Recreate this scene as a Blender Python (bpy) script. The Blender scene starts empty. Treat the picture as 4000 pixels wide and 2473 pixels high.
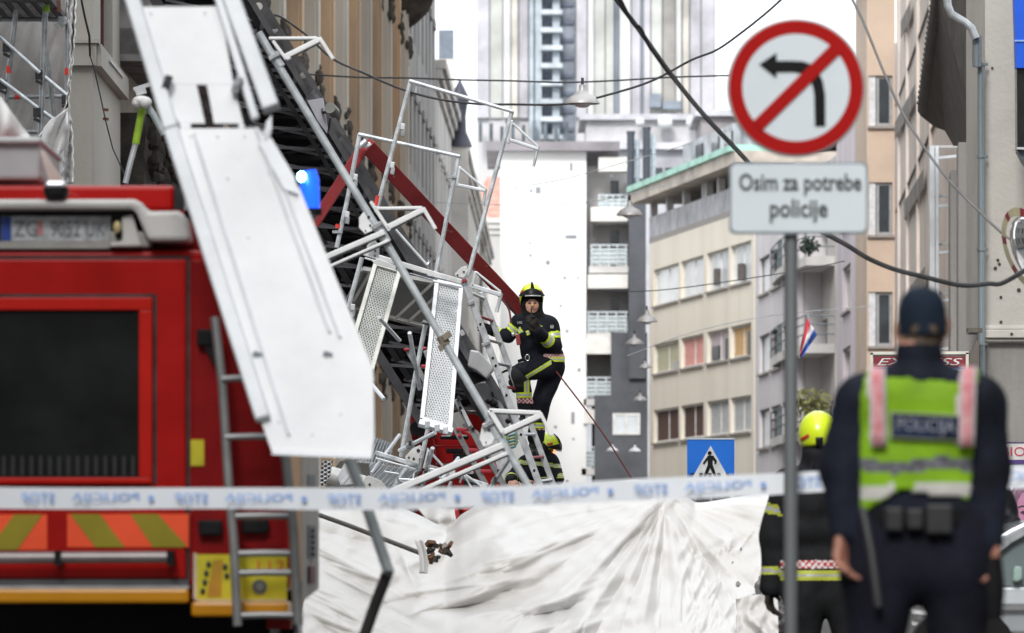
import bpy, bmesh, math, random
import numpy as np
from mathutils import Vector, Matrix
random.seed(7)
sc = bpy.context.scene
C = sc.collection
R = math.radians
# ---------------------------------------------------------------- camera, sky, sun, exposure
FPX, HOR, CAMZ = 22222.0, 2200.0, 0.9
cam_d = bpy.data.cameras.new('camera')
cam = bpy.data.objects.new('camera', cam_d); C.objects.link(cam)
cam.location = (0, 0, CAMZ); cam.rotation_euler = (R(90), 0, 0)
cam_d.sensor_width = 36; cam_d.lens = 200; cam_d.clip_start = 0.5; cam_d.clip_end = 3000
cam_d.shift_y = (HOR - 1236.5) / 4000.0
cam_d.dof.use_dof = True; cam_d.dof.focus_distance = 58.5; cam_d.dof.aperture_fstop = 5.0
sc.camera = cam
SUN_EL, SUN_AZ = R(58), R(-150)
w = bpy.data.worlds.new('World'); sc.world = w; w.use_nodes = True
nt = w.node_tree; bg = nt.nodes['Background']
sky = nt.nodes.new('ShaderNodeTexSky'); sky.sky_type = 'NISHITA'; sky.sun_disc = False
sky.sun_elevation = SUN_EL; sky.sun_rotation = SUN_AZ; sky.air_density = 1.5; sky.dust_density = 4
tc = nt.nodes.new('ShaderNodeTexCoord'); nz = nt.nodes.new('ShaderNodeTexNoise')
nz.inputs['Scale'].default_value = 2.2; nz.inputs['Detail'].default_value = 5
nt.links.new(tc.outputs['Generated'], nz.inputs['Vector'])
cr = nt.nodes.new('ShaderNodeValToRGB')
cr.color_ramp.elements[0].position = .3; cr.color_ramp.elements[0].color = (9.0, 9.7, 10.4, 1)
cr.color_ramp.elements[1].position = .7; cr.color_ramp.elements[1].color = (12.0, 12.3, 12.5, 1)
nt.links.new(nz.outputs['Fac'], cr.inputs['Fac'])
mx = nt.nodes.new('ShaderNodeMixRGB'); mx.inputs['Fac'].default_value = .9
nt.links.new(sky.outputs['Color'], mx.inputs[1]); nt.links.new(cr.outputs['Color'], mx.inputs[2])
nt.links.new(mx.outputs['Color'], bg.inputs['Color']); bg.inputs['Strength'].default_value = .1
sun_d = bpy.data.lights.new('sun', 'SUN'); sun_d.energy = 1.5; sun_d.angle = R(14); sun_d.color = (1, .97, .93)
sun = bpy.data.objects.new('sun', sun_d); C.objects.link(sun)
sun.rotation_euler = (R(54), 0, R(-12)); sun.location = (0, 0, 60)
vs = sc.view_settings; vs.view_transform = 'Standard'; vs.look = 'None'; vs.gamma = 1; vs.use_curve_mapping = False
vs.exposure = 0.82
# ---------------------------------------------------------------- materials
MATS = {}
def M(key, col=(.5, .5, .5), rough=.6, metal=0, var=.12, scale=6, bump=.0, bscale=40, col2=None, coat=0, emit=None, trans=0, streak=False, alpha=1, spec=.5):
    if key in MATS: return MATS[key]
    m = bpy.data.materials.new(key); m.use_nodes = True; t = m.node_tree
    b = t.nodes['Principled BSDF']; N = t.nodes.new; L = t.links.new
    b.inputs['Roughness'].default_value = rough; b.inputs['Metallic'].default_value = metal
    b.inputs['Coat Weight'].default_value = coat
    b.inputs['Specular IOR Level'].default_value = spec if not any(k in key for k in ('turnout','uniform','trouser','cap_navy','hood','engine_red','curtain','door_glass','interior','jacket','vest','panel_navy','visor','black_rubber','ladder_lattice','slate','sooty','ladder_belly','glove','prop_red','sign_black','sign_red')) else .16
    tcn = N('ShaderNodeTexCoord'); n = N('ShaderNodeTexNoise'); n.inputs['Scale'].default_value = scale
    n.inputs['Detail'].default_value = 6; n.inputs['Roughness'].default_value = .6
    src = tcn.outputs['Object']
    if streak:
        mp = N('ShaderNodeMapping'); mp.inputs['Scale'].default_value = (1, 1, .15); L(src, mp.inputs['Vector']); src = mp.outputs['Vector']
    L(src, n.inputs['Vector'])
    r = N('ShaderNodeValToRGB'); c2 = col2 or tuple(c * (1 - var * 2.2) for c in col)
    r.color_ramp.elements[0].position = .32; r.color_ramp.elements[0].color = (*c2, 1)
    r.color_ramp.elements[1].position = .62; r.color_ramp.elements[1].color = (*col, 1)
    L(n.outputs['Fac'], r.inputs['Fac']); L(r.outputs['Color'], b.inputs['Base Color'])
    if bump:
        n2 = N('ShaderNodeTexNoise'); n2.inputs['Scale'].default_value = bscale; n2.inputs['Detail'].default_value = 4
        L(tcn.outputs['Object'], n2.inputs['Vector'])
        bp = N('ShaderNodeBump'); bp.inputs['Strength'].default_value = bump; bp.inputs['Distance'].default_value = .02
        L(n2.outputs['Fac'], bp.inputs['Height']); L(bp.outputs['Normal'], b.inputs['Normal'])
    # roughness variation
    mr = N('ShaderNodeMapRange'); mr.inputs['To Min'].default_value = max(0, rough - .12); mr.inputs['To Max'].default_value = min(1, rough + .12)
    L(n.outputs['Fac'], mr.inputs['Value']); L(mr.outputs['Result'], b.inputs['Roughness'])
    if emit:
        b.inputs['Emission Color'].default_value = (*emit[0], 1); b.inputs['Emission Strength'].default_value = emit[1]
    if trans: b.inputs['Transmission Weight'].default_value = trans
    if alpha < 1: b.inputs['Alpha'].default_value = alpha
    MATS[key] = m
    return m
galv = M('galvanised', (.74, .78, .82), .38, .5, .18, 9, .15, 60)
galvd = M('galvanised_dull', (.42, .44, .46), .5, .7, .2, 9, .2, 60)
galvw = M('galvanised_bright', (.80, .83, .86), .35, .55, .1, 7)
alu = M('aluminium', (.72, .74, .77), .35, .7, .12, 12)
white = M('white_paint', (.80, .81, .82), .45, 0, .05, 4)
red = M('engine_red', (.42, .007, .005), .35, 0, .14, 2, coat=.25)
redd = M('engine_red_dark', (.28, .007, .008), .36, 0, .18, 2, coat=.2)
black = M('black_rubber', (.012, .012, .014), .55, 0, .2, 8)
dark = M('dark_metal', (.05, .05, .055), .45, .4, .3, 8)
# ---------------------------------------------------------------- helpers
def P(px, py, d): return Vector(((px - 2000) * d / FPX, d, CAMZ + (HOR - py) * d / FPX))
class MB:
    def __init__(s): s.v = []; s.f = []; s.m = []
    def add(s, vs_, fs, mi=0):
        o = len(s.v); s.v += [Vector(v) for v in vs_]; s.f += [tuple(i + o for i in f) for f in fs]; s.m += [mi] * len(fs); return s
    def box(s, a, b, mi=0):
        x0, y0, z0 = a; x1, y1, z1 = b
        return s.add([(x0,y0,z0),(x1,y0,z0),(x1,y1,z0),(x0,y1,z0),(x0,y0,z1),(x1,y0,z1),(x1,y1,z1),(x0,y1,z1)],
            [(0,3,2,1),(4,5,6,7),(0,1,5,4),(1,2,6,5),(2,3,7,6),(3,0,4,7)], mi)
    def obox(s, c, ax, ay, az, mi=0):
        vs_ = [c + sx*ax + sy*ay + sz*az for sz in (-1,1) for sx, sy in ((-1,-1),(1,-1),(1,1),(-1,1))]
        return s.add(vs_, [(0,3,2,1),(4,5,6,7),(0,1,5,4),(1,2,6,5),(2,3,7,6),(3,0,4,7)], mi)
    def beam(s, p, q, wd, ht, up=(0,-1,0), mi=0):      # ht is along 'up', wd across
        p, q = Vector(p), Vector(q); a = (q-p)/2; an = a.normalized(); u = Vector(up)
        sd = an.cross(u)
        if sd.length < 1e-4: sd = an.cross(Vector((1,0,0)))
        sd.normalize(); u = sd.cross(an).normalized()
        return s.obox((p+q)/2, a, sd*wd/2, u*ht/2, mi)
    def tube(s, pts, r, n=10, mi=0, cap=True):
        pts = [Vector(p) for p in pts]; rs = r if isinstance(r, (list, tuple)) else [r]*len(pts)
        rings = []; ref = None
        for i, p in enumerate(pts):
            t = (pts[min(i+1, len(pts)-1)] - pts[max(i-1, 0)]).normalized()
            if ref is None: ref = t.cross(Vector((0,1,0))) if abs(t.y) < .9 else t.cross(Vector((1,0,0)))
            ref = (ref - t*ref.dot(t)).normalized(); b = t.cross(ref)
            rings.append([p + (ref*math.cos(2*math.pi*k/n) + b*math.sin(2*math.pi*k/n))*rs[i] for k in range(n)])
        vs_ = [v for rg in rings for v in rg]; fs = []
        for i in range(len(pts)-1):
            for k in range(n):
                fs.append((i*n+k, i*n+(k+1)%n, (i+1)*n+(k+1)%n, (i+1)*n+k))
        if cap: fs += [tuple(range(n-1,-1,-1)), tuple((len(pts)-1)*n+k for k in range(n))]
        return s.add(vs_, fs, mi)
    def prism(s, pts, t, mi=0):                         # pts world points (front face), extruded by vector t
        t = Vector(t); n = len(pts); pts = [Vector(p) for p in pts]
        return s.add(pts + [p+t for p in pts], [tuple(range(n)), tuple(range(2*n-1, n-1, -1))] + [(i, i+n, (i+1)%n+n, (i+1)%n) for i in range(n)], mi)
    def ppoly(s, pp, d, t, mi=0): return s.prism([P(x, y, d) if not isinstance(d, (list, tuple)) else P(x, y, d[i]) for i, (x, y) in enumerate(pp)], (0, t, 0), mi)
    def prect(s, x0, y0, x1, y1, d, t, mi=0): 
        a = P(x0, y1, d); b = P(x1, y0, d); return s.box((a.x, d, a.z), (b.x, d+t, b.z), mi)
    def ell(s, c, rx, ry, rz, nu=16, nv=10, mi=0):
        c = Vector(c); vs_ = [c+Vector((0,0,rz))]; fs = []
        for j in range(1, nv):
            ph = math.pi*j/nv
            for i in range(nu):
                th = 2*math.pi*i/nu; vs_.append(c + Vector((rx*math.sin(ph)*math.cos(th), ry*math.sin(ph)*math.sin(th), rz*math.cos(ph))))
        vs_.append(c-Vector((0,0,rz)))
        for i in range(nu): fs.append((0, 1+i, 1+(i+1)%nu))
        for j in range(nv-2):
            for i in range(nu): fs.append((1+j*nu+i, 1+(j+1)*nu+i, 1+(j+1)*nu+(i+1)%nu, 1+j*nu+(i+1)%nu))
        e = len(vs_)-1
        for i in range(nu): fs.append((e, 1+(nv-2)*nu+(i+1)%nu, 1+(nv-2)*nu+i))
        return s.add(vs_, fs, mi)
    def disc(s, c, r, t, n=32, mi=0, ax='y', r2=None):  # thick disc facing -Y (or ring when r2)
        c = Vector(c); pts = []
        u, v, a = (Vector((1,0,0)), Vector((0,0,1)), Vector((0,1,0))) if ax == 'y' else (Vector((1,0,0)), Vector((0,1,0)), Vector((0,0,1)))
        o = [c + u*r*math.cos(2*math.pi*k/n) + v*r*math.sin(2*math.pi*k/n) for k in range(n)]
        if r2 is None: return s.prism(o, a*t, mi)
        i_ = [c + u*r2*math.cos(2*math.pi*k/n) + v*r2*math.sin(2*math.pi*k/n) for k in range(n)]
        vs_ = o + i_ + [p+a*t for p in o] + [p+a*t for p in i_]; fs = []
        for k in range(n):
            k2 = (k+1) % n
            fs += [(k, k2, n+k2, n+k), (2*n+k, 3*n+k, 3*n+k2, 2*n+k2), (k, 2*n+k, 2*n+k2, k2), (n+k, n+k2, 3*n+k2, 3*n+k)]
        return s.add(vs_, fs, mi)
def recalc(me):
    bm = bmesh.new(); bm.from_mesh(me); bmesh.ops.recalc_face_normals(bm, faces=bm.faces); bm.to_mesh(me); bm.free()
def link(name, me, mats, parent=None, loc=None, smooth=False, bevel=0):
    for m in (mats if isinstance(mats, (list, tuple)) else [mats]): me.materials.append(m)
    if smooth:
        me.shade_smooth()
        try: me.set_sharp_from_angle(angle=R(38))
        except Exception: pass
    o = bpy.data.objects.new(name, me); C.objects.link(o)
    if parent is not None: o.parent = parent
    if loc is not None: o.location = loc
    if bevel:
        b = o.modifiers.new('bevel', 'BEVEL'); b.width = bevel; b.segments = 2; b.limit_method = 'ANGLE'
    return o
def base_of(parent):
    v = Vector((0,0,0))
    while parent is not None: v = v + parent.location; parent = parent.parent
    return v
def build(mb, name, mats, parent=None, smooth=False, bevel=0, origin=None):
    """mesh from world coordinates; origin of a top-level mesh at its base"""
    me = bpy.data.meshes.new(name)
    if parent is None:
        if origin is None:
            xs = [v.x for v in mb.v]; ys = [v.y for v in mb.v]; zs = [v.z for v in mb.v]
            origin = Vector(((min(xs)+max(xs))/2, (min(ys)+max(ys))/2, min(zs)))
        off = Vector(origin); loc = off
    else: off = base_of(parent); loc = None
    me.from_pydata([v-off for v in mb.v], [], mb.f)
    me.polygons.foreach_set('material_index', mb.m)
    recalc(me); me.update()
    return link(name, me, mats, parent, loc, smooth, bevel)
def tag(o, label=None, cat=None, group=None, kind=None):
    if label: o['label'] = label
    if cat: o['category'] = cat
    if group: o['group'] = group
    if kind: o['kind'] = kind
    return o
def thing(name, label, cat, loc, group=None):
    o = bpy.data.objects.new(name, None); C.objects.link(o); o.location = Vector(loc); o.empty_display_size = .2
    return tag(o, label, cat, group)
def text(s_, mat, c, h, parent, width=None, shear=0, flip=False, rotx=0, name='lettering', bold=0, thick=.002, kind=None, rotz=0):
    cu = bpy.data.curves.new('txt', 'FONT'); cu.body = s_; cu.align_x = 'CENTER'; cu.align_y = 'CENTER'; cu.size = 1; cu.shear = shear
    cu.extrude = thick/h/2; cu.offset = bold; cu.resolution_u = 3
    o = bpy.data.objects.new('tmp', cu); C.objects.link(o)
    me = bpy.data.meshes.new_from_object(o.evaluated_get(bpy.context.evaluated_depsgraph_get()))
    bpy.data.objects.remove(o)
    co = np.zeros(len(me.vertices)*3); me.vertices.foreach_get('co', co); co = co.reshape(-1, 3)
    mn, mxx = co.min(0), co.max(0); co[:, :2] -= (mn[:2]+mxx[:2])/2
    sy = h/(mxx[1]-mn[1]); sx = sy if width is None else width/(mxx[0]-mn[0])
    x = co[:,0]*sx*(-1 if flip else 1); z = co[:,1]*sy; y = -co[:,2]*h
    ca, sa = math.cos(rotz), math.sin(rotz); x, z = x*ca - z*sa, x*sa + z*ca
    c = Vector(c) - base_of(parent)
    co = np.stack([x+c.x, y+c.y, z+c.z], 1); me.vertices.foreach_set('co', co.ravel()); me.name = 'lettering'
    recalc(me); me.update()
    o = link(name, me, mat, parent)
    return o
# ---------------------------------------------------------------- ground, far setting
def structure(mb, name, mats, **k): return tag(build(mb, name, mats, **k), kind='structure')
asph = M('asphalt', (.075, .075, .078), .85, 0, .2, 1.2, .4, 30)
g = MB(); g.add([(-1500,-60,0),(1500,-60,0),(1500,2600,0),(-1500,2600,0)], [(0,1,2,3)]); structure(g, 'ground', M('ground', (.10,.10,.098), .9, 0, .2, .6, .3, 8), origin=(0,0,0))
g = MB(); g.add([(-3.4,-20,.004),(3.9,-20,.004),(9.5,230,.004),(1.5,230,.004)], [(0,1,2,3)]); structure(g, 'road', asph, origin=(0,0,0))
pav = M('paving', (.30,.29,.28), .85, 0, .2, 3, .2, 20)
for xa, xb, xc, xd in ((-7.4,-3.4,1.5,-2.3), (3.9,8.6,13.5,9.5)):
    g = MB(); b0 = [(xa,-20,0),(xb,-20,0),(xc,230,0),(xd,230,0)]; g.prism([Vector(p)+Vector((0,0,.13)) for p in b0], (0,0,-.13)); structure(g, 'pavement', pav, origin=(0,0,0))
g = MB()
hp = [(-400,0),(-400,20),(-260,34),(-120,42),(-60,44),(0,40),(60,38),(160,26),(300,10),(300,0)]
g.prism([(x*2.2, 1900, z*2.9) for x, z in hp], (0, 120, 0)); structure(g, 'hills', M('hill_blue', (.22,.36,.52), .9, 0, .1, .02), origin=(0,1900,0))

class Wall:
    def __init__(s, pxa, da, pxb, db):
        s.A = Vector(((pxa-2000)*da/FPX, da, 0)); s.B = Vector(((pxb-2000)*db/FPX, db, 0))
        s.u = (s.B-s.A).normalized(); s.n = Vector((s.u.y, -s.u.x, 0))
        if s.n.dot(-(s.A+s.B)/2) < 0: s.n = -s.n
    def sd(s, px):
        k = (px-2000)/FPX                     # x = k*y
        t = (k*s.A.y - s.A.x)/(s.u.x - k*s.u.y); return t, s.A.y + t*s.u.y
    def z(s, px, py): return CAMZ + (HOR-py)*s.sd(px)[1]/FPX
    def pt(s, t, z, n=0): return s.A + s.u*t + s.n*n + Vector((0,0,z))
    def box(s, mb, t0, t1, z0, z1, n0, n1, mi=0):
        vs_ = [s.pt(t, z, n) for z in (z0, z1) for t, n in ((t0,n0),(t1,n0),(t1,n1),(t0,n1))]
        return mb.add(vs_, [(0,3,2,1),(4,5,6,7),(0,1,5,4),(1,2,6,5),(2,3,7,6),(3,0,4,7)], mi)
    def pbox(s, mb, px0, px1, py0, py1, n0, n1, mi=0):
        m = (px0+px1)/2; return s.box(mb, s.sd(px0)[0], s.sd(px1)[0], s.z(m, py1), s.z(m, py0), n0, n1, mi)
    def rect(s, px0, px1, py0, py1):
        m = (px0+px1)/2; return (s.sd(px0)[0], s.sd(px1)[0], s.z(m, py1), s.z(m, py0))
    def openings(s, mb, t0, t1, z0, z1, ops, dp=.3, mi=0):
        S = sorted({t0, t1, *[o[0] for o in ops], *[o[1] for o in ops]}); Z = sorted({z0, z1, *[o[2] for o in ops], *[o[3] for o in ops]})
        def solid(i, j):
            if i < 0 or j < 0 or i >= len(S)-1 or j >= len(Z)-1: return False
            a, b = (S[i]+S[i+1])/2, (Z[j]+Z[j+1])/2
            return not any(o[0] < a < o[1] and o[2] < b < o[3] for o in ops)
        for i in range(len(S)-1):
            for j in range(len(Z)-1):
                if not solid(i, j): continue
                a, b, c, d = S[i], S[i+1], Z[j], Z[j+1]
                mb.add([s.pt(a,c), s.pt(b,c), s.pt(b,d), s.pt(a,d)], [(0,1,2,3)], mi)
                for (di, dj, e0, e1) in ((-1,0,(a,c),(a,d)),(1,0,(b,c),(b,d)),(0,-1,(a,c),(b,c)),(0,1,(a,d),(b,d))):
                    if not solid(i+di, j+dj):
                        mb.add([s.pt(*e0), s.pt(*e1), s.pt(*e1, -dp), s.pt(*e0, -dp)], [(0,1,2,3)], mi)
        return mb
glass = M('window_glass', (.06,.07,.08), .12, 0, .2, 1)
glassl = M('sky_reflection_glass', (.72,.76,.80), .2, 0, .15, .4)  # pale base colour stands in for sky reflected in the panes
frame_w = M('window_frame_white', (.72,.71,.69), .5)
frame_d = M('window_frame_dark', (.10,.09,.085), .5)
def window(W, r, parent, fm, gm, fw=.09, mull=1, rail=0, inset=.14, name='window'):
    t0, t1, z0, z1 = r; t0, t1 = min(t0,t1), max(t0,t1); e = .004
    f = MB(); W.box(f, t0+e, t1-e, z0+e, z0+fw, -inset-.06, -inset); W.box(f, t0+e, t1-e, z1-fw, z1-e, -inset-.06, -inset)
    W.box(f, t0+e, t0+fw, z0+fw, z1-fw, -inset-.06, -inset); W.box(f, t1-fw, t1-e, z0+fw, z1-fw, -inset-.06, -inset)
    for k in range(mull):
        c = t0 + (t1-t0)*(k+1)/(mull+1); W.box(f, c-fw*.4, c+fw*.4, z0+fw, z1-fw, -inset-.05, -inset+.005)
    if rail: c = z0+(z1-z0)*rail; W.box(f, t0+fw, t1-fw, c-fw*.3, c+fw*.3, -inset-.045, -inset+.002)
    o = build(f, name, fm, parent)
    p = MB(); W.box(p, t0+fw*.6, t1-fw*.6, z0+fw*.6, z1-fw*.6, -inset-.05, -inset-.03); build(p, 'pane', gm, o)
    return o
def shell(W, t0, t1, z1, depth, n0=-.32):
    b = MB(); W.box(b, t0+.02, t1-.02, 0, z1-.02, n0, -depth); return b
def bldg(name, label, W, t=0, cat='building', group=None): return thing(name, label, cat, W.pt(t, 0), group)

# ---- distant tower wrapped in printed sheeting
W = Wall(1862, 450, 2796, 450)
T = bldg('tower', 'tall pale lilac tower behind the street with a scaffold shaft up its middle', W, 9, 'tower')
L = W.sd(2796)[0]
tw = M('tower_wrap', (.62,.61,.64), .8, 0, .25, .12, col2=(.55,.53,.52))
b = MB(); W.box(b, 0, L, 0, 60, 0, -16); build(b, 'wall', tw, T)
cols = {'pale': M('pilaster_pale', (.66,.66,.66), .8, 0, .1, .3), 'green': M('pilaster_grey_green', (.55,.56,.53), .8, 0, .15, .3), 'lil': M('pilaster_lilac', (.58,.565,.61), .8, 0, .2, .3),
        'dk': M('strip_slate', (.30,.34,.40), .7, 0, .2, .3), 'br': M('strip_taupe', (.40,.38,.36), .8, 0, .2, .3), 'ivory': M('strip_ivory', (.70,.66,.60), .8, 0, .2, .3)}
for a, c, k, n in ((1862,1910,'lil',.5),(1915,1962,'green',.3),(1968,1994,'pale',.7),(1998,2022,'ivory',.9),(2026,2062,'lil',.4),(2252,2292,'lil',.7),(2296,2318,'pale',.9),(2320,2362,'green',.5),(2366,2396,'green',.6),
                   (2398,2418,'dk',.3),(2420,2462,'pale',.8),(2466,2500,'lil',.4),(2504,2512,'dk',.2),(2516,2540,'lil',.5),(2544,2584,'green',.6),(2590,2636,'br',.3),(2642,2660,'pale',.8),(2666,2690,'ivory',.6),(2696,2735,'lil',.5),(2740,2790,'lil',.35)):
    b = MB(); W.pbox(b, a, c, -400, 462 if k != 'br' else 420, .01, n); build(b, 'pilaster', cols[k], T)
b = MB(); W.pbox(b, 2588, 2660, 400, 432, .9, 1.4); W.pbox(b, 2536, 2580, 372, 425, .9, 1.6); build(b, 'ledge', cols['dk'], T)
sh = MB(); W.pbox(sh, 2066, 2248, -400, 560, .01, .25); build(sh, 'shaft_back', M('shaft_dark', (.26,.29,.34), .7, 0, .3, .6), T)
for a, c in ((2068,2084),(2090,2116),(2158,2186)):
    b = MB(); W.pbox(b, a, c, -400, 560, .7, .9); build(b, 'scaffold_post', M('scaffold_far', (.46,.52,.57), .6, 0, .2, .6), T)
for k in range(16):
    y = 54 + (k-4)*69.5
    if y > 560: continue
    b = MB(); W.pbox(b, 2112, 2196, y-9, y+9, .75, 1.6); build(b, 'scaffold_platform', M('scaffold_board_far', (.60,.65,.70), .6, 0, .2, .6), T)
    b = MB(); W.pbox(b, 2120, 2240, y+28, y+42, .3, .45); build(b, 'shaft_slat', M('shaft_slat', (.13,.15,.20), .6, 0, .2, .6), T)
for k in range(9):
    b = MB(); x = 1870+k*42; W.pbox(b, x, x+14, 478+((k*37)%5)*6, 560, 1.5, 2.2); build(b, 'base_fin', M('tower_base', (.16,.19,.23), .7, 0, .3, .6), T)

# ---- white party wall building with the balconied side and dark corner strip
W = Wall(1950, 262, 2530, 262)
T = bldg('apartment_building', 'white apartment block with blank bullet pocked side wall and stacked balconies', W, 2)
wp = M('white_render', (.88,.875,.87), .85, 0, .06, .35, .1, 6, col2=(.82,.81,.81))
b = MB(); W.pbox(b, 1955, 2290, 590, 2260, 0, -11); build(b, 'wall', wp, T)
b = MB(); W.pbox(b, 1900, 2420, 556, 592, .6, -12); build(b, 'roof', M('roof_grey', (.30,.28,.30), .8, 0, .2, .4), T)
dkp = M('slate_render', (.115,.12,.135), .75, 0, .2, .4)
b = MB(); W.pbox(b, 2455, 2522, 700, 1480, .6, -9); build(b, 'corner_strip', dkp, T)
b = MB(); W.pbox(b, 2386, 2528, 1300, 1545, .35, -9); W.pbox(b, 2322, 2529, 1545, 2260, .5, -9); build(b, 'lower_wall', dkp, T)
b = MB(); W.pbox(b, 2290, 2456, 640, 1560, -1.9, -10); build(b, 'balcony_back', M('balcony_back', (.60,.58,.57), .85, 0, .15, .4), T)
pk = M('pock_dark', (.30,.31,.34), .9)
for x, y, r_ in ((2074,745,9),(2140,1025,12),(2070,950,6),(2072,997,7),(2206,1085,8),(2258,1085,6),(2190,1195,6),(2215,1293,8),(2262,1445,9),(2170,1668,8),(2240,1715,6),(2215,1880,8),(2140,1570,5),(2230,640,6),(2262,702,6),(2388,686,6),(2210,1500,6),(2160,1750,6)):
    b = MB(); c = P(x, y, 262); b.disc((c.x, 261.97, c.z), r_*.75*262/FPX, .1, 9); build(b, 'wall_hole', pk, T)
for x0, x1, y0, y1 in ((2208,2252,918,932),(2226,2236,640,668),(2232,2244,1610,1655),(2092,2112,730,756)):
    b = MB(); W.pbox(b, x0, x1, y0, y1, .02, -.05); build(b, 'wall_vent', pk, T)
railm = M('rail_pale', (.62,.68,.72), .4, .2)
for k, (x0, y, dk) in enumerate(((2330,845,0),(2300,1040,0),(2288,1302,0),(2280,1558,0),(2272,1830,0))):
    yb = y
    sl = MB(); W.pbox(sl, x0, 2454, yb, yb+26, 0, -1.85); s_ = build(sl, 'balcony', M('balcony_slab', (.66,.64,.63), .8, 0, .1, .5), T)
    rl = MB(); W.pbox(rl, x0+6, 2452, yb-86, yb-80, -.06, -.12)
    for j in range(4): W.pbox(rl, x0+6, 2452, yb-66+j*16, yb-61+j*16, -.07, -.1)
    for j in range(5): x = x0+8+(2444-x0)*j/4.3; W.pbox(rl, x, x+6, yb-86, yb, -.05, -.12)
    build(rl, 'railing', railm, s_)
    gl = MB(); W.pbox(gl, x0+10, 2450, yb-70, yb-6, -.13, -.15); build(gl, 'railing_glass', M('frosted', (.60,.66,.66), .3), s_)
    aw = MB(); W.pbox(aw, x0+8, 2452, yb-230, yb-175, .2, -1.2); build(aw, 'awning', M('awning_cream', (.80,.78,.74), .8, 0, .08, 3), T)
    dr = MB(); W.pbox(dr, 2388, 2420, yb-150, yb-8, -1.86, -1.88); build(dr, 'balcony_door', glass, T)
for x0, x1 in ((2392,2500),):
    window(W, W.rect(x0, x1, 1615, 1700), T, frame_w, glassl, .12, 1, inset=-.55)
# rooftop pipes
for k, (x0, x1, y0) in enumerate(((2446,2482,525),(2508,2544,508))):
    c0 = P((x0+x1)/2, 760, 255); c1 = P((x0+x1)/2, y0, 255); r_ = 14*255/FPX
    t = thing('flue_pipe', ['shorter dark metal flue standing left of its twin above the balconies','taller dark metal flue standing right of its twin above the balconies'][k], 'chimney pipe', c0, 'dark flues')
    b = MB(); b.tube([c0, c1], r_*1.1, 14); build(b, 'pipe', M('flue_dark', (.07,.08,.10), .4, .3), t, True)
    b = MB(); b.tube([c0+Vector((r_*1.9,.1,0)), c1+Vector((r_*1.9,.1,-.2))], r_*.6, 12); build(b, 'side_pipe', M('flue_pale', (.50,.58,.64), .35, .6), t, True)
    b = MB(); b.tube([c1, c1+Vector((0,0,.14))], r_*1.25, 14); build(b, 'cap', M('flue_dark'), t, True)
# roof clutter behind: long low roofs
for (nm, lab, x0, x1, y0, y1, d, col) in (
    ('rooftop_building', 'flat roofed pale attic storey with a dark window band behind the flues', 2250, 2840, 585, 800, 300, (.55,.56,.60)),
    ('rooftop_building', 'low brownish rooftop cabin peeping out left of the round sign', 2740, 2870, 455, 560, 330, (.36,.33,.34)),
    ('rooftop_building', 'pale jumble of roofs at the foot of the tower', 2290, 2760, 470, 620, 345, (.66,.65,.67))):
    c = P((x0+x1)/2, y1, d); t = thing(nm, lab, 'rooftop building', (c.x, d, 0))
    b = MB(); a0 = P(x0, y0, d); a1 = P(x1, y0, d); b.box((a0.x, d, 0), (a1.x, d+10, a0.z)); build(b, 'wall', M('roofblk%d' % d, col, .8, 0, .2, .3), t)
    b = MB(); b.box((a0.x-.4, d-.5, a0.z), (a1.x+.4, d+10.4, a0.z+.35)); build(b, 'roof', M('roof_pale', (.60,.60,.64), .7, 0, .2, .4), t)
    if d == 300:
        for k in range(7):
            x = 2560+k*38; b = MB(); b.prect(x, 655, x+28, 712, d-.05, .1); build(b, 'window', glass, t)
    if d == 345:
        for k, (xx, r_) in enumerate(((2598,30),(2705,26),(2500,18))):
            b = MB(); c = P(xx, 480, 344); b.ell(c, r_*344/FPX, .5, r_*344/FPX, 12, 8); build(b, 'roof_dome', M('dome_white', (.78,.80,.82), .5), t, True)

# ---- beige strip-window building (recedes to the left)
def strip_building(name, label, pa, da, pb, db, wall_m, rows, cols_, top, sill_m, gpick, fm, mull=1, extra=None, fw=.09):
    W = Wall(pa, da, pb, db); T = bldg(name, label, W, 1)
    tA, tB = W.sd(pa)[0], W.sd(pb)[0]
    zt = W.z(pb, top); ops = []; wins = []
    for (ya, yb) in rows:      # y at pb side: top & bottom
        z1, z0 = W.z(pb, ya), W.z(pb, yb)
        for i, (xa, xb) in enumerate(cols_): r = (W.sd(xa)[0], W.sd(xb)[0], z0, z1); ops.append(r); wins.append(r)
    b = MB(); W.openings(b, tA, tB, 0, zt, ops, .3); build(b, 'wall', wall_m, T)
    build(shell(W, tA, tB, zt, 9), 'body', wall_m, T)
    for i, r in enumerate(wins):
        gm = gpick(i); o = window(W, r, T, fm, gm, fw, mull)
        s_ = MB(); W.box(s_, r[0]-.05, r[1]+.05, r[2]-.09, r[2]-.004, -.1, .1); build(s_, 'sill', sill_m, o)
    return W, T, tA, tB, zt
beige = M('beige_render', (.76,.70,.60), .85, 0, .12, .35, .1, 5, streak=True, col2=(.66,.60,.51))
sillm = M('sill_stone', (.34,.31,.29), .8)
cur = [M('blind_olive', (.50,.48,.34), .8), M('curtain_salmon', (.74,.36,.32), .8), M('blind_mauve', (.52,.44,.46), .8), M('curtain_amber', (.62,.40,.20), .8), M('curtain_brown', (.12,.07,.06), .8), M('curtain_grey', (.50,.51,.52), .8)]
def gp(i):
    row, c = divmod(i, 4)
    return [[glassl]*4, [cur[0],cur[1],cur[2],cur[3]], [cur[4],cur[4],cur[5],cur[5]], [glass]*4][row][c]
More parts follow.
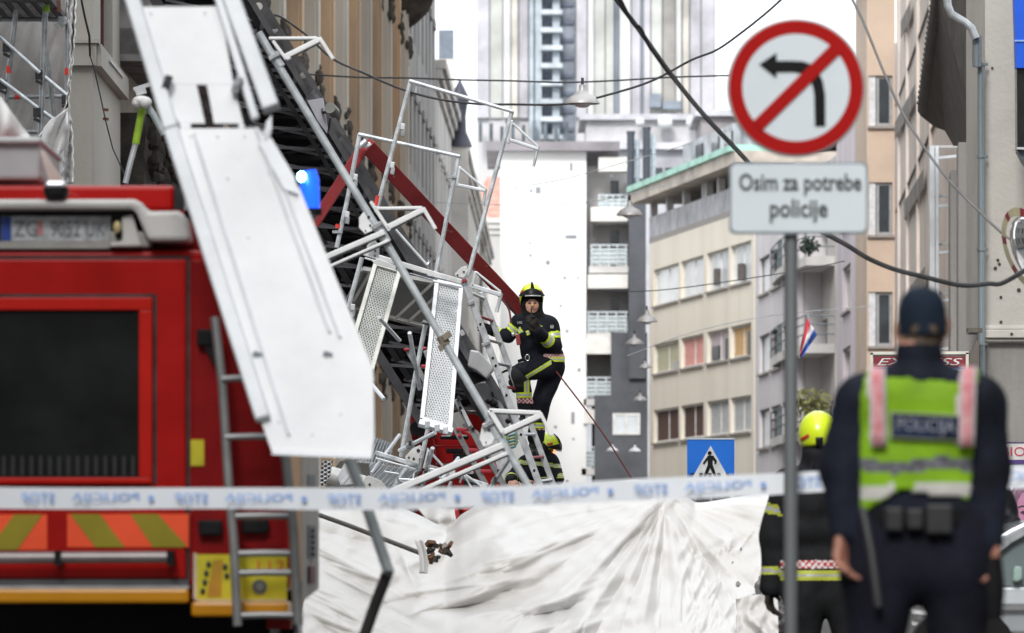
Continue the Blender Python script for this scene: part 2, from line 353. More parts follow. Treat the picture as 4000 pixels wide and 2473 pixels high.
W, T, tA, tB, zt = strip_building('apartment_building', 'beige apartment block with strip windows, pale blinds, salmon and amber curtains', 2536, 250, 2945, 225, beige,
    [(934,1092),(1256,1384),(1540,1682),(1900,2060)], [(2553,2651),(2659,2748),(2761,2846),(2853,2934)], 815, sillm, gp, frame_w)
# loggia storey and roof
LG = MB()
zL0, zL1 = zt, W.z(2945, 640)
W.box(LG, tA, tB, zL0, zL0+.25, -2.4, 0); build(LG, 'loggia_floor', sillm, T)
b = MB(); W.box(b, tA, tB, zL0+.25, zL1, -2.2, -8); build(b, 'loggia_back', M('loggia_back', (.34,.31,.29), .9, 0, .2, .5), T)
b = MB(); W.box(b, tA, tB, zL0+.25, zL0+1.15, -.12, 0); build(b, 'parapet', M('parapet_grey', (.50,.50,.53), .8, 0, .2, 1), T)
for x in (2538,2600,2665,2740,2752,2800,2860,2940):
    b = MB(); W.pbox(b, x, x+9, 900, 901, 0, .02); t = W.sd(x)[0]; b = MB(); W.box(b, t, t+.35, zL0+.25, zL1, -.3, -.01); build(b, 'pillar', M('pillar_pale', (.62,.60,.60), .8), T)
b = MB(); W.box(b, tA-.3, tB+.3, zL1, zL1+.5, -9, .8); build(b, 'eaves', M('eaves_beige', (.50,.44,.38), .8, 0, .2, .8), T)
b = MB(); W.box(b, tA-.4, tB+.1, zL1+.5, zL1+.75, -1, .95); build(b, 'gutter', M('copper_green', (.34,.60,.50), .6, 0, .2, .8), T)
b = MB(); W.box(b, tA, tB, zL1+1.0, zL1+2.6, -9, -1.5); build(b, 'attic', M('attic_grey', (.48,.48,.52), .7, 0, .3, .5), T)
for k, x in enumerate((2590,2650,2700)):
    b = MB(); t = W.sd(x)[0]; W.box(b, t, t+1.6, zL1+1.3, zL1+2.3, -1.5, -1.42); build(b, 'attic_window', glass, T)
for x0, x1, y0 in ((2796,2804,1060),(2890,2899,1040)):      # open casements
    r = W.rect(x0, x1, y0-10, y0+55); b = MB(); W.box(b, r[0], r[1], r[2], r[3], -.12, .1); build(b, 'open_casement', frame_d, T)
for x0, x1, y0, y1 in ((2770,2800,1352,1405),(2822,2840,1320,1405),(2910,2930,1292,1385),(2620,2640,1412,1450)):
    r = W.rect(x0, x1, y0, y1); b = MB(); W.box(b, r[0], r[1], r[2], r[3], -.13, -.10); build(b, 'curtain_gap', glass, T)

# ---- pale pinkish block next to it
pinkw = M('pale_lilac_render', (.62,.59,.60), .85, 0, .12, .4, .1, 5, col2=(.54,.51,.53))
strip_building('apartment_building', 'narrow pale lilac block with triple window bands right beside the sign pole', 2950, 222, 3108, 205, pinkw,
    [(925,1080),(1250,1410),(1560,1720),(1880,2040)], [(2966,3006),(3012,3050),(3058,3096)], 640, sillm, lambda i: [glassl, glass, cur[5]][i % 3], frame_d, 0, fw=.07)
# ---- balcony block behind the pole
W, T, tA, tB, zt = strip_building('apartment_building', 'beige grey block with rounded concrete balconies behind the flag', 3112, 215, 3262, 200, M('grey_beige_render', (.46,.43,.41), .85, 0, .15, .4, .1, 5),
    [(880,1020),(1230,1370),(1560,1720),(760,850)], [(3140,3180),(3196,3232)], 610, sillm, lambda i: glass, frame_d, 0)
for y in (1045, 1375, 1700):
    c = W.sd(3180)[0]; z = W.z(3180, y)
    b = MB(); pts = [W.pt(tA+.2, z, 0), W.pt(tA+.35, z, 1.0)] + [W.pt(c + 1.15*(.0+k*.2), z, 1.25) for k in (-3,-1,1,3)] + [W.pt(tB-.35, z, 1.0), W.pt(tB-.2, z, 0)]
    b.prism(pts, (0,0,-.32)); s_ = build(b, 'balcony', M('balcony_slab_grey', (.62,.60,.58), .8, 0, .15, .6), T)
    rl = MB()
    for zz in (.35,.7,1.0):
        rl.tube([p+Vector((0,0,zz)) for p in pts], .03, 5)
    for p in pts[1:-1]: rl.tube([p, p+Vector((0,0,1.0))], .03, 5)
    build(rl, 'railing', M('rail_dark', (.14,.17,.18), .5), s_)
# plants on balcony: leaf clusters
def shrub(name, label, c, r, col, n, group=None, cat='plant', sz=.12, col2=None):
    t = thing(name, label, cat, (c.x, c.y, c.z-r), group); rng = random.Random(int(c.x*31+c.z*17)); mb = MB()
    for k in range(n):
        d = Vector((rng.gauss(0,1), rng.gauss(0,1), rng.gauss(0,1))).normalized()*r*(rng.random()**.45)
        d.z *= .85; p = c+d; a = Vector((rng.gauss(0,1), rng.gauss(0,1), rng.gauss(0,1))).normalized(); b_ = a.orthogonal().normalized()
        s2 = sz*(.6+rng.random()); mb.add([p-a*s2, p+b_*s2*.45, p+a*s2, p-b_*s2*.45], [(0,1,2,3)], 0 if rng.random() < .6 else 1)
    fo = build(mb, 'foliage', [M('leaf_'+name, col, .7), M('leaf2_'+name, col2 or tuple(v*.5 for v in col), .7)], t)
    st = MB()
    for k in range(5): st.tube([(c.x, c.y, c.z-r), c+Vector((rng.uniform(-.5,.5)*r, rng.uniform(-.3,.3)*r, r*.4))], [.04,.015], 5)
    build(st, 'stem', M('bark', (.10,.07,.05), .9), t)
    return t
c = P(3170, 1590, 196); shrub('balcony_shrub', 'olive green shrub growing on the lowest balcony left of the policeman', c, .8, (.22,.22,.07), 420, sz=.10)
c = P(3160, 960, 196); shrub('potted_plant', 'dark green plant behind the railing of the upper balcony', c, .36, (.03,.06,.045), 160, sz=.09)
# ---- lilac rendered block with slim windows
W, T, tA, tB, zt = strip_building('apartment_building', 'pale lilac block with slim dark windows between the balconies and the tan bay', 3268, 198, 3392, 180, M('lilac_render', (.56,.50,.53), .85, 0, .12, .4, .1, 5, streak=True),
    [(960,1150),(1300,1480),(620,800),(210,300)], [(3292,3322),(3352,3372)], 165, sillm, lambda i: glass, frame_w, 0)
# ---- tan bay building
W = Wall(3386, 172, 3500, 172); T = bldg('apartment_building', 'tall tan bay with single dark windows stacked above one another', W, .4)
tan = M('tan_render', (.60,.47,.37), .85, 0, .08, .5, .1, 5)
ops = [W.rect(3392, 3486, y0, y1) for y0, y1 in ((295,492),(712,918),(1140,1352),(1560,1760))]
tB = W.sd(3496)[0]
b = MB(); W.openings(b, 0, tB, 0, W.z(3400, -120), ops, .25); build(b, 'wall', tan, T)
build(shell(W, 0, tB, W.z(3400,-120), 6, -.27), 'body', tan, T)
for r in ops:
    w0 = r[0]+(r[1]-r[0])*.33
    window(W, (w0, r[1], r[2], r[3]), T, M('frame_grey', (.36,.37,.38), .5), glass, .09, 0, inset=.1)
    b = MB(); W.box(b, r[0], w0-.02, r[2], r[3], -.12, -.06); build(b, 'shutter', M('shutter_pale', (.70,.71,.74), .6), T)
    b = MB(); W.box(b, r[0]-.03, r[1]+.05, r[2]-.08, r[2]-.003, -.2, .12); build(b, 'sill', sillm, T)
b = MB(); W.box(b, -.3, tB, W.z(3400,-120), W.z(3400,-160), -6, .5); build(b, 'cornice', sillm, T)
# ---- textured side wall of the same row
W = Wall(3502, 170, 3790, 115); T = bldg('building_wall', 'weathered pinkish grey flank wall with flaking streaks behind the white steel frame', W, 1, 'wall')
fl = M('flaking_render', (.74,.66,.60), .9, 0, .3, .55, .5, 5, streak=False, col2=(.54,.47,.43))
tB = W.sd(3790)[0]
b = MB(); W.box(b, 0, tB, 0, 22, 0, -5); build(b, 'wall', fl, T)
for x, dx in ((3515,5),(3548,4),(3590,5),(3640,5)):
    t = W.sd(x)[0]; b = MB(); W.box(b, t, t+.5, 0, 20, 0, .08); build(b, 'rib', fl, T)
for y in (245, 700): 
    b = MB(); z = W.z(3560, y); W.box(b, 0, tB, z, z+.05, 0, .05); build(b, 'joint', sillm, T)
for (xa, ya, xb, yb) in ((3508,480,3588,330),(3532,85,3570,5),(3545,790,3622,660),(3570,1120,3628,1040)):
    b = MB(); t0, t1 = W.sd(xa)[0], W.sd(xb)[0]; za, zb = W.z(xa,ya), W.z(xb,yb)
    b.prism([W.pt(t0,za,.09), W.pt(t0,za-.5,.09), W.pt(t1,zb-.5,.09), W.pt(t1,zb,.09)], W.n*.01); build(b, 'diagonal_streak', M('streak_brown', (.30,.27,.25), .9, 0, .3, 1), T)  # darker diagonal strips laid on the flank wall
# ---- far left-hand row seen past the tower's foot
for (nm, lab, pa, da, pb, db, top, col) in (
    ('town_house', 'grey stone house with weathered cornice beyond the ornate facade', 1560, 149, 1700, 178, -700, (.34,.335,.33)),
    ('town_house', 'white plastered house with stucco cornices beyond the grey one', 1700, 178, 1800, 215, 570, (.60,.58,.55)),
    ('town_house', 'cream house with moulded gable further down the left side', 1800, 215, 1905, 290, 990, (.64,.61,.57)),
    ('town_house', 'small pale house with tiled roof at the end of the street', 1872, 300, 2010, 300, 850, (.66,.64,.62))):
    W = Wall(pa, da, pb, db); T = bldg(nm, lab, W, 2, 'house'); tB = W.sd(pb)[0]; zt = W.z(pb, top)
    wm = M('stone%d' % pa, col, .85, 0, .22, .5, .2, 5, streak=True)
    nfl = 5; ops = []
    for fz in range(int(zt/3.6)+1):
        for k in range(max(1, int(tB/3.2))):
            a = 1.0+k*3.2
            if a+1.2 < tB and fz*3.6+3.2 < zt: ops.append((a, a+1.2, fz*3.6+1.1, fz*3.6+3.0))
    b = MB(); W.openings(b, 0, tB, 0, zt, ops, .3); build(b, 'wall', wm, T)
    build(shell(W, 0, tB, zt, 8), 'body', wm, T)
    for r in ops[:60]:
        window(W, r, T, frame_w, glass, .1, 1)
        if W.n.x > .5:
            b = MB(); W.box(b, r[0]-.15, r[1]+.15, r[3]+.05, r[3]+.3, 0, .07); build(b, 'hood', wm, T)
    for k in range(3):
        b = MB(); W.box(b, -.1, tB+.2, zt-.9+k*.3, zt-.62+k*.3, -.3, .1+k*.12); build(b, 'cornice', wm, T)
    if pa == 1872:
        b = MB(); p = [W.pt(-.5, zt), W.pt(tB+.5, zt), W.pt(tB*.8, zt+2.4, -4), W.pt(tB*.2, zt+2.4, -4)]; b.prism(p, (0,.3,0)); build(b, 'roof', M('roof_tile', (.55,.30,.24), .8, 0, .2, 3), T)
# cupolas on the left skyline
slate = M('slate_lead', (.09,.09,.115), .5, .2, .2, 1)
def cup(name, label, prof, px, py, d, m, base):
    c = P(px, py, d); t = thing(name, label, 'roof turret', (c.x, c.y, c.z)); n = 16; mb = MB(); pr = [(r_*d/FPX, -y*d/FPX) for r_, y in prof]
    vs_ = [(c.x+r_*math.cos(2*math.pi*k/n), c.y+r_*math.sin(2*math.pi*k/n), c.z+z) for r_, z in pr for k in range(n)]
    fs = [(i*n+k, i*n+(k+1)%n, (i+1)*n+(k+1)%n, (i+1)*n+k) for i in range(len(pr)-1) for k in range(n)] + [tuple(range(n))]+[tuple((len(pr)-1)*n+k for k in range(n))]
    mb.add(vs_, fs); build(mb, 'dome', m, t, True)
    b = MB(); r_ = base*d/FPX; b.box((c.x-r_, c.y-r_, 0), (c.x+r_, c.y+r_, c.z)); build(b, 'drum', M('drum_pale', (.64,.61,.57), .8, 0, .15, .5), t)
cup('roof_cupola', 'dark onion shaped slate turret on the left skyline', [(50,0),(44,-20),(26,-60),(24,-120),(30,-165),(38,-185),(34,-200),(14,-240),(3,-262)], 1796, 575, 200, slate, 34)
c = P(1743, 232, 200); T = thing('roof_chimney', 'square dark lead clad chimney head on the left skyline', 'chimney', c)
b = MB(); r_ = 29*200/FPX; b.box((c.x-r_,200-r_,c.z),(c.x+r_,200+r_,c.z+112*200/FPX)); build(b, 'cladding', M('lead_blue', (.17,.20,.25), .5), T)
b = MB(); r_ = 31*200/FPX; b.box((c.x-r_*1.05,200-r_,0),(c.x+r_*1.05,200+r_,c.z-.01)); build(b, 'stack', M('drum_pale'), T)

# ---- unseen street rows, added beside and behind the camera to shade the foreground
for (nm, lab, A, B_, hgt_, col) in (
    ('apartment_building', 'grey plastered street row on the left, outside the photo beside the fire engine', (-8.5, 57), (-8.5, -60), 23, (.42,.40,.37)),
    ('apartment_building', 'beige plastered street row on the right, outside the photo beside the silver car', (9.2, -60), (9.2, 66), 19, (.45,.42,.37)),
    ('apartment_building', 'dark brick house closing the street behind the camera', (-8.4, -58), (9.1, -58), 20, (.26,.20,.17))):
    W = Wall(2000, 1, 2001, 1); W.A = Vector((*A, 0)); W.B = Vector((*B_, 0)); W.u = (W.B-W.A).normalized(); W.n = Vector((W.u.y, -W.u.x, 0))
    if W.n.dot(Vector((0,10,0))-(W.A+W.B)/2) < 0: W.n = -W.n
    tL = (W.B-W.A).length; T = thing(nm, lab, 'building', W.pt(tL/2, 0)); ops = [(2+k*3.6, 3.3+k*3.6, 1.2+f_*3.7, 3.2+f_*3.7) for k in range(int((tL-4)/3.6)) for f_ in range(int((hgt_-2)/3.7))]
    wm = M('shading_row%d' % hgt_, col, .9, 0, .15, .5, .2, 8); b = MB(); W.openings(b, 0, tL, 0, hgt_, ops, .3); build(b, 'wall', wm, T); build(shell(W, 0, tL, hgt_, 7), 'body', wm, T)
    proto = None
    for r in ops:
        b = MB(); W.box(b, r[0]+.01, r[1]-.01, r[2]+.01, r[3]-.01, -.25, -.2); build(b, 'window', glass, T)
    b = MB(); W.box(b, 0, tL, hgt_, hgt_+.5, -7, .5); build(b, 'cornice', wm, T)
# ================================================================ LEFT SIDE: ornate facade, beige corner, scaffold
# tan ornate facade, plane parallel to the street
W = Wall(690, 76, 1558, 147.5)
T = bldg('ornate_building', 'ochre nineteenth century facade with pilasters, dark stone ornament and tall windows behind the turntable ladder', W, 4)
och = M('ochre_stucco', (.46,.32,.205), .85, 0, .18, 1.6, .3, 4, col2=(.24,.18,.13), streak=True)
stone = M('weathered_stone', (.45,.40,.34), .85, 0, .3, .8, .3, 6, col2=(.22,.20,.175), streak=True)
sooty = M('sooty_stone', (.085,.075,.065), .9, 0, .4, 3, .5, 12, col2=(.03,.027,.025))
pale_st = M('pale_pilaster', (.50,.46,.40), .8, 0, .15, .8, .15, 6, streak=True)
tB = W.sd(1558)[0]; ztop = 24
wins = []
for fz in (1.2, 5.6, 10.0, 14.4, 18.8):
    for k in range(14):
        a = 3.2 + k*5.1
        if a+1.7 < tB: wins.append((a, a+1.7, fz+.6, fz+3.4))
b = MB(); W.openings(b, 0, tB, 0, ztop, wins, .35); build(b, 'wall', och, T)
build(shell(W, 0, tB, ztop, 9, -.37), 'body', M('interior_dark'), T)
rng = random.Random(3)
for r in wins:
    o = window(W, r, T, M('frame_old', (.30,.27,.24), .6), glass, .1, 1, .65, .2)
    for s_ in (0, 1):
        b = MB(); t = r[0]-.35 if s_ == 0 else r[1]+.05; W.box(b, t, t+.3, r[2]-.1, r[3]+.1, 0, .16); build(b, 'window_surround', stone, T)
    b = MB(); W.box(b, r[0]-.45, r[1]+.45, r[3]+.12, r[3]+.4, 0, .13); W.box(b, r[0]-.3, r[1]+.3, r[3]+.4, r[3]+.62, 0, .09); build(b, 'hood', sooty if rng.random() < .45 else stone, T)
    b = MB(); W.box(b, r[0]-.4, r[1]+.4, r[2]-.22, r[2]-.04, 0, .12); build(b, 'sill', stone, T)
    for s_ in (0, 1):
        c = W.pt((r[0]-.2) if s_ == 0 else (r[1]+.2), r[3]-.2, .1); b = MB(); b.ell(c, .12, .08, .28, 8, 6); build(b, 'bracket', sooty, T, True)
for k in range(15):
    t = 1.3 + k*5.1
    if t+.7 > tB: break
    b = MB(); W.box(b, t, t+.9, 0, ztop-2, 0, .34); W.box(b, t+.12, t+.78, 0, ztop-2, .34, .40); build(b, 'pilaster', pale_st if k % 2 else och, T)
    b = MB()
    for fz in (5.2, 9.6, 14.0, 18.4):
        for q in range(16):
            s_ = .03+.09*rng.random(); c = W.pt(t+.45+rng.uniform(-.42,.42), fz+rng.uniform(-.75,.45)*rng.random(), .36+.06*rng.random()); b.ell(c, s_, s_*.8, s_*(.8+rng.random()), 6, 4)
    tag(build(b, 'capital', sooty, T, True), kind='stuff')
for z in (5.0, 9.4, 13.8, 18.2, 22.6):
    for q, (dz, pr) in enumerate(((0,.05),(.16,.09),(.32,.13))):
        b = MB(); W.box(b, 0, tB, z+dz, z+dz+.13, 0, pr); build(b, 'moulding', stone, T)
b = MB(); W.box(b, 0, tB, ztop, ztop+.8, -3, .9); build(b, 'cornice', sooty, T)
# bay with dark oriel at the far end
b = MB(); c = W.pt(tB-4, 0, 0); 
n = 14; pr = [(0.2,14.4),(.5,14.6),(.8,14.9),(1.0,15.4),(1.05,16),(1.05,20)]
cc = W.pt(tB-3.2, 0, .1); vs_ = [(cc.x+r_*math.cos(2*math.pi*k/n), cc.y+r_*math.sin(2*math.pi*k/n), z) for r_, z in pr for k in range(n)]
b.add(vs_, [(i*n+k, i*n+(k+1)%n, (i+1)*n+(k+1)%n, (i+1)*n+k) for i in range(len(pr)-1) for k in range(n)]+[tuple(range(n))]+[tuple((len(pr)-1)*n+k for k in range(n))])
build(b, 'oriel', sooty, T, True)

# sooty column porch between beige corner and the board
W = Wall(455, 66.5, 700, 77); T = bldg('stone_portal', 'soot blackened carved stone portal with pilasters between the beige corner wall and the white board', W, .8, 'portal')
tB = W.sd(700)[0]
b = MB(); W.box(b, 0, tB, 0, 12, 0, -3); build(b, 'wall', stone, T)
for k, (x0, x1) in enumerate(((462,508),(520,560),(575,610),(628,668))):
    t0, t1 = W.sd(x0)[0], W.sd(x1)[0]; zc = W.z(x0, 640)
    b = MB(); W.box(b, t0, t1, 0, zc-1.6, .02, .35); build(b, 'column', M('grimy_column', (.36,.33,.30), .85, 0, .35, 1.4, .3, 9, streak=True), T)
    b = MB(); rr = random.Random(k)
    for q in range(150):
        c = W.pt(t0+rr.random()*(t1-t0), zc-1.6+rr.random()*2.2, .34+rr.random()*.12); s_ = .02+rr.random()*.06; b.ell(c, s_*(.6+rr.random()), s_, s_*(.6+1.4*rr.random()), 5, 4)
    W.box(b, t0, t1, zc-1.6, zc+.6, .02, .3); tag(build(b, 'carved_capital', sooty, T, True), kind='stuff')
for z, h, pr in ((W.z(560,330), .3, 1.1), (W.z(560,285), .9, .9), (W.z(560,355), .25,.6)):
    b = MB(); W.box(b, -.1, tB, z, z+h, 0, pr); build(b, 'entablature', M('entablature_stone', (.30,.285,.28), .85, 0, .3, 2, .3, 8), T)
for x in (480, 520, 565):
    b = MB(); p = W.pt(W.sd(x)[0], W.z(x, 120), .3); b.ell(p, .18, .2, .35, 8, 6); p2 = W.pt(W.sd(x)[0], W.z(x, 30), .25); b.ell(p2, .22, .2, .3, 8, 6); tag(build(b, 'carving', sooty, T, True), kind='stuff')

# beige corner wall
cw = M('corner_plaster', (.45,.43,.385), .88, 0, .14, .8, .3, 14, col2=(.38,.36,.325), streak=True)
T = thing('corner_building', 'grey beige plastered corner building with a moulded band behind the left scaffold', 'building', P(330, HOR, 62.5)-Vector((0,0,CAMZ)))
W1 = Wall(150, 62, 360, 62); W2 = Wall(360, 62, 470, 66.5)
tB = W1.sd(360)[0]; b = MB(); W1.box(b, -4, tB, 0, 9, 0, -.4); build(b, 'wall', cw, T)
tB2 = W2.sd(470)[0]; r = W2.rect(392, 440, -250, 262)
b = MB(); W2.openings(b, 0.003, tB2, 0, 9, [r], .35); W2.box(b, 0, tB2, 0, 9, -.36, -2); build(b, 'side_wall', cw, T)
window(W2, r, T, M('frame_maroon', (.10,.02,.02), .5), glassl, .12, 0, inset=.1)
b = MB(); zz = W1.z(360, 258); W1.box(b, -4, tB+.05, zz, zz+.17*1.4, 0, .1); W1.box(b, -4, tB+.08, zz+.24, zz+.28, 0, .14); build(b, 'band', cw, T)
b = MB(); zz = W2.z(360, 258); W2.box(b, 0, tB2, zz, zz+.24, .002, .1); build(b, 'side_band', cw, T)
b = MB(); W2.box(b, r[0]-.1, r[1]+.1, r[2]-.03, r[2], 0, .12); build(b, 'sill', M('zinc', (.55,.57,.60), .4, .6), T)
b = MB(); b.tube([P(318,0,61.6), P(330,60,61.6), P(349,140,61.6), P(352,220,61.6)], .012, 6); tag(build(b, 'cable', black), 'black cable hanging down the beige corner wall', 'cable')
b = MB(); b.tube([P(352,220,61.6), P(368,270,61.6), P(395,390,61.6), P(412,470,61.6), P(440,580,61.6), P(490,690,61.5)], .008, 5); tag(build(b, 'thin_wire', dark), 'thin wire drooping across the beige corner wall below the cable', 'wire')
for y in (428, 464):
    b = MB(); b.beam(P(402,y,61.7), P(424,y+2,61.7), .03, .03); tag(build(b, 'wall_hook', M('rust', (.16,.06,.03), .8)), ['upper','lower'][y == 464]+' small rusty hook sticking out of the beige corner wall', 'hook')

# ---- standing scaffold with white sheeting at the far left
D = 57.0
T = thing('scaffold', 'standing grey tube scaffold with red bands at the left edge', 'scaffold', P(150, HOR, D)-Vector((0,0,CAMZ)))
redt = M('red_band', (.80,.05,.03), .5)
for (pts, r_, dd) in (([(75,-60),(22,400)], .026, 0), ([(180,-60),(172,180),(158,540)], .030, 0), ([(178,180),(205,400),(240,660)], .024, .4), ([(264,-40),(262,560)], .026, .5), ([(60,400),(10,800)], .0, 0)):
    if r_ == 0: continue
    b = MB(); b.tube([P(x, y, D+dd) for x, y in pts], r_, 12); build(b, 'post', galvd, T, True)
for (x0, y0, x1, y1, dd) in ((0,143,155,285,-.1),(155,285,260,372,0),(0,310,145,420,-.1),(145,420,250,495,0)):
    b = MB(); b.tube([P(x0,y0,D+dd), P(x1,y1,D+dd)], .021, 10); build(b, 'diagonal_brace', galv, T, True)
for (x0, y0, x1, y1) in ((20,380,262,376),(95,515,160,515),(0,76,262,76)):
    b = MB(); b.tube([P(x0,y0,D+.5), P(x1,y1,D+.5)], .022, 10); build(b, 'ledger', galvd, T, True)
for (x, y) in ((25,186),(152,292),(12,330),(144,440),(255,390)):
    b = MB(); c = P(x, y, D-.06); b.obox(c, Vector((.035,0,0)), Vector((0,.03,0)), Vector((0,0,.045))); b.beam(c+Vector((-.03,0,-.06)), c+Vector((.03,0,-.09)), .03, .04); build(b, 'coupler', dark, T)
for (x, y, dd) in ((35,272,0),(263,280,.5),(68,379,.5),(240,575,.4)):
    b = MB(); c = P(x, y, D+dd); b.tube([c-Vector((.0,0,.035)), c+Vector((0,0,.035))], .0285, 12) if x != 68 else b.tube([c-Vector((.025,0,0)), c+Vector((.025,0,0))], .0245, 12); build(b, 'red_band', redt, T, True)
b = MB(); b.prism([P(-60,0,D-.3), P(200,0,D-.3), P(258,78,D+.9), P(-60,78,D+.9)], (0,0,.05)); build(b, 'deck', M('deck_grey', (.10,.10,.10), .6, .3), T)
for k in range(5):
    b = MB(); x = -20+k*52; b.beam(P(x-30,10,D-.2), P(x+24,74,D+.8), .05, .05); build(b, 'deck_rib', galvd, T)
b = MB(); b.ppoly([(228,64),(262,64),(262,90),(240,110),(226,90)], D+.4, .03); build(b, 'corner_bracket', galvd, T)
b = MB(); b.ppoly([(190,0),(236,0),(238,48),(210,40)], D+.2, .05); build(b, 'plank', M('wood_maroon', (.16,.06,.05), .7), T)
b = MB(); c = P(181,0,D-.01); b.tube([c+Vector((0,0,-.12)), c+Vector((0,0,.15))], .034, 12); build(b, 'tape_wrap', M('lime', (.30,.55,.03), .5), T, True)

def cloth(name, label, cat, outline_fn, nx, ny, mat, thick=.012, parent=None, group=None):
    """outline_fn(u,v) -> world point; a real sheet with thickness"""
    vs_ = [outline_fn(i/nx, j/ny) for j in range(ny+1) for i in range(nx+1)]
    fs = [(j*(nx+1)+i, j*(nx+1)+i+1, (j+1)*(nx+1)+i+1, (j+1)*(nx+1)+i) for j in range(ny) for i in range(nx)]
    mb = MB(); mb.add(vs_, fs); o = build(mb, name, mat, parent, True); o.data.shade_smooth()
    sm = o.modifiers.new('thickness', 'SOLIDIFY'); sm.thickness = thick
    if label: tag(o, label, cat, group)
    return o
import mathutils.noise as mno
def lerp(a, b, t): return a+(b-a)*t
sheet = M('white_sheeting', (.80,.79,.785), .5, 0, .06, 2, .2, 25)
greysheet = M('grey_sheeting', (.44,.42,.41), .55, 0, .12, 1.2, .2, 20)
def f(u, v):
    x = lerp(-80, 272, u); y = lerp(-80, 640, v); d = 58.6 + .12*mno.noise(Vector((u*4, v*2.5, 1))) + .05*mno.noise(Vector((u*14+v*9, v*3, 4))); return P(x, y, d)
cloth('scaffold_sheeting', 'grey translucent sheeting stretched behind the left scaffold', 'sheeting', f, 40, 50, greysheet)
def f(u, v):
    y = lerp(-80, 720, v); xl = np.interp(y, [-80,240,330,400,480,620,720],[262,274,268,262,232,228,224]); xr = np.interp(y, [-80,100,240,300,400,500,640,720],[296,292,284,276,272,280,284,285])
    ph = y*.02; x = lerp(xl, xr, u) + 2*math.sin(y*.11); d = 56.2 + .1*math.sin(u*9+y*.012) + .06*mno.noise(Vector((u*3, y*.05, 2))); return P(x, y, d)
cloth('torn_sheeting', 'ragged white edge of sheeting hanging down the right post of the left scaffold', 'sheeting', f, 12, 90, sheet)
def f(u, v):
    x = lerp(150, 265, u); yt = np.interp(x, [150,200,265],[530,470,420]); yb = np.interp(x,[150,200,265],[600,640,560]); y = lerp(yt, yb, v)
    d = 56.0 + .09*math.sin(v*6+u*8) + .06*mno.noise(Vector((u*3, v*3, 5))); return P(x, y, d)
cloth('sheeting_flap', 'white flap of sheeting folded across the foot of the left scaffold', 'sheeting', f, 24, 20, sheet)
def f(u, v):
    x = lerp(-60, 130, u); yt = np.interp(x, [-60,0,40,90,130],[370,375,430,500,545]); y = lerp(yt, 590, v)
    d = 30.0 - .1*math.sin(v*3) + .07*math.sin(u*9+v*2) ; return P(x, y, d)
cloth('crumpled_sheeting', 'crumpled white sheeting slumped on the fire engine roof at the left edge', 'sheeting', f, 24, 20, sheet)

# ================================================================ FIRE ENGINE
D = 27.0
G0 = lambda px, d: Vector((P(px, 0, d).x, d, 0))
T = thing('fire_engine', 'red fire engine seen from behind with roller door, chevron panels and rear ladder', 'fire engine', G0(122, 30))
def slab(nm, m, x0, y0, x1, y1, out, thick, parent=T, bev=.0, d=D):
    b = MB(); a = P(x0, y1, d); c = P(x1, y0, d); b.box((a.x, d-out, a.z), (c.x, d-out+thick, c.z)); return build(b, nm, m, parent, bevel=bev)
def spoly(nm, m, pts, out, thick, parent=T, bev=0, d=D):
    b = MB(); b.prism([P(x, y, d)+Vector((0,-out,0)) for x, y in pts], (0, thick, 0)); return build(b, nm, m, parent, bevel=bev)
xl = -890
# body: a tapered hull, seen a little from the right
b = MB(); p = lambda x, y, d: P(x, y, d)
b.prism([p(xl,2290,D), p(1132,2290,D), p(1132,978,D), p(xl,978,D)], (0,.3,0)); body = build(b, 'body', red, T, bevel=.02)
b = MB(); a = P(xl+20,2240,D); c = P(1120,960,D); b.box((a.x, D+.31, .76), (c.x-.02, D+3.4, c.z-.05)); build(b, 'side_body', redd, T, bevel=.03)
slab('seam', dark, xl+100, 1000, 744, 1012, .003, .01); slab('seam', dark, 729, 1012, 743, 2262, .003, .01)
slab('seam', dark, -330, 1150, 612, 1162, .035, .04); slab('seam', dark, 600, 1162, 613, 1890, .035, .04)
# door leaf in four proud strips round the window
d1 = slab('rear_door', red, xl+120, 1014, 727, 2260, .03, .05, bev=.008)
fr = MB()
for x0, y0, x1, y1 in ((-310,1164,598,1214),(-310,1866,598,1890),(546,1214,598,1866),(-310,1214,-258,1866)):
    a = P(x0, y1, D); c = P(x1, y0, D); fr.box((a.x, D-.07, a.z), (c.x, D-.031, c.z))
build(fr, 'window_surround', M('engine_red_bright', (.52,.012,.006), .4, 0, .1, 2, coat=.1), T, bevel=.006)
slab('rear_window', M('door_glass', (.014,.015,.016), .3, 0, .3, 2), -257, 1215, 545, 1865, .045, .014)
for k in range(22):
    x = -240+k*36; slab('window_slat', M('grille', (.018,.019,.019), .6), x, 1782, x+13, 1860, .052, .006)
slab('floor_rail', M('floor_rail_grey', (.10,.10,.105), .5, .3), xl+120, 2264, 740, 2298, .06, .1)
# roof
slab('roof_edge', red, xl+60, 705, 663, 806, -.35, .6, bev=.02); slab('roof_edge_end', dark, 664, 712, 706, 830, -.33, .5); slab('roof_bracket', galvd, 706, 740, 770, 850, -.3, .3)
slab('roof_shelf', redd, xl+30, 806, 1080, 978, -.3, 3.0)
grp = M('moulded_grey_white', (.60,.59,.57), .45, 0, .1, 3)
spoly('light_bar', grp, [(xl+60,784),(530,784),(560,796),(585,832),(700,830),(728,845),(745,945),(585,945),(535,830),(515,822),(xl+60,822)], .12, .42, bev=.02)
slab('recess', M('recess_dark', (.035,.035,.035), .6), xl+80, 823, 520, 965, -.05, .3)
slab('lower_fairing', M('fairing_grey', (.34,.33,.31), .5), 425, 905, 590, 968, .03, .2, bev=.015)
spoly('fairing_cheek', grp, [(478,850),(520,840),(556,964),(430,966),(432,950),(478,945)], .05, .1, bev=.01)
slab('marker_lamp', black, 452, 860, 482, 936, .06, .08, bev=.02)
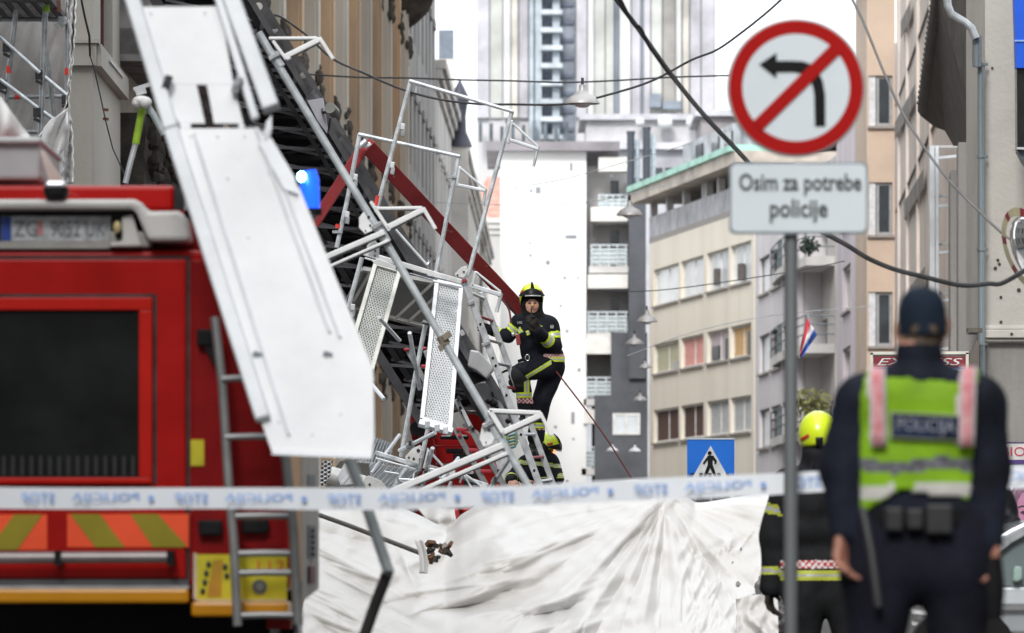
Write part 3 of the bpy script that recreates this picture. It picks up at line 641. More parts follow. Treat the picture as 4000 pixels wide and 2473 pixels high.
b = MB(); b.ell(P(458,888,D-.085), .02,.02,.03); build(b, 'marker_bulb', M('lamp_amber', (.5,.42,.2), .2), T, True)
lamp = slab('roof_lamp', black, 178, 720, 272, 785, .16, .16, bev=.03)
slab('lamp_rim', M('chrome', (.8,.82,.85), .15, .9), 184, 716, 270, 744, .175, .12, lamp, .02)
# number plate
pl = slab('number_plate', M('plate', (.52,.54,.56), .45, 0, .25, 14), 5, 845, 432, 942, .0, .03)
slab('plate_band', M('plate_blue', (.01,.05,.30), .4), 6, 847, 44, 940, .003, .004, pl)
text('ZG', M('plate_ink', (.16,.17,.19), .5), P(100, 893, D-.004), .075, pl, .11)
text('9052 UK', MATS['plate_ink'], P(305, 893, D-.004), .075, pl, .26)
slab('plate_crest', M('crest_red', (.50,.20,.20), .5), 146, 862, 168, 918, .003, .004, pl)
slab('plate_dirt_guard', M('fairing_grey'), -100, 944, 430, 972, .02, .05)
# reflective chevron panels
refl = M('reflective_red', (.95,.10,.03), .35, 0, .06, 3, emit=None); olive = M('reflective_olive', (.30,.25,.01), .4, 0, .08, 3)
for (x0, x1, y0, y1, sg, stripes) in ((265,743,2008,2138,1,[(268,385,150,100),(510,615,0,0)]),(-360,190,2010,2148,-1,[])):
    pn = slab('chevron_panel', refl, x0, y0, x1-4, y1, .034, .01)
    if sg == 1: polys = [[(275,2008),(392,2008),(490,2138),(375,2138)],[(512,2008),(618,2008),(728,2128),(722,2138),(600,2138)]]
    else: polys = [[(58,2010),(168,2010),(70,2148),(-45,2148)],[(-180,2010),(-70,2010),(-170,2148),(-285,2148)]]
    for q in polys:
        spoly('chevron_stripe', olive, q, .038, .004, pn)
b = MB(); b.tube([P(xl+200,2182,D-.14), P(668,2176,D-.14)], .028, 14); rl = build(b, 'rub_rail', M('rail_grey', (.30,.27,.27), .4, .4), T, True)
for x in (230, 668, -200):
    b = MB(); b.obox(P(x,2180,D-.1), Vector((.016,0,0)), Vector((0,.07,0)), Vector((0,0,.035))); build(b, 'rail_bracket', black, T)
amb = M('amber_strip', (.62,.26,.0), .35, 0, .08, 2)
slab('rear_bumper', amb, xl+120, 2300, 742, 2356, .1, .5, bev=.015); slab('bumper_end', amb, 752, 2350, 1128, 2408, .12, .5, bev=.015)
slab('bumper_trim', M('zinc'), xl+120, 2288, 742, 2299, .08, .4)
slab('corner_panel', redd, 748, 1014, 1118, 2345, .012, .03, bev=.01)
slab('sticker', M('sticker_yellow', (.60,.52,.02), .4), 746, 1718, 798, 1820, .022, .008)
slab('door_handle', black, 778, 2032, 870, 2092, .07, .05, bev=.01); slab('door_handle', black, 945, 2030, 1052, 2084, .07, .05, bev=.01)
slab('ladder_bracket', black, 772, 1288, 838, 1352, .07, .06, bev=.008); spoly('ladder_strut', black, [(800,1350),(850,1350),(850,1440),(838,1430)], .06, .03)
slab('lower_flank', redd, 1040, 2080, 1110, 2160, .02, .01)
yel = M('info_yellow', (.66,.58,.02), .45, 0, .08, 6)
p1 = slab('info_plate', yel, 762, 2166, 1122, 2345, .03, .012)
slab('info_border', M('info_border', (.70,.60,.45), .5), 757, 2160, 770, 2352, .034, .006, p1); slab('info_border', MATS['info_border'], 757, 2342, 1122, 2350, .034, .006, p1)
for k in range(4):
    spoly('info_ray', M('info_orange', (.60,.28,.02), .5), [(836+k*10,2185),(842+k*10,2185),(822+k*14,2330),(810+k*14,2330)], .036, .005, p1)
for k, (x, y) in enumerate(((815,2205),(806,2240),(800,2275),(792,2310),(880,2215),(886,2250))): 
    b = MB(); b.ell(P(x, y, D-.036), .012, .005, .016, 8, 6); build(b, 'info_mark', dark, p1, True)
b = MB(); b.disc(P(1014, 2292, D-.04), .035, .006, 24); build(b, 'info_emblem', M('info_grey', (.14,.15,.15), .5), p1)
b = MB(); b.disc(P(1014, 2292, D-.046), .018, .006, 20); build(b, 'emblem_centre', M('info_grey2', (.30,.30,.28), .5), p1)
text('112', M('info_redorange', (.70,.16,.03), .5), P(1060, 2208, D-.04), .045, p1, .13)
# ladder on the rear
lg = M('ladder_grey', (.33,.335,.34), .4, .5, .12, 5)
b = MB(); b.tube([P(838,1240,D-.2), P(852,1360,D-.22), P(868,1500,D-.24), P(893,1900,D-.26), P(912,2100,D-.27), P(928,2445,D-.27)], .019*1.15, 12); build(b, 'ladder_stile', lg, T, True)
b = MB(); b.tube([P(1085,1600,D-.2), P(1118,1815,D-.24), P(1145,2060,D-.26), P(1165,2440,D-.27)], .021*1.15, 12); build(b, 'ladder_stile', lg, T, True)
for y, xa, xb in ((1478,868,975),(1705,880,1096),(2014,908,1135),(2160,914,1148),(2236,918,1152),(2402,926,1160)):
    b = MB(); b.tube([P(xa,y+3,D-.26), P((xa+xb)/2,y,D-.26), P(xb,y+2,D-.26)], .0165, 10); build(b, 'ladder_rung', lg, T, True)
# right flank
b = MB(); b.prism([P(1134,2300,D+.02), P(1180,2270,D+.6), P(1172,1500,D+.6), P(1134,1500,D+.02)], (-.02,.02,0)); build(b, 'amber_edge', amb, T)
fl_ = M('shutter_pale_flank', (.52,.505,.48), .5, 0, .12, 3)
b = MB(); b.prism([P(1181,2350,D+.7), P(1246,2300,D+1.9), P(1246,1400,D+1.9), P(1176,1400,D+.62)], (-.03,.03,0)); rs = build(b, 'side_panel', fl_, T)
for (x0, x1, y0, y1, m) in ((1204,1232,1855,1900,'dk'),(1206,1236,2052,2182,'dk'),(1212,1232,2212,2280,'mar')):
    b = MB(); b.prism([P(x0,y1,D+1.05), P(x1,y1,D+1.5), P(x1,y0,D+1.5), P(x0,y0,D+1.05)], (-.02,.05,0)); build(b, 'side_slot', M('slot_grey', (.22,.25,.27), .5) if m == 'dk' else M('slot_maroon', (.14,.02,.04), .5), rs)
for k in range(5):
    b = MB(); c = P(1219, 2072+k*23, D+1.22); b.ell(c, .016, .02, .012, 8, 6); build(b, 'side_latch', dark, rs, True)
b = MB(); a = P(-700,0,D); c = P(1120,0,D); b.box((a.x, D+.5, .35), (c.x-.1, D+3.3, .9)); build(b, 'chassis', black, T)
for x in (-600, 1000):
    c = P(x, 0, D+2.3); c.z = .5; b = MB(); b.tube([c-Vector((.22,0,0)), c+Vector((.22,0,0))], .5, 28); wh = build(b, 'wheel', black, T, True)
    b = MB(); b.tube([c-Vector((.23,0,0)), c+Vector((.23,0,0))], .27, 20); build(b, 'rim', M('zinc'), wh, True)
b = MB(); c = P(1090, 2425, D+.4); b.obox(c, Vector((.06,0,0)), Vector((0,.02,0)), Vector((0,0,.04))); build(b, 'rear_reflector', redd, T)
# blue beacon on the far corner
c = P(1205, 740, 29.5)
b = MB(); bl = M('beacon_blue', (.01,.08,.75), .2, 0, .1, 3, emit=((.01,.10,1.0), .9))
b.tube([P(1216,815,29.5), P(1208,700,29.5), P(1203,668,29.5)], [.045,.05,.042], 16); bc = build(b, 'beacon', bl, T, True)
b = MB(); b.ell(P(1178,690,29.40), .022,.02,.026); build(b, 'beacon_flash', M('flash', (.3,.8,1), .3, emit=((.25,.75,1.0), 14)), bc, True)
b = MB(); b.tube([P(1216,840,29.5), P(1216,815,29.5)], .055, 14); build(b, 'beacon_base', black, bc, True)
b = MB(); a = P(1090, 978, 28); c = P(1120, 840, 28); b.beam(P(1100,960,29), P(1216,840,29.5), .06, .06); build(b, 'beacon_arm', dark, T)
# white locker on the roof at the left
b = MB(); b.ppoly([(-300,560),(158,560),(158,704),(-300,704)], 27.6, 1.2); lk = build(b, 'roof_locker', M('locker', (.42,.45,.47), .5, 0, .08, 2), T, bevel=.02)
b = MB(); b.ppoly([(-300,534),(162,534),(162,559),(-300,559)], 27.55, 1.3); build(b, 'locker_lid', M('locker_lid', (.55,.57,.58), .45), lk, bevel=.015)
b = MB(); b.ppoly([(155,585),(172,590),(236,690),(236,706),(190,706)], 27.5, .05); build(b, 'strap', M('strap_pale', (.55,.49,.45), .7), T)

# ================================================================ WHITE BOARD (fallen platform) leaning over the engine
def bd(y): return 25.2 + (1-(y+20)/1800)*.9
def BP(x, y, o=0): return P(x, y, bd(y))+Vector((0,-o,0))
T = thing('fallen_platform', 'long bright white metal platform with riveted rails leaning diagonally over the fire engine', 'platform', G0(1250, 25.6))
bw = M('platform_white', (.82,.83,.85), .5, .0, .06, 1.6, .3, 5, col2=(.66,.675,.70))
bw2 = M('platform_rail', (.66,.69,.73), .45, .1, .12, 3)
def bpoly(nm, m, pts, o, t, bev=.0, par=None):
    b = MB(); b.prism([BP(x, y, o) for x, y in pts], (0, t, 0)); return build(b, nm, m, par or T, bevel=bev)
# upper panel with the T shaped slot left open
bpoly('upper_panel', bw, [(551,27),(850,25),(870,90),(912,330),(806,330),(767,330),(640,330)], 0, .05)
bpoly('upper_panel', bw, [(640,331),(767,331),(800,481),(700,481),(655,400)], 0, .05)
bpoly('upper_panel', bw, [(808,331),(912,331),(950,481),(836,481)], 0, .05)
bpoly('upper_panel', bw, [(700,482),(744,482),(744,500),(706,500)], 0, .05)
bpoly('upper_panel', bw, [(932,482),(950,482),(956,500),(932,500)], 0, .05)
bpoly('lower_panel', bw, [(690,502),(965,502),(1010,500),(1172,742),(1458,1445),(1462,1700),(1452,1788),(1065,1772),(820,1090)], .004, .055)
for (p0, p1, wd, hh, dx) in (((510,-30),(672,510),.07,.07,0),((668,505),(1030,1640),.05,.07,0),((895,-30),(1062,430),.075,.08,0),((850,-20),(1000,470),.03,.04,0)):
    b = MB(); b.beam(BP(*p0, .03), BP(*p1, .03), hh, wd); build(b, 'side_rail', bw2, T, bevel=.01)
for (p0, p1) in (((1000,500),(1290,1300)),((1030,510),(1330,1320)),((760,520),(1130,1700))):
    b = MB(); b.beam(BP(*p0, .01), BP(*p1, .01), .014, .02); build(b, 'pressed_rib', bw2, T, bevel=.004)
bpoly('end_flange', bw2, [(1065,1758),(1452,1774),(1452,1792),(1062,1776)], .02, .06)
for (x, y) in ((655,330),(928,335)):
    b = MB(); c = BP(x, y, .05); b.obox(c, Vector((.016,0,-.005)), Vector((0,.03,0)), Vector((.012,0,.035))); b.disc(c+Vector((0,-.04,0)), .017, .03, 14); build(b, 'clamp', dark if x < 900 else galvd, T, bevel=.004)
for (x, y) in ((1000,1385),(1275,1385)):
    b = MB(); c = BP(x, y, .012); b.disc(c, .016, .02, 16); b.disc(c+Vector((.02,-.005,0)), .009, .02, 12); build(b, 'rivet', M('rivet_grey', (.30,.34,.38), .4, .5), T)
for (x, y) in ((590,55),(800,50),(745,535),(850,535),(955,535),(890,700),(1050,680),(1140,900),(970,930),(1090,1650),(1330,1620),(1220,1700)):
    b = MB(); b.disc(BP(x, y, .008), .006, .012, 10); build(b, 'rivet', bw2, T)
bpoly('lug', galvd, [(1040,480),(1062,450),(1062,510),(1048,560),(1030,560)], .03, .05)
bpoly('broken_end', bw2, [(1010,560),(1060,540),(1150,690),(1165,760),(1110,740)], .03, .05)

# bent prop under the board
T = thing('bent_prop', 'pale bent scaffold tube with black lower end hanging from the white platform', 'tube', G0(1440, 25.9))
b = MB(); b.tube([P(1362,1790,25.9), P(1420,1940,25.9), P(1466,2080,25.9), P(1522,2245,25.9)], .026, 14); build(b, 'tube', M('prop_pale', (.58,.64,.67), .4, .3), T, True)
b = MB(); b.tube([P(1514,2238,25.9), P(1470,2350,26.0), P(1410,2520,26.1)], .027, 14); build(b, 'sleeve', M('sleeve_dark', (.055,.055,.055), .5), T, True)
b = MB(); b.tube([P(1505,2236,25.9), P(1524,2252,25.9)], .032, 14); build(b, 'joint', dark, T, True)
# leaning tube with lime tape
T = thing('taped_tube', 'two leaning scaffold tubes meeting in a white taped knot, one wrapped in lime green', 'tube', G0(530, 44))
b = MB(); b.tube([P(530,560,44), P(508,640,44), P(490,715,44)], .022, 10); build(b, 'lower_tube', galv, T, True)
b = MB(); b.tube([P(556,425,44), P(543,490,44), P(530,562,44)], .029, 12); build(b, 'lime_sleeve', M('lime_tube', (.36,.58,.04), .5), T, True)
b = MB(); b.tube([P(568,405,43.9), P(600,450,43.9), P(640,525,43.9)], .026, 12); build(b, 'side_tube', M('tube_bluish', (.50,.56,.58), .4, .3), T, True)
b = MB(); b.ell(P(552,394,43.9), .07, .06, .04, 10, 8); b.ell(P(568,400,43.85), .05,.05,.045, 10, 8); b.ell(P(535,402,43.9), .04,.05,.035,10,8); build(b, 'taped_knot', sheet, T, True)
b = MB(); b.beam(P(522,350,44), P(590,328,44), .03, .02); b.beam(P(530,362,44), P(570,352,44), .05, .03); build(b, 'coupler', alu, T)
# ================================================================ RIGHT SIDE near building
D = 72.0
T = thing('corner_house', 'grey plastered corner building at the right edge with bullet pocks, string course and dark eaves', 'building', G0(3900, D))
pl_ = M('right_plaster', (.44,.42,.385), .9, 0, .10, 1.0, .35, 16, col2=(.37,.355,.33))
pl2 = M('right_plinth', (.27,.26,.245), .9, 0, .15, 1.5, .35, 16, streak=True)
b = MB(); a = P(3848,1270,D); c = P(4500,-300,D); b.box((a.x,D,a.z),(c.x,D+3,c.z)); build(b, 'wall', pl_, T)
b = MB(); a = P(3848,2484,D); c = P(4500,1341,D); b.box((a.x+.03,D+.05,0),(c.x,D+3,c.z)); build(b, 'plinth', pl2, T)
for k, (y0, y1, o) in enumerate(((1289,1322,.12),(1322,1336,.07),(1336,1341,.03),(1271,1288,.05))):
    b = MB(); a = P(3846,y1,D); c = P(4500,y0,D); b.box((a.x,D-o,a.z+.003),(c.x,D+.3,c.z)); build(b, 'string_course', M('course_stone', (.55,.53,.49), .8, 0, .12, 2), T, bevel=.01)
for x, y, r_ in ((3898,1016,6),(3904,1032,6),(3888,1048,7),(3980,1133,8),(3910,1161,6),(3910,1258,6),(3876,266,5),(3952,1305,6),(3874,1544,5)):
    b = MB(); c = P(x,y,D-.015 if y != 1305 else D-.13); b.disc((c.x, c.y, c.z), r_*D/FPX, .02, 8); build(b, 'bullet_hole', M('hole_dark', (.05,.045,.04), .9), T)
# side wall with pilasters, receding
st2 = M('side_stone', (.33,.315,.30), .9, 0, .25, .9, .3, 10, streak=True, col2=(.24,.23,.225))
W = Wall(3844, D+.2, 3742, 88)
tB = W.sd(3742)[0]
b = MB(); W.box(b, 0, tB, 0, 7.0, 0, -1); build(b, 'side_wall', st2, T)
for x0, x1, o in ((3808,3818,.25),(3790,3800,.18),(3772,3782,.25),(3752,3762,.15)):
    t0, t1 = W.sd(x1)[0], W.sd(x0)[0]; b = MB(); W.box(b, min(t0,t1), max(t0,t1), 0, 6.5, 0.002, o); build(b, 'pilaster', st2, T)
eav = M('eaves_dark', (.085,.08,.075), .85, 0, .25, 2, .2, 10)
b = MB(); pts = [P(3664,-60,78), P(3596,400,87), P(3602,440,87), P(3640,470,86), P(3660,486,86), P(3700,500,84), P(3735,560,82), P(3846,560,73), P(3846,-60,73)]
b.prism(pts, (0,.5,0)); build(b, 'eaves', eav, T)
rt = M('roof_edge_tile', (.16,.155,.15), .8, 0, .2, 2)
for k in range(22):
    y = -40+k*21; x = np.interp(y, [-60,430],[3668,3600]); d_ = np.interp(y, [-60,430],[77.9,86.9])
    b = MB(); c = P(x+14, y, d_-.1); b.ell(c, .15, .14, .075, 8, 6); build(b, 'roof_tile', rt, T, True)
b = MB(); b.tube([P(3682,-60,77.8), P(3616,425,86.8)], .13, 10); build(b, 'roof_edge', rt, T, True)
b = MB(); b.prism([P(3682,-60,77.7), P(3618,440,86.5), P(3632,446,86.3), P(3700,-60,77.3)], (0,.1,0)); build(b, 'soffit_board', M('soffit', (.13,.12,.11), .8), T)
dp = M('downpipe_grey', (.22,.26,.28), .45, .4, .15, 3, streak=True)
b = MB(); b.tube([P(3700,-20,71.5), P(3702,20,71.5), P(3716,55,71.5), P(3770,88,71.5), P(3796,110,71.5), P(3812,150,71.5)], .052, 14); dpb = build(b, 'gooseneck', M('zinc_bright', (.56,.60,.63), .35, .6), T, True)
b = MB(); b.tube([P(3816,140,71.6), P(3816,262,71.6)], .058, 14); build(b, 'downpipe', dp, T, True)
b = MB(); b.tube([P(3832,255,71.7), P(3836,2500,71.7)], .046, 14); build(b, 'downpipe', dp, T, True)
for y in (252, 612, 975, 1345, 1480):
    b = MB(); b.tube([P(3834,y-5,71.7), P(3834,y+5,71.7)], .06, 14); b.beam(P(3834,y,71.7), P(3856,y,71.9), .03, .03); build(b, 'pipe_clamp', dp, T, True)
b = MB(); b.ppoly([(3960,0-60),(4060,-60),(4060,265),(3970,265)], 70.9, .25); s_ = build(b, 'projecting_sign', M('sign_blue', (.0,.085,.62), .4, 0, .04, 1), T)
b = MB(); b.ppoly([(3962,156),(4060,156),(4060,162),(3962,162)], 70.88, .03); b2 = build(b, 'sign_line', M('sign_line', (.25,.42,.80), .4), s_)
b = MB(); b.ppoly([(3972,268),(4060,268),(4060,575),(3974,575)], 71.0, .3); build(b, 'dark_window', M('win_black', (.012,.012,.014), .2), T)
b = MB(); b.ppoly([(3972,575),(4060,575),(4060,588),(3972,583)], 70.9, .3); build(b, 'window_ledge', M('zinc'), T)
b = MB(); b.ppoly([(3974,588),(4060,590),(4060,700),(4002,640)], 71.0, .3); build(b, 'bracket_panel', M('bracket_dark', (.08,.11,.14), .4), T)
b = MB(); b.ppoly([(3778,1500),(3790,1380),(3812,1330),(3824,1330),(3824,1500)], 71.2, .2); b.tube([P(3806,1282,71.3), P(3806,1300,71.3)], .1, 10); build(b, 'cable_bracket', M('bracket_brown', (.13,.115,.10), .8), T)
# white steel lattice frame
T = thing('steel_frame', 'white painted steel ladder frame standing against the flank wall left of the downpipe', 'frame', G0(3700, 88))
for x, w_ in ((3640,.075),(3660,.05),(3763,.06)):
    b = MB(); b.beam(P(x,570 if x != 3763 else 600,88), P(x+2,1500,88), w_, w_); build(b, 'upright', M('frame_white', (.62,.66,.70), .5, 0, .12, 2), T)
for y, x0 in ((573,3645),(612,3652),(766,3648),(800,3655),(955,3648),(982,3655),(1145,3648),(1170,3660),(1330,3650),(1360,3655)):
    b = MB(); up = y in (573,766,955,1145,1330); b.beam(P(x0,y+(0 if up else 6),88+(.25 if up else 0)), P(3765,y-(0 if up else 5),88+(.25 if up else 0)), .04, .05 if up else .045); build(b, 'rung', M('frame_shade', (.40,.40,.40), .6) if up else MATS['frame_white'], T)
b = MB(); b.beam(P(3718,1000,86.5), P(3774,1038,86.0), .05, .05); tag(build(b, 'rusty_bracket', M('rust_brown', (.11,.03,.02), .8)), 'rusty brown iron stub sticking out beside the white steel frame', 'bracket')

# traffic mirror
T = thing('traffic_mirror', 'oval looking convex traffic mirror with cream and maroon striped rim at the right edge', 'traffic mirror', G0(4010, 42))
c = P(4024, 976, 42); ang = R(-62); ex = Vector((math.cos(ang)*.62, math.sin(ang)*.8, 0)); tilt = Vector((.02,0,0))
def mp(r_, th, o=0):
    ez = Vector((.18, 0, 1)); nn = ex.normalized().cross(ez).normalized(); 
    if nn.y > 0: nn = -nn
    return c + ex.normalized()*r_*.40*math.cos(th) + ez*-1*r_*math.sin(th)*-1*.30*1 + nn*o if False else c + ex.normalized()*r_*.36*math.cos(th) + Vector((-.30,0,1))*r_*.31*math.sin(th) + nn*o
n = 32
for k in range(n):
    th0, th1 = 2*math.pi*k/n, 2*math.pi*(k+1)/n
    b = MB(); vs_ = [mp(.8,th0,.03), mp(1,th0,.02), mp(1,th1,.02), mp(.8,th1,.03)]; b.prism(vs_, (0,.05,0))
    build(b, 'rim_segment', M('rim_cream', (.66,.60,.38), .5) if k % 4 < 2 or k % 4 == 3 else M('rim_maroon', (.32,.03,.05), .5), T)
b = MB(); vs_ = [mp(0,0,.09)]; fs = []
for j in range(1, 6):
    for k in range(n): vs_.append(mp(.8*j/5, 2*math.pi*k/n, .09-.09*(j/5)**2))
for k in range(n): fs.append((0, 1+k, 1+(k+1)%n))
for j in range(4):
    for k in range(n): fs.append((1+j*n+k, 1+(j+1)*n+k, 1+(j+1)*n+(k+1)%n, 1+j*n+(k+1)%n))
b.add(vs_, fs); mg = build(b, 'mirror_glass', M('mirror', (.85,.87,.9), .05, 1, .02), T, True); sm = mg.modifiers.new('s','SOLIDIFY'); sm.thickness = .01
b = MB(); b.tube([c+Vector((.25,.1,-.1)), Vector((c.x+.25, c.y+.1, 0))], .03, 12); build(b, 'post', galvd, T, True)

# EXPRESS sign board
T = thing('shop_sign', 'framed maroon and blue board reading EXPRESS behind the policeman', 'sign', G0(3592, 60))
D = 60.0
def slab2(nm, m, x0, y0, x1, y1, out, t, par, d, bev=0):
    b = MB(); a = P(x0, y1, d); c = P(x1, y0, d); b.box((a.x, d-out, a.z), (c.x, d-out+t, c.z)); return build(b, nm, m, par, bevel=bev)
slab2('board', M('board_white', (.66,.66,.64), .5), 3404, 1382, 3782, 1760, 0, .06, T, D)
mb_ = slab2('red_band', M('band_maroon', (.24,.02,.035), .45), 3412, 1393, 3774, 1433, .012, .01, T, D); slab2('blue_band', M('band_blue', (.0,.08,.42), .45), 3412, 1436, 3774, 1600, .012, .01, T, D)
text('EXPRESS', M('letter_white', (.72,.74,.70), .5), P(3593, 1413, D-.016), .075, mb_, .90, shear=.35)
b = MB(); b.disc(P(3728, 1470, D-.02), .085, .008, 28); build(b, 'round_logo', M('logo_pale', (.50,.68,.66), .5), T)
for s_ in (0, 1):
    x = (3404, 3778)[s_]; b = MB(); b.beam(P(x,1378,D-.02), P(x,1760,D-.02), .03, .03); build(b, 'frame_bar', M('frame_cream', (.70,.69,.62), .5), T)
b = MB(); b.beam(P(3400,1380,D-.02), P(3784,1378,D-.02), .03, .03); build(b, 'frame_bar', MATS['frame_cream'], T)
b = MB(); b.box((P(3430,0,D).x, D+.1, 0), (P(3440,0,D).x, D+.14, 1.9)); build(b, 'leg', galvd, T); b = MB(); b.box((P(3750,0,D).x, D+.1, 0), (P(3760,0,D).x, D+.14, 1.9)); build(b, 'leg', galvd, T)
# pharmacy / beauty hoarding
D = 52.0
T = thing('advertising_board', 'purple and white advertising board reading BIOM with a lilac haired woman at the right edge', 'billboard', G0(3990, D))
slab2('panel', M('hoard_pale', (.56,.60,.66), .5), 3890, 1728, 4400, 2300, 0, .08, T, D)
tp = slab2('title_strip', M('hoard_white', (.66,.65,.64), .5), 3890, 1733, 4400, 1796, .01, .008, T, D)
slab2('purple_line', M('hoard_purple', (.08,.04,.20), .5), 3890, 1727, 4400, 1732, .014, .01, T, D); slab2('purple_line', MATS['hoard_purple'], 3890, 1797, 4400, 1812, .014, .01, T, D)
text('BIOMED', M('letter_crimson', (.55,.04,.10), .5), P(4020, 1764, D-.014), .085, tp, .49)
# portrait (flat print): hair, face, brow, eye
face = M('print_face', (.50,.22,.36), .6); hair = M('print_hair', (.26,.14,.22), .6, 0, .3, 14)
def pr(nm, m, pts, o, par=T): b = MB(); b.prism([P(x, y, D)+Vector((0,-o,0)) for x, y in pts], (0,.003,0)); return build(b, nm, m, par)
pr('printed_hair', hair, [(3938,1990),(3944,1940),(3958,1900),(3980,1872),(4010,1860),(4060,1870),(4060,2110),(3944,2110)], .012)
pr('printed_face', face, [(3968,2010),(3974,1960),(3992,1925),(4050,1915),(4050,2085),(3984,2085),(3970,2050)], .016)
pr('printed_brow', M('print_dark', (.05,.02,.04), .6), [(3976,1980),(3992,1974),(4012,1976),(4012,1981),(3992,1980),(3978,1985)], .020)
pr('printed_eye', MATS['print_dark'], [(3984,2002),(3994,1995),(4010,1998),(4010,2006),(3996,2010)], .020)
for k in range(4): pr('printed_strand', M('print_strand', (.42,.26,.36), .6), [(3948+k*9,1950-k*16),(3953+k*9,1950-k*16),(3976+k*9,1890-k*6),(3972+k*9,1890-k*6)], .0145)
slab2('post', galvd, 3900, 2290, 3912, 2500, -.1, .06, T, D)

# silver car at the right edge
T = thing('parked_car', 'silver car cut by the right edge of the photo with a steep windscreen', 'car', G0(4150, 34))
D = 34.0; sil = M('car_silver', (.52,.56,.60), .25, .5, .04, 1, coat=.8)
def X(px): return P(px, 0, D).x
b = MB(); b.prism([P(x,y,D) for x,y in ((3640,2455),(3640,2390),(3700,2320),(3896,2296),(4700,2280),(4900,2330),(4900,2480),(3660,2480))], (0,1.75,0)); build(b, 'body', sil, T, bevel=.04)
b = MB(); b.prism([P(x,y,D)+Vector((0,1.7,0)) for x,y in ((3876,2290),(3882,2150),(3935,2098),(3990,2066),(4060,2044),(4500,2040),(4700,2120),(4780,2290))], (0,.05,0))
build(b, 'side_glass', M('car_glass', (.17,.21,.215), .12, 0, .1, 1), T)
b = MB(); b.prism([P(x,y,D) for x,y in ((3876,2290),(3882,2150),(3935,2098),(3990,2066),(4060,2044),(4500,2040),(4700,2120),(4780,2290))], (0,.05,0)); build(b, 'side_glass', MATS['car_glass'], T)
b = MB()
for (p, q, t) in (((3876,2160),(3940,2108),.045),((3940,2108),(4000,2074),.045),((4000,2074),(4070,2050),.045),((4070,2050),(4500,2046),.045)): b.beam(P(*p,D-.03), P(*q,D-.03), .05, t, up=(0,0,1))
build(b, 'window_trim', M('car_chrome', (.75,.80,.84), .2, .7), T)
b = MB(); b.prism([P(x,y,D-.02) for x,y in ((3892,2128),(3900,2098),(3950,2068),(4010,2040),(4080,2026),(4500,2020),(4500,2044),(4070,2048),(4000,2072),(3940,2104),(3884,2150))], (0,1.78,0)); build(b, 'roof', sil, T, bevel=.01)
b = MB(); b.prism([P(x,y,D-.035) for x,y in ((3896,2296),(4700,2282),(4700,2358),(3898,2362))], (0,.03,0)); build(b, 'shoulder_panel', M('car_light', (.68,.73,.78), .2, .3, .03, 1), T, bevel=.01)
b = MB(); b.prism([P(x,y,D-.045) for x,y in ((3896,2362),(4700,2358),(4700,2376),(3896,2384))], (0,.03,0)); build(b, 'side_moulding', M('car_grey', (.20,.205,.21), .5), T)
b = MB(); b.prism([P(x,y,D-.10) for x,y in ((3960,2230),(3968,2210),(3992,2216),(3994,2262),(3975,2274),(3958,2270))], (0,.08,0)); build(b, 'wing_mirror', M('mirror_teal', (.36,.50,.46), .3), T, bevel=.01)
b = MB(); b.tube([P(3720,2295,D-.03), P(3790,2288,D-.03)], .012, 8); build(b, 'wiper', galv, T)
b = MB(); c = P(4250,0,D); b.tube([Vector((c.x,D-.04,.33)), Vector((c.x,D+.18,.33))], .33, 26); c2 = P(3760,0,D); b2 = MB(); b2.tube([Vector((c2.x,D-.04,.33)), Vector((c2.x,D+.18,.33))], .33, 26)
build(b, 'wheel', black, T, True); build(b2, 'wheel', black, T, True)

# ================================================================ NO LEFT TURN SIGN on its pole
D = 24.5
T = thing('road_sign', 'round no left turn sign above a white text plate on a grey pole', 'road sign', G0(3090, D))
b = MB(); b.tube([P(3090,640,D+.06), P(3090,905,D+.06), Vector((P(3090,0,D).x, D+.06, 0))], .030, 20); build(b, 'pole', M('pole_grey', (.24,.26,.27), .5, .45, .2, 2, streak=True), T, True)
c = P(3110, 342, D); r0 = 271*D/FPX
rw = M('sign_white', (.66,.73,.78), .4, 0, .05, 1); rr = M('sign_red', (.38,.006,.005), .38, 0, .05, 1); bk = M('sign_black', (.008,.008,.009), .45)
b = MB(); b.disc(c+Vector((0,.004,0)), r0, .028, 72); face_ = build(b, 'sign_disc', M('sign_back', (.50,.47,.47), .45, .5), T, bevel=.004)
b = MB(); b.disc(c+Vector((0,-.002,0)), r0*.965, .005, 72, r2=r0*.775); build(b, 'red_ring', rr, face_)
b = MB(); b.disc(c+Vector((0,-.001,0)), r0*.774, .004, 72); build(b, 'white_field', rw, face_)
def sp(px, py): return P(px, py, D)
arrow = [(2965,252),(3033,207),(3033,238),(3090,238),(3135,240),(3172,252),(3198,280),(3214,318),(3223,370),(3224,494),(3183,494),(3180,370),(3174,335),(3162,308),(3140,290),(3100,282),(3033,283),(3033,307)]
b = MB(); b.prism([sp(x,y)+Vector((0,-.005,0)) for x, y in arrow], (0,.003,0)); build(b, 'left_arrow', bk, face_)
b = MB(); b.prism([sp(x,y)+Vector((0,-.0085,0)) for x, y in ((3250,170),(3288,204),(2974,512),(2942,474))], (0,.003,0)); build(b, 'red_bar', rr, face_)
b = MB(); rc = []
x0, x1, y0, y1, q = 2849, 3391, 634, 914, 22
for cx, cy, a0 in ((x1-q,y1-q,-90),(x1-q,y0+q,0),(x0+q,y0+q,90),(x0+q,y1-q,180)):
    for k in range(6): a = R(a0+k*18); rc.append(sp(cx+q*math.cos(a), cy-q*math.sin(a)))
b.prism([p+Vector((0,.0,0)) for p in rc], (0,.03,0)); pt_ = build(b, 'text_plate', M('plate_grey_rim', (.33,.37,.41), .45, .3), T)
cc = sp((x0+x1)/2, (y0+y1)/2); b = MB(); b.prism([cc+(p-cc)*.965*Vector((1,1,1))+Vector((0,-.004,0)) for p in rc], (0,.003,0))
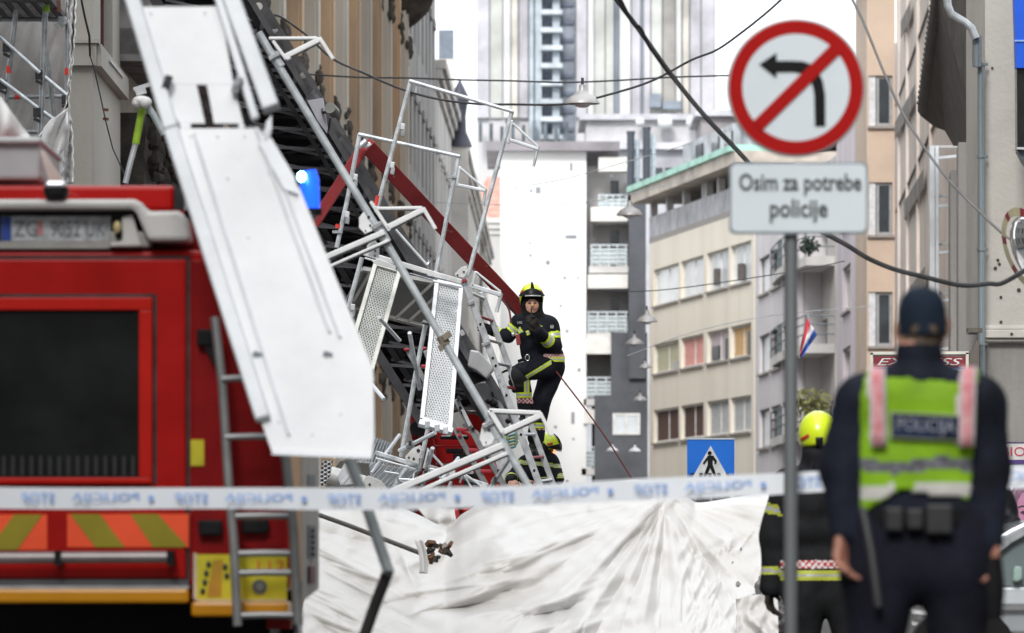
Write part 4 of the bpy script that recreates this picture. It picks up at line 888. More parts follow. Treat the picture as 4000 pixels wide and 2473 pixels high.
b = MB(); rc2 = []
for cx, cy, a0 in ((x1-q-9,y1-q-9,-90),(x1-q-9,y0+q+9,0),(x0+q+9,y0+q+9,90),(x0+q+9,y1-q-9,180)):
    for k in range(6): a = R(a0+k*18); rc2.append(sp(cx+q*math.cos(a), cy-q*math.sin(a))+Vector((0,-.004,0)))
b.prism(rc2, (0,.003,0)); build(b, 'plate_face', rw, pt_)
tx = M('letter_charcoal', (.055,.06,.065), .5)
text('Osim za potrebe', tx, sp(3126, 722)+Vector((0,-.007,0)), 88*D/FPX, pt_, 478*D/FPX, bold=.02)
text('policije', tx, sp(3120, 825)+Vector((0,-.007,0)), 94*D/FPX, pt_, 226*D/FPX, bold=.02)
for y in (350, 700, 860):
    b = MB(); b.tube([P(3090,y-8,D+.06), P(3090,y+8,D+.06)], .036, 16); build(b, 'pole_clamp', galvd, T, True)

# crossing sign
D = 75.0
T = thing('pedestrian_sign', 'square blue pedestrian crossing sign with walking figure behind the tape', 'road sign', G0(2778, D))
b = MB(); b.ppoly([(2684,1716),(2869,1714),(2869,1925),(2685,1925)], D, .03); pd_ = build(b, 'sign_panel', M('sign_blue2', (.0,.13,.58), .4, 0, .06, 2), T)
slab2('panel_edge', M('edge_pale', (.45,.52,.60), .5), 2684, 1711, 2870, 1717, .01, .04, pd_, D)
def pp(nm, m, pts, o): b = MB(); b.prism([P(x,y,D)+Vector((0,-o,0)) for x, y in pts], (0,.006,0)); return build(b, nm, m, pd_)
pp('white_triangle', M('sign_white2', (.60,.62,.64), .5), [(2776,1741),(2855,1884),(2846,1905),(2704,1905),(2694,1884)], .008)
b = MB(); b.disc(P(2772,1770,D-.02), 8*D/FPX, .006, 16); build(b, 'figure_head', bk, pd_)
pp('figure_body', bk, [(2765,1780),(2786,1780),(2800,1800),(2797,1813),(2790,1812),(2791,1802),(2784,1797),(2784,1816),(2800,1862),(2790,1866),(2774,1828),(2758,1866),(2747,1862),(2764,1816),(2764,1797),(2750,1815),(2745,1809)], .017)
for k in range(5): x = 2708+k*29; dx = (k-2)*-5; pp('zebra_stripe', bk, [(x+dx*-1+0,1848),(x+14+dx*-1,1848),(x+14+dx*1.2*-1*1.6,1876),(x+dx*1.2*-1*1.6,1876)], .016)
b = MB(); b.tube([P(2778,1940,D+.05), Vector((P(2778,0,D).x, D+.05, 0))], .03, 10); build(b, 'post', galvd, T)
T = thing('vent_grille', 'dark louvred vent grille just above the sheeting below the pedestrian sign', 'grille', G0(2790, 76))
slab2('grille_back', M('grille_grey', (.30,.31,.31), .6), 2716, 1925, 2850, 2010, 0, .1, T, 76.0)
for k in range(12): slab2('grille_bar', M('grille_dark', (.09,.095,.10), .6), 2722+k*11, 1930, 2727+k*11, 2005, .03, .04, T, 76.0)

# ================================================================ police tape
tape = M('tape_white', (.88,.92,.97), .6, 0, .03, 3, alpha=.92); 
def tpc(x): return (np.interp(x, [-100,0,600,1300,1500,2000,2500,3000,3120,3240,4100],[1944,1945,1946,1950,1949,1938,1913,1893,1886,1880,1862]), np.interp(x, [-100,1300,3120,4100],[25.2,25.0,24.7,24.4]))
TT = thing('barrier_tape', 'white and blue police tape stretched across the whole street and past the sign pole', 'tape', G0(1500, 25))
xs = np.linspace(-100, 4100, 106); vs_ = []; hh = 42
for x in xs:
    y, d = tpc(x); w_ = .05*math.sin(x*.006); 
    vs_ += [P(x, y-hh+2*math.sin(x*.004), d), P(x, y, d), P(x, y+hh+2*math.sin(x*.0053), d)]
mb = MB(); mb.add(vs_, [q for i in range(len(xs)-1) for q in ((3*i,3*i+3,3*i+4,3*i+1),(3*i+1,3*i+4,3*i+5,3*i+2))])
tp_ = build(mb, 'tape_band', tape, TT, False); sm = tp_.modifiers.new('s','SOLIDIFY'); sm.thickness = .0006
ink = M('tape_ink', (.28,.46,.86), .5)
x = 85
while x < 3950:
    for word, wd, off in (('STOP', 130, 0),('POLICIJA', 265, 195)):
        cx = x+off+wd/2; 
        if abs(cx-3090) < 40: continue
        y, d = tpc(cx); y0, _ = tpc(cx-60); y1, _ = tpc(cx+60)
        text(word, ink, P(cx, y, d)+Vector((0,-.022,0)), 40*d/FPX, TT, wd*d/FPX, flip=True, bold=.01, rotz=math.atan2(y0-y1, 120), thick=.0005)
    y, d = tpc(x+505); b = MB(); b.disc(P(x+505, y, d-.022), 12*d/FPX, .0008, 14); build(b, 'printed_dot', ink, TT)
    x += 598

# ================================================================ overhead cables and lamps
def cable(label, pts, d, r_, m=dark, name='overhead_cable', cat='cable', n=6):
    pp_ = [P(x, y, d if not isinstance(d, (list,tuple)) else d[i]) for i, (x, y) in enumerate(pts)]
    out = []
    for i in range(len(pp_)-1):
        p0 = pp_[max(i-1,0)]; p1 = pp_[i]; p2 = pp_[i+1]; p3 = pp_[min(i+2,len(pp_)-1)]
        for k in range(5):
            t = k/5; out.append(.5*((2*p1)+(p2-p0)*t+(2*p0-5*p1+4*p2-p3)*t*t+(3*p1-p0-3*p2+p3)*t**3))
    out.append(pp_[-1]); b = MB(); b.tube(out, r_, n); return tag(build(b, name, m, None, True), label, cat)
cable('thick dark twisted cable running steeply down behind the round sign', [(2380,-50),(2409,0),(2491,109),(2616,284),(2753,453),(2906,616),(3010,740),(3120,850),(3235,918),(3305,956),(3393,1010),(3491,1051),(3600,1079),(3753,1114),(3860,1108),(3922,1103),(4060,1020)], 40, .017)
cable('second strand twisted round the upper end of the thick dark cable', [(2400,-50),(2470,88),(2500,108),(2530,170),(2560,215),(2616,292)], 39.9, .012, black)
cable('dark span wire sagging from the facade past the lamp to the upper right', [(1060,60),(1100,68),(1200,140),(1300,230),(1420,285),(1560,345),(1700,385),(1850,405),(2000,408),(2220,405),(2420,358),(2560,310),(2700,235),(2800,195),(2900,125),(3000,45),(3060,-10)], 70, .014)
cable('nearly level span wire crossing the tower at mid height', [(1200,290),(1400,302),(1600,305),(1800,312),(2000,316),(2200,322),(2400,315),(2600,303),(2810,296),(2870,296)], 90, .014)
cable('grey braided cable descending in front of the tan bay towards the mirror', [(3310,-40),(3330,0),(3371,82),(3458,295),(3529,447),(3638,616),(3730,730),(3818,818),(3880,880),(3940,930),(4060,1010)], 44, .010, M('braid', (.30,.30,.31), .5, .5))
cable('thin grey wire sloping across the white party wall', [(2000,735),(2200,700),(2420,640),(2700,560)], 110, .008, galvd)
cable('faint horizontal wire across the strip windows', [(2330,1135),(2500,1138),(2700,1120),(3100,1060),(3300,1020)], 100, .009, dark)
cable('thin wire across the upper white wall', [(1700,790),(2000,800),(2300,790),(2700,700)], 120, .008, galvd)
cable('thin black wire low over the beige block', [(2450,1390),(2700,1300),(3000,1235),(3400,1195)], 100, .007, galvd)
lampm = M('lamp_shade', (.42,.41,.41), .4, .2, .1, 3); bright = M('lamp_white', (.85,.86,.88), .35)
def street_lamp(px, py, r_px, d, label, m, wd=1.0):
    r_ = r_px*d/FPX; c = P(px, py, d); t = thing('hanging_lamp', label, 'street lamp', c, 'bell shaped lamps hanging over the street')
    n = 20; pr_ = [(r_, 0), (r_*.98, r_*.12), (r_*.72, r_*.42), (r_*.34, r_*.62), (r_*.2, r_*.8), (r_*.18, r_*1.1), (.001, r_*1.12)]
    vs_ = [(c.x+a*math.cos(2*math.pi*k/n), c.y+a*math.sin(2*math.pi*k/n), c.z+z) for a, z in pr_ for k in range(n)]
    b = MB(); b.add(vs_, [(i*n+k, i*n+(k+1)%n, (i+1)*n+(k+1)%n, (i+1)*n+k) for i in range(len(pr_)-1) for k in range(n)]+[tuple(range(n))]); build(b, 'shade', m, t, True)
    b = MB(); b.ell(c+Vector((0,0,r_*.02)), r_*.5, r_*.5, r_*.25, 12, 8); build(b, 'bulb', M('bulb_white', (.8,.82,.85), .2), t, True)
    b = MB(); b.tube([c+Vector((0,0,r_*1.1)), c+Vector((0,0,r_*1.5))], r_*.08, 6); build(b, 'hanger', dark, t)
for a in ((2275,406,68,70,'large grey bell lamp hanging from the wires in front of the tower',lampm),
    (2460,842,52,130,'grey lamp hanging in front of the upper balconies, high above its row',lampm),
    (2527,1258,42,120,'cluster lamp hanging left of the beige strip windows',lampm),
    (2478,1345,37,140,'shallow lamp hanging just below the cluster lamp over the dark corner strip',lampm),
    (2520,1438,26,150,'small shallow lamp at the edge of the beige block, third down',lampm),
    (2500,1565,28,160,'pale lamp hanging over the dark lower wall, above the two white ones',lampm),
    (2392,1762,24,170,'left one of two bright white lamps low over the dark ground floor',bright),
    (2480,1764,24,170,'right one of two bright white lamps low over the dark ground floor',bright)): street_lamp(*a)
# flag
T = thing('flag', 'red white and blue flag hanging beside the sign pole', 'flag', P(3128, 1395, 110))
n = 14
for k, m in enumerate((M('flag_red', (.62,.05,.08), .7), M('flag_white', (.74,.74,.78), .7), M('flag_blue', (.02,.10,.48), .7))):
    vs_ = []
    for j in range(n+1):
        t = j/n; A = P(3152+t*-30, 1240+t*150, 110); B_ = P(3192-t*62, 1310+t*85, 110)
        for s_ in (k/3, (k+1)/3): p = A.lerp(B_, s_); p.y += .12*math.sin(s_*7+t*4); vs_.append(p)
    b = MB(); b.add(vs_, [(2*j, 2*j+1, 2*j+3, 2*j+2) for j in range(n)]); o = build(b, 'stripe', m, T, True); s_ = o.modifiers.new('s','SOLIDIFY'); s_.thickness = .006
b = MB(); b.tube([P(3120,1400,110.1), P(3158,1225,110.1)], .02, 8); build(b, 'staff', galvd, T)
b = MB(); b.ppoly([(3258,1592),(3285,1592),(3285,1700),(3258,1700)], 90, .1); T = thing('blue_sign', 'small blue sign edge visible between firefighter helmet and policeman', 'sign', G0(3270, 90)); build(b, 'panel', M('band_blue'), T)
b = MB(); b.tube([P(3270,1695,90.05), Vector((P(3270,0,90).x,90.05,0))], .03, 8); build(b, 'post', galvd, T)

# ================================================================ TURNTABLE LADDER
T = thing('turntable_ladder', 'dark telescopic turntable ladder rising up left from its red turret behind the collapsed scaffold', 'aerial ladder', G0(1850, 67))
dl = M('ladder_lattice', (.12,.12,.128), .45, .5, .25, 3); dlg = M('ladder_rail_grey', (.36,.36,.385), .45, .5, .2, 3); brn = M('ladder_rail_brown', (.07,.06,.055), .5, .4)
def LD(y): return 60.5 + (y/1900)*6.0
def LR(y, o=0): return P(1012+ y*.606, y, LD(y)+o)
def LL(y, o=0): return P(1470+(y-1370)*.63, y, LD(y)+o)
for (fn, nm, a, bb, o, w_, m) in ((LR,'outer_rail',-100,1640,0,.10,dlg),(LR,'lower_rail',-100,1640,.45,.09,dl),(LL,'outer_rail',-100,1640,0,.10,dlg),(LL,'lower_rail',-100,1640,.45,.11,brn)):
    b = MB(); b.beam(fn(a,o), fn(bb,o), w_, w_); build(b, nm, m, T)
def mix(y, s_, o=0): return LL(y,o).lerp(LR(y,o), s_)
for s_, o, w_ in ((.16,.1,.07),(.84,.1,.07),(.76,.2,.06),(.24,.2,.06),(.92,-.25,.06),(.68,-.15,.05)):
    b = MB(); b.beam(mix(-100,s_,o), mix(1640,s_,o), w_, w_); build(b, 'section_rail', dl if s_ < .9 else dlg, T)
k = 0; y = -80
while y < 1600:
    b = MB(); b.tube([mix(y-20,.02,.15), mix(y+14,.98,.15)], .035, 8); build(b, 'rung', black, T, True)
    b = MB(); b.beam(mix(y+24,.05,-.05), mix(y+44,.80,-.05), .035, .045); build(b, 'cross_bar', M('ladder_bar', (.17,.17,.185), .45, .5), T)
    b = MB(); b.beam(mix(y+2,.10,.02), mix(y+78,.82,.02), .03, .035); build(b, 'truss_diagonal', dlg, T)
    b = MB(); b.beam(mix(y+78,.12,.55), mix(y+2,.9,.42), .035, .05); build(b, 'truss_diagonal', dl, T)
    for fn in (LL, LR):
        b = MB(); b.beam(fn(y,0), fn(y+39,.45), .04, .04); build(b, 'side_brace', dl, T)
    if k % 3 == 0:
        b = MB(); b.tube([mix(y+8,.3,.1), mix(y+12,.62,.1)], .055, 10); build(b, 'rung_sleeve', black, T, True)
    y += 39*2; k += 1
b = MB(); b.prism([mix(-100,.05,.75), mix(1600,.05,.75), mix(1600,.95,.75), mix(-100,.95,.75)], (0,.03,0)); build(b, 'belly_plate', M('ladder_belly', (.035,.035,.04), .6, .2, .3, 5), T)
for y0, y1 in ((120,330),(360,520),(540,640)):
    b = MB(); b.beam(mix(y0,.98,-.3), mix(y1,1.04,-.3), .05, .05); build(b, 'handrail', dlg, T)
for y0 in (40, 130, 250, 330, 560, 700):
    b = MB(); b.beam(LR(y0,-.05), mix(y0+70,.86,-.05), .04, .04); build(b, 'rail_brace', dlg, T)
for (x, y, r_) in ((1070,125,10),(1185,295,12),(1010,25,14)):
    b = MB(); b.disc(P(x,y,LD(y)-.25), r_*1.1*LD(y)/FPX, .06, 18); build(b, 'pulley', M('pulley_pale', (.45,.44,.40), .5, .3), T)
b = MB(); b.ppoly([(1200,392),(1262,382),(1280,500),(1276,520),(1240,470)], LD(450)-.6, .12); build(b, 'control_box', M('box_lilac_grey', (.42,.41,.46), .45, .2, .1, 4), T)
c = P(1297,430,LD(430)-.8); b = MB(); b.tube([c+Vector((-.02,-.06,.02)), c+Vector((.02,.08,-.02))], .062, 18); build(b, 'spotlight', M('spot_grey', (.18,.18,.17), .4, .4), T, True)
b = MB(); b.tube([P(1258,420,LD(420)-.4), P(1262,440,LD(440)-.7), P(1285,436,LD(430)-.75)], .018, 8); b.tube([P(1290,460,LD(450)-.4), P(1285,500,LD(450)-.35), P(1278,518,LD(500)-.3)], .012, 6); build(b, 'spotlight_arm', dark, T, True)
# housings at the foot
gb = M('housing_grey', (.33,.335,.35), .45, .3, .12, 3)
b = MB(); b.ppoly([(1836,1365),(1872,1372),(1915,1420),(1932,1440),(1900,1480),(1862,1448),(1826,1430)], 63.6, .4); build(b, 'housing', M('housing_light', (.45,.455,.47), .4, .2, .1, 3), T, bevel=.02)
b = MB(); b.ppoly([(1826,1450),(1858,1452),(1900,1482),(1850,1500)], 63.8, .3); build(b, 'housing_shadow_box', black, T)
b = MB(); b.ppoly([(1846,1495),(1905,1490),(1985,1620),(1990,1690),(1930,1640),(1860,1580)], 64.2, .5); build(b, 'cable_housing', gb, T, bevel=.02)
b = MB(); b.ppoly([(1918,1530),(1924,1528),(1930,1548),(1924,1552)], 64.1, .05); build(b, 'printed_mark', black, T)
for p, q in (((1888,1300),(2010,1660)),((1900,1480),(1978,1605)),((1805,1300),(1850,1395))):
    b = MB(); b.beam(P(*p,64.0), P(*q,64.4), .05, .08); build(b, 'base_rail', dlg, T)
for (x, y, r_) in ((1928,1575,18),(1908,1568,12),(1985,1645,12),(1940,1590,10)):
    b = MB(); c = P(x,y,63.9); b.ell(c, r_*64/FPX, .07, r_*64/FPX*.9, 12, 8); build(b, 'rubber_knob', black, T, True)
# red turret
for pts, d, t, m, nm in (
    ([(1605,1615),(1680,1600),(1700,1760),(1720,1990),(1640,1990),(1640,1800),(1600,1680)], 66.6, .8, redd, 'turret_cheek'),
    ([(1640,1690),(1780,1660),(1860,1700),(1930,1800),(2000,1950),(2000,2080),(1600,2080),(1620,1990)], 67.4, 1.5, redd, 'turret_body'),
    ([(1812,1612),(1862,1604),(1905,1640),(1925,1700),(1898,1740),(1868,1680),(1830,1670)], 66.0, .5, red, 'turret_arm'),
    ([(1860,1830),(1930,1790),(1970,1900),(1985,1960),(1860,1910)], 66.3, .5, red, 'turret_step_box'),
    ([(1724,1990),(1790,1985),(1800,2030),(1765,2056),(1740,2040)], 65.8, .5, M('red_highlight', (.60,.045,.05), .4), 'lower_box'),
    ([(1800,1985),(1850,1980),(1850,2010),(1822,2030)], 65.9, .5, red, 'lower_box')):
    b = MB(); b.ppoly(pts, d, t); build(b, nm, m, T, bevel=.03)
for (x0, y0, x1, y1, m) in ((1720,1702,1830,1716,black),(1722,1700,1762,1710,alu),(1795,1698,1826,1708,alu),(1742,1752,1810,1770,black),(1752,1754,1784,1762,alu),(1770,1770,1830,1800,black),(1808,1655,1840,1668,M('white_lamp',(.8,.8,.8),.3)),(1775,1848,1870,1868,black),(1800,1840,1850,1862,alu),(1812,1874,1880,1900,black),(1838,1885,1865,1897,alu),(1640,1700,1700,1712,dark),(1690,1740,1860,1746,redd),(1700,1810,1860,1816,dark)):
    slab2('turret_fitting', m, x0, y0, x1, y1, .0, .2, T, 65.9, .01)
b = MB(); b.tube([P(1630,1672,66.2), P(1632,1674,66.0)], .09, 20); build(b, 'pivot_pin', dark, T, True)
b = MB(); b.tube([P(1622,1700,66.3), P(1640,1745,66.3)], .05, 12); build(b, 'ram', redd, T, True)
slab2('silver_deck', galvd, 1845, 1984, 1980, 1998, 0, 1, T, 65.2)
b = MB(); a = P(1200,2200,66); c = P(2030,2090,66); b.box((a.x-2, 66.2, .5), (c.x, 72, c.z)); build(b, 'chassis', redd, T)
for x in (1500, 1900):
    c = P(x,0,66.4); b = MB(); b.tube([Vector((c.x,66.1,.5)), Vector((c.x,66.5,.5))], .5, 24); build(b, 'wheel', black, T, True)
# ================================================================ COLLAPSED SCAFFOLD
D = 57.0
def tb(pts, r_, d, nm, par, m=galv, n=12):
    b = MB(); b.tube([P(x, y, d if not isinstance(d, (list,tuple)) else d[i]) for i, (x, y) in enumerate(pts)], r_, n); return build(b, nm, m, par, True)
def bmx(p, q, wpx, d, nm, par, m=galvw, dep=.05, bev=.006, dq=None):
    dq = dq or d; b = MB(); b.beam(P(*p, d), P(*q, dq), wpx*d/FPX, dep); return build(b, nm, m, par, bevel=bev)
def plate(pts, d, t, nm, par, m=galvw, holes=()):
    b = MB(); b.ppoly(pts, d, t); o = build(b, nm, m, par, bevel=.004)
    for x, y, r_ in holes: b = MB(); b.disc(P(x, y, d-.012), r_*d/FPX, .01, 12); build(b, 'plate_hole', M('hole_black', (.03,.03,.03), .8), par)
    return o
def wedge(x, y, d, par):
    b = MB(); c = P(x, y, d); b.obox(c, Vector((.022,0,-.004)), Vector((0,.03,0)), Vector((.004,0,.03))); build(b, 'coupling_cup', galvw, par, bevel=.004)
    b = MB(); b.obox(c+Vector((.003,0,-.06)), Vector((.02,0,-.005)), Vector((0,.025,0)), Vector((.006,0,.035))); build(b, 'coupling_wedge', galvd, par, bevel=.004)
# two upper end frames
T = thing('end_frame', 'tallest galvanised scaffold frame tilted right with a red band low on its left upright', 'scaffold frame', P(1650, 1090, D), 'collapsed scaffold frames')
tb([(1606,311),(1469,830)], .0225, D, 'upright', T); tb([(2000,435),(1829,1075)], .0225, D, 'upright', T)
tb([(1600,316),(2004,436)], .019, D-.02, 'top_rail', T); tb([(1628,332),(1624,362)], .012, D, 'peg', T)
tb([(1478,765),(1470,803)], .026, D, 'red_band', T, M('red_band'))
for x, y in ((1573,495),(1532,645)): wedge(x, y, D-.03, T)
bmx((2003,482),(2104,575), 9, D-.03, 'bracket_strut', T); bmx((1986,545),(2104,583), 12, D-.03, 'bracket_arm', T); tb([(2102,572),(2084,650)], .016, D-.03, 'bracket_spigot', T)
bmx((2000,470),(1986,560), 10, D-.03, 'bracket_post', T)
T = thing('end_frame', 'smaller galvanised scaffold frame tilted right in front of the dark ladder', 'scaffold frame', P(1500, 1060, D), 'collapsed scaffold frames')
tb([(1405,524),(1357,780),(1315,967)], .0225, D+.4, 'upright', T); tb([(1793,607),(1750,825),(1704,1062)], .0225, D+.4, 'upright', T)
tb([(1400,524),(1796,611)], .019, D+.38, 'top_rail', T)
for x, y in ((1388,692),(1356,838)): wedge(x, y, D+.35, T)
bmx((1795,655),(1895,737), 9, D+.35, 'bracket_strut', T); bmx((1783,722),(1897,745), 12, D+.35, 'bracket_arm', T); tb([(1898,738),(1887,802)], .016, D+.35, 'bracket_spigot', T); bmx((1796,650),(1784,725), 10, D+.35, 'bracket_post', T)
for x, y in ((1768,690),(1318,906)):
    b = MB(); c = P(x, y, D+.38); b.obox(c, Vector((.05,0,0)), Vector((0,.03,0)), Vector((0,0,.014))); build(b, 'rosette', galvd, T)
tb([(1321,876),(1319,892)], .026, D+.4, 'red_band', T, M('red_band'))
T = thing('end_frame', 'galvanised bracket and tube stub right of the perforated decks beside the aluminium ladder', 'scaffold frame', P(1880, 1160, D), 'collapsed scaffold frames')
bmx((1859,1062),(1957,1141), 8, D-.2, 'bracket_strut', T); bmx((1838,1116),(1958,1152), 17, D-.2, 'bracket_arm', T); tb([(1958,1146),(1940,1219)], .019, D-.2, 'bracket_spigot', T); bmx((1857,1060),(1845,1120), 10, D-.2, 'bracket_post', T)
plate([(1776,1070),(1800,1045),(1822,1038),(1828,1060),(1812,1085),(1780,1082)], D-.1, .012, 'gusset', T, M('gusset_white', (.72,.72,.71), .5, .2), ((1787,1075,4),(1812,1062,4)))

# perforated decks
def perf(name, base_, hole, ang, sc_x, sc_y, thr, mode=0):
    m = bpy.data.materials.new(name); m.use_nodes = True; t = m.node_tree; N = t.nodes.new; L = t.links.new; b = t.nodes['Principled BSDF']
    tcn = N('ShaderNodeTexCoord'); mp = N('ShaderNodeMapping'); mp.inputs['Rotation'].default_value = (0, ang, 0); L(tcn.outputs['Object'], mp.inputs['Vector'])
    sx = N('ShaderNodeSeparateXYZ'); L(mp.outputs['Vector'], sx.inputs[0])
    def Mth(op, a, b_=None):
        n_ = N('ShaderNodeMath'); n_.operation = op
        for i, q in enumerate((a, b_)):
            if q is None: continue
            if isinstance(q, (int, float)): n_.inputs[i].default_value = q
            else: L(q, n_.inputs[i])
        return n_.outputs[0]
    u = Mth('MULTIPLY', sx.outputs['X'], sc_x); v = Mth('MULTIPLY', sx.outputs['Z'], sc_y)
    row = Mth('FLOOR', v); u = Mth('ADD', u, Mth('MULTIPLY', row, .5))
    fu = Mth('SUBTRACT', Mth('FRACT', u), .5); fv = Mth('SUBTRACT', Mth('FRACT', v), .5)
    r_ = Mth('ADD', Mth('MULTIPLY', fu, fu), Mth('MULTIPLY', fv, fv)); h = Mth('LESS_THAN', r_, thr)
    mxn = N('ShaderNodeMixRGB'); L(h, mxn.inputs['Fac']); mxn.inputs[1].default_value = (*base_, 1); mxn.inputs[2].default_value = (*hole, 1)
    nz_ = N('ShaderNodeTexNoise'); nz_.inputs['Scale'].default_value = 5; mm = N('ShaderNodeMixRGB'); mm.blend_type = 'MULTIPLY'; mm.inputs['Fac'].default_value = .35
    L(mxn.outputs[0], mm.inputs[1]); L(nz_.outputs['Fac'], mm.inputs[2]); L(mm.outputs[0], b.inputs['Base Color'])
    b.inputs['Metallic'].default_value = .35; b.inputs['Roughness'].default_value = .45
    bp = N('ShaderNodeBump'); bp.inputs['Strength'].default_value = .6; bp.inputs['Distance'].default_value = .01
    L(Mth('MULTIPLY', r_, 2), bp.inputs['Height']); L(bp.outputs[0], b.inputs['Normal'])
    return m
pf1 = perf('perforated_steel_warm', (.62,.63,.60), (.10,.11,.11), R(-17), 36, 44, .085)
pf2 = perf('perforated_steel_bright', (.78,.80,.82), (.16,.18,.20), R(-9), 38, 42, .075)
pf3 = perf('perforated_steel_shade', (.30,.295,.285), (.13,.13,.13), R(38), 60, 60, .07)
def deck(name, label, corners, d, m, tilt=0.0, rim=.05, fm=galvw, grp='collapsed scaffold decks'):
    ds = [d, d, d+tilt, d+tilt]; c = [P(x, y, dd) for (x, y), dd in zip(corners, ds)]   # TL TR BR BL
    cen = (c[0]+c[1]+c[2]+c[3])/4; T = thing(name, label, 'scaffold deck', Vector((cen.x, cen.y, min(p.z for p in c))), grp)
    up = (c[0]-c[3]).normalized(); rt_ = (c[1]-c[0]).normalized(); nrm = rt_.cross(up).normalized(); nrm = nrm if nrm.y < 0 else -nrm
    b = MB(); b.prism([p for p in c], -nrm*.012); build(b, 'perforated_sheet', m, T)
    for p, q, nm in ((c[0], c[3], 'side_rail'), (c[1], c[2], 'side_rail'), (c[0], c[1], 'end_cap'), (c[3], c[2], 'end_cap')):
        b = MB(); b.beam(p+nrm*.01, q+nrm*.01, .045, .05, up=nrm); build(b, nm, fm, T, bevel=.005)
    return T, c, nrm
T, c, nrm = deck('perforated_deck', 'left steel deck with round punched holes hanging tilted beside the white platform', [(1466,1034),(1560,1062),(1452,1446),(1358,1400)], 57.2, pf1, -.5, fm=M('deck_rim_warm', (.66,.66,.62), .45, .4))
T, c, nrm = deck('perforated_deck', 'right bright steel deck with small oval holes hanging below the cross beam', [(1706,1104),(1800,1126),(1757,1676),(1648,1640)], 57.0, pf2, -.7)
b = MB(); b.beam(c[3]+Vector((-.03,-.05,-.03)), c[2]+Vector((.03,-.05,-.03)), .06, .075, up=nrm); build(b, 'end_hook_rail', galvw, T, bevel=.006)
for k in (.2,.55,.85):
    b = MB(); p = (c[3].lerp(c[2], k))+Vector((0,-.08,-.03)); b.obox(p, Vector((.025,0,0)), Vector((0,.02,0)), Vector((0,0,.035))); build(b, 'claw', galv, T, bevel=.004)
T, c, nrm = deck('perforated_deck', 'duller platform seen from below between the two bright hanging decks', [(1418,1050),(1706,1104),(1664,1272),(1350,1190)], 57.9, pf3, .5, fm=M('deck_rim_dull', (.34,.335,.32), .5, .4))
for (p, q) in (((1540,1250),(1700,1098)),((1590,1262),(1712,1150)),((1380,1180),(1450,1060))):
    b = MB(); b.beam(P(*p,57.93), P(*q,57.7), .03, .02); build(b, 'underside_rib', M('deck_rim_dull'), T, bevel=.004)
# cross beam
T = thing('cross_beam', 'long white cross beam sloping down right above the hanging perforated decks', 'beam', P(1610, 1060, 56.6))
bmx((1421,988),(1803,1102), 20, 56.6, 'beam', T, M('beam_white', (.76,.77,.77), .4, .3))
bmx((1424,1008),(1500,1030), 7, 56.5, 'lower_flange', T, galv); bmx((1600,1068),(1740,1108), 6, 56.5, 'lower_flange', T, galvd)
plate([(1452,1020),(1478,1010),(1500,1018),(1545,1038),(1566,1050),(1560,1062),(1530,1048),(1462,1030)], 56.4, .02, 'hook_plate', T, M('beam_white'), ((1548,1048,3),))
bmx((1690,1098),(1806,1122), 9, 56.4, 'hook_plate', T)
tb([(1668,1075),(1742,1092)], .014, 56.5, 'locking_bar', T, galvd)
# tubes hanging below
for pts, lab in (([(1414,1006),(1361,1200)], 'short dull tube just left of the left perforated deck'), ([(1663,1262),(1620,1480),(1567,1785)], 'long tube dropping from the duller platform to the red turret'), ([(1677,1655),(1637,1830)], 'short tube coming out below the right bright deck')):
    b = MB(); b.tube([P(x,y,57.0+.3*(lab[0]=='l')) for x,y in pts], .0235, 12); tag(build(b, 'scaffold_tube', galv, None, True), lab, 'tube', 'loose scaffold tubes')
T = thing('coupler', 'small coupler clamp at the top end of the long dropping tube', 'coupler', P(1665, 1262, 57)); b = MB(); b.tube([P(1660,1268,57.2),P(1668,1256,57.2)], .04, 12); build(b, 'ring', galvd, T, True); bmx((1650,1262),(1680,1268), 8, 57.1, 'bolt', T, dark)
b = MB(); c = P(1368, 1195, 57); T = thing('coupler', 'bright coupling cup under the short dull tube left of the decks', 'coupler', c); wedge(1378, 1200, 56.9, T)
b = MB(); b.tube([P(1545,897,57.6), P(1668,1036,57.6), P(1680,1016,57.6)], .013, 8); tag(build(b, 'toggle_rod', galvw, None, True), 'thin bright rod with a hooked end hanging under the middle bracket', 'rod')
# lower decks beside the white platform
T = thing('ribbed_deck', 'ribbed grey decking lying below a pair of rails at the foot of the white platform', 'scaffold deck', P(1480, 1910, 56.8), 'collapsed scaffold decks')
rd = M('ribbed_grey', (.26,.27,.275), .5, .4, .15, 5)
b = MB(); b.prism([P(1392,1800,57.4), P(1640,1838,57.0), P(1562,1912,56.4), P(1320,1896,56.6)], (0,.05,-.02)); build(b, 'sheet', rd, T)
for k in range(22):
    t = k/21; a = P(1400+230*t, 1804+36*t, 57.38-.4*t); q = P(1328+228*t, 1894+16*t, 56.58-.2*t); b = MB(); b.beam(a+Vector((0,-.02,.01)), q+Vector((0,-.02,.01)), .016, .02); build(b, 'rib', galvd if k % 2 else rd, T)
bmx((1468,1768),(1640,1822), 17, 56.5, 'rail', T, galv); bmx((1466,1790),(1625,1834), 8, 56.4, 'rail', T, galvw); bmx((1500,1842),(1560,1852), 7, 56.2, 'edge_strip', T, galvw)
plate([(1583,1783),(1612,1752),(1640,1738),(1652,1748),(1640,1790),(1630,1812),(1584,1798)], 56.3, .015, 'gusset', T, M('gusset_white'), ((1634,1760,7),(1597,1787,4),(1616,1792,5)))
bmx((1668,1752),(1730,1820), 9, 56.4, 'strut', T, galvw); bmx((1660,1818),(1780,1860), 20, 56.8, 'channel', T, M('gusset_white')); tb([(1645,1790),(1640,1840)], .02, 56.3, 'post', T, galvd)
bmx((1672,1758),(1655,1830), 8, 56.2, 'edge_strip', T, galvw); tb([(1762,1880),(1748,1925)], .018, 56.5, 'stub', T)
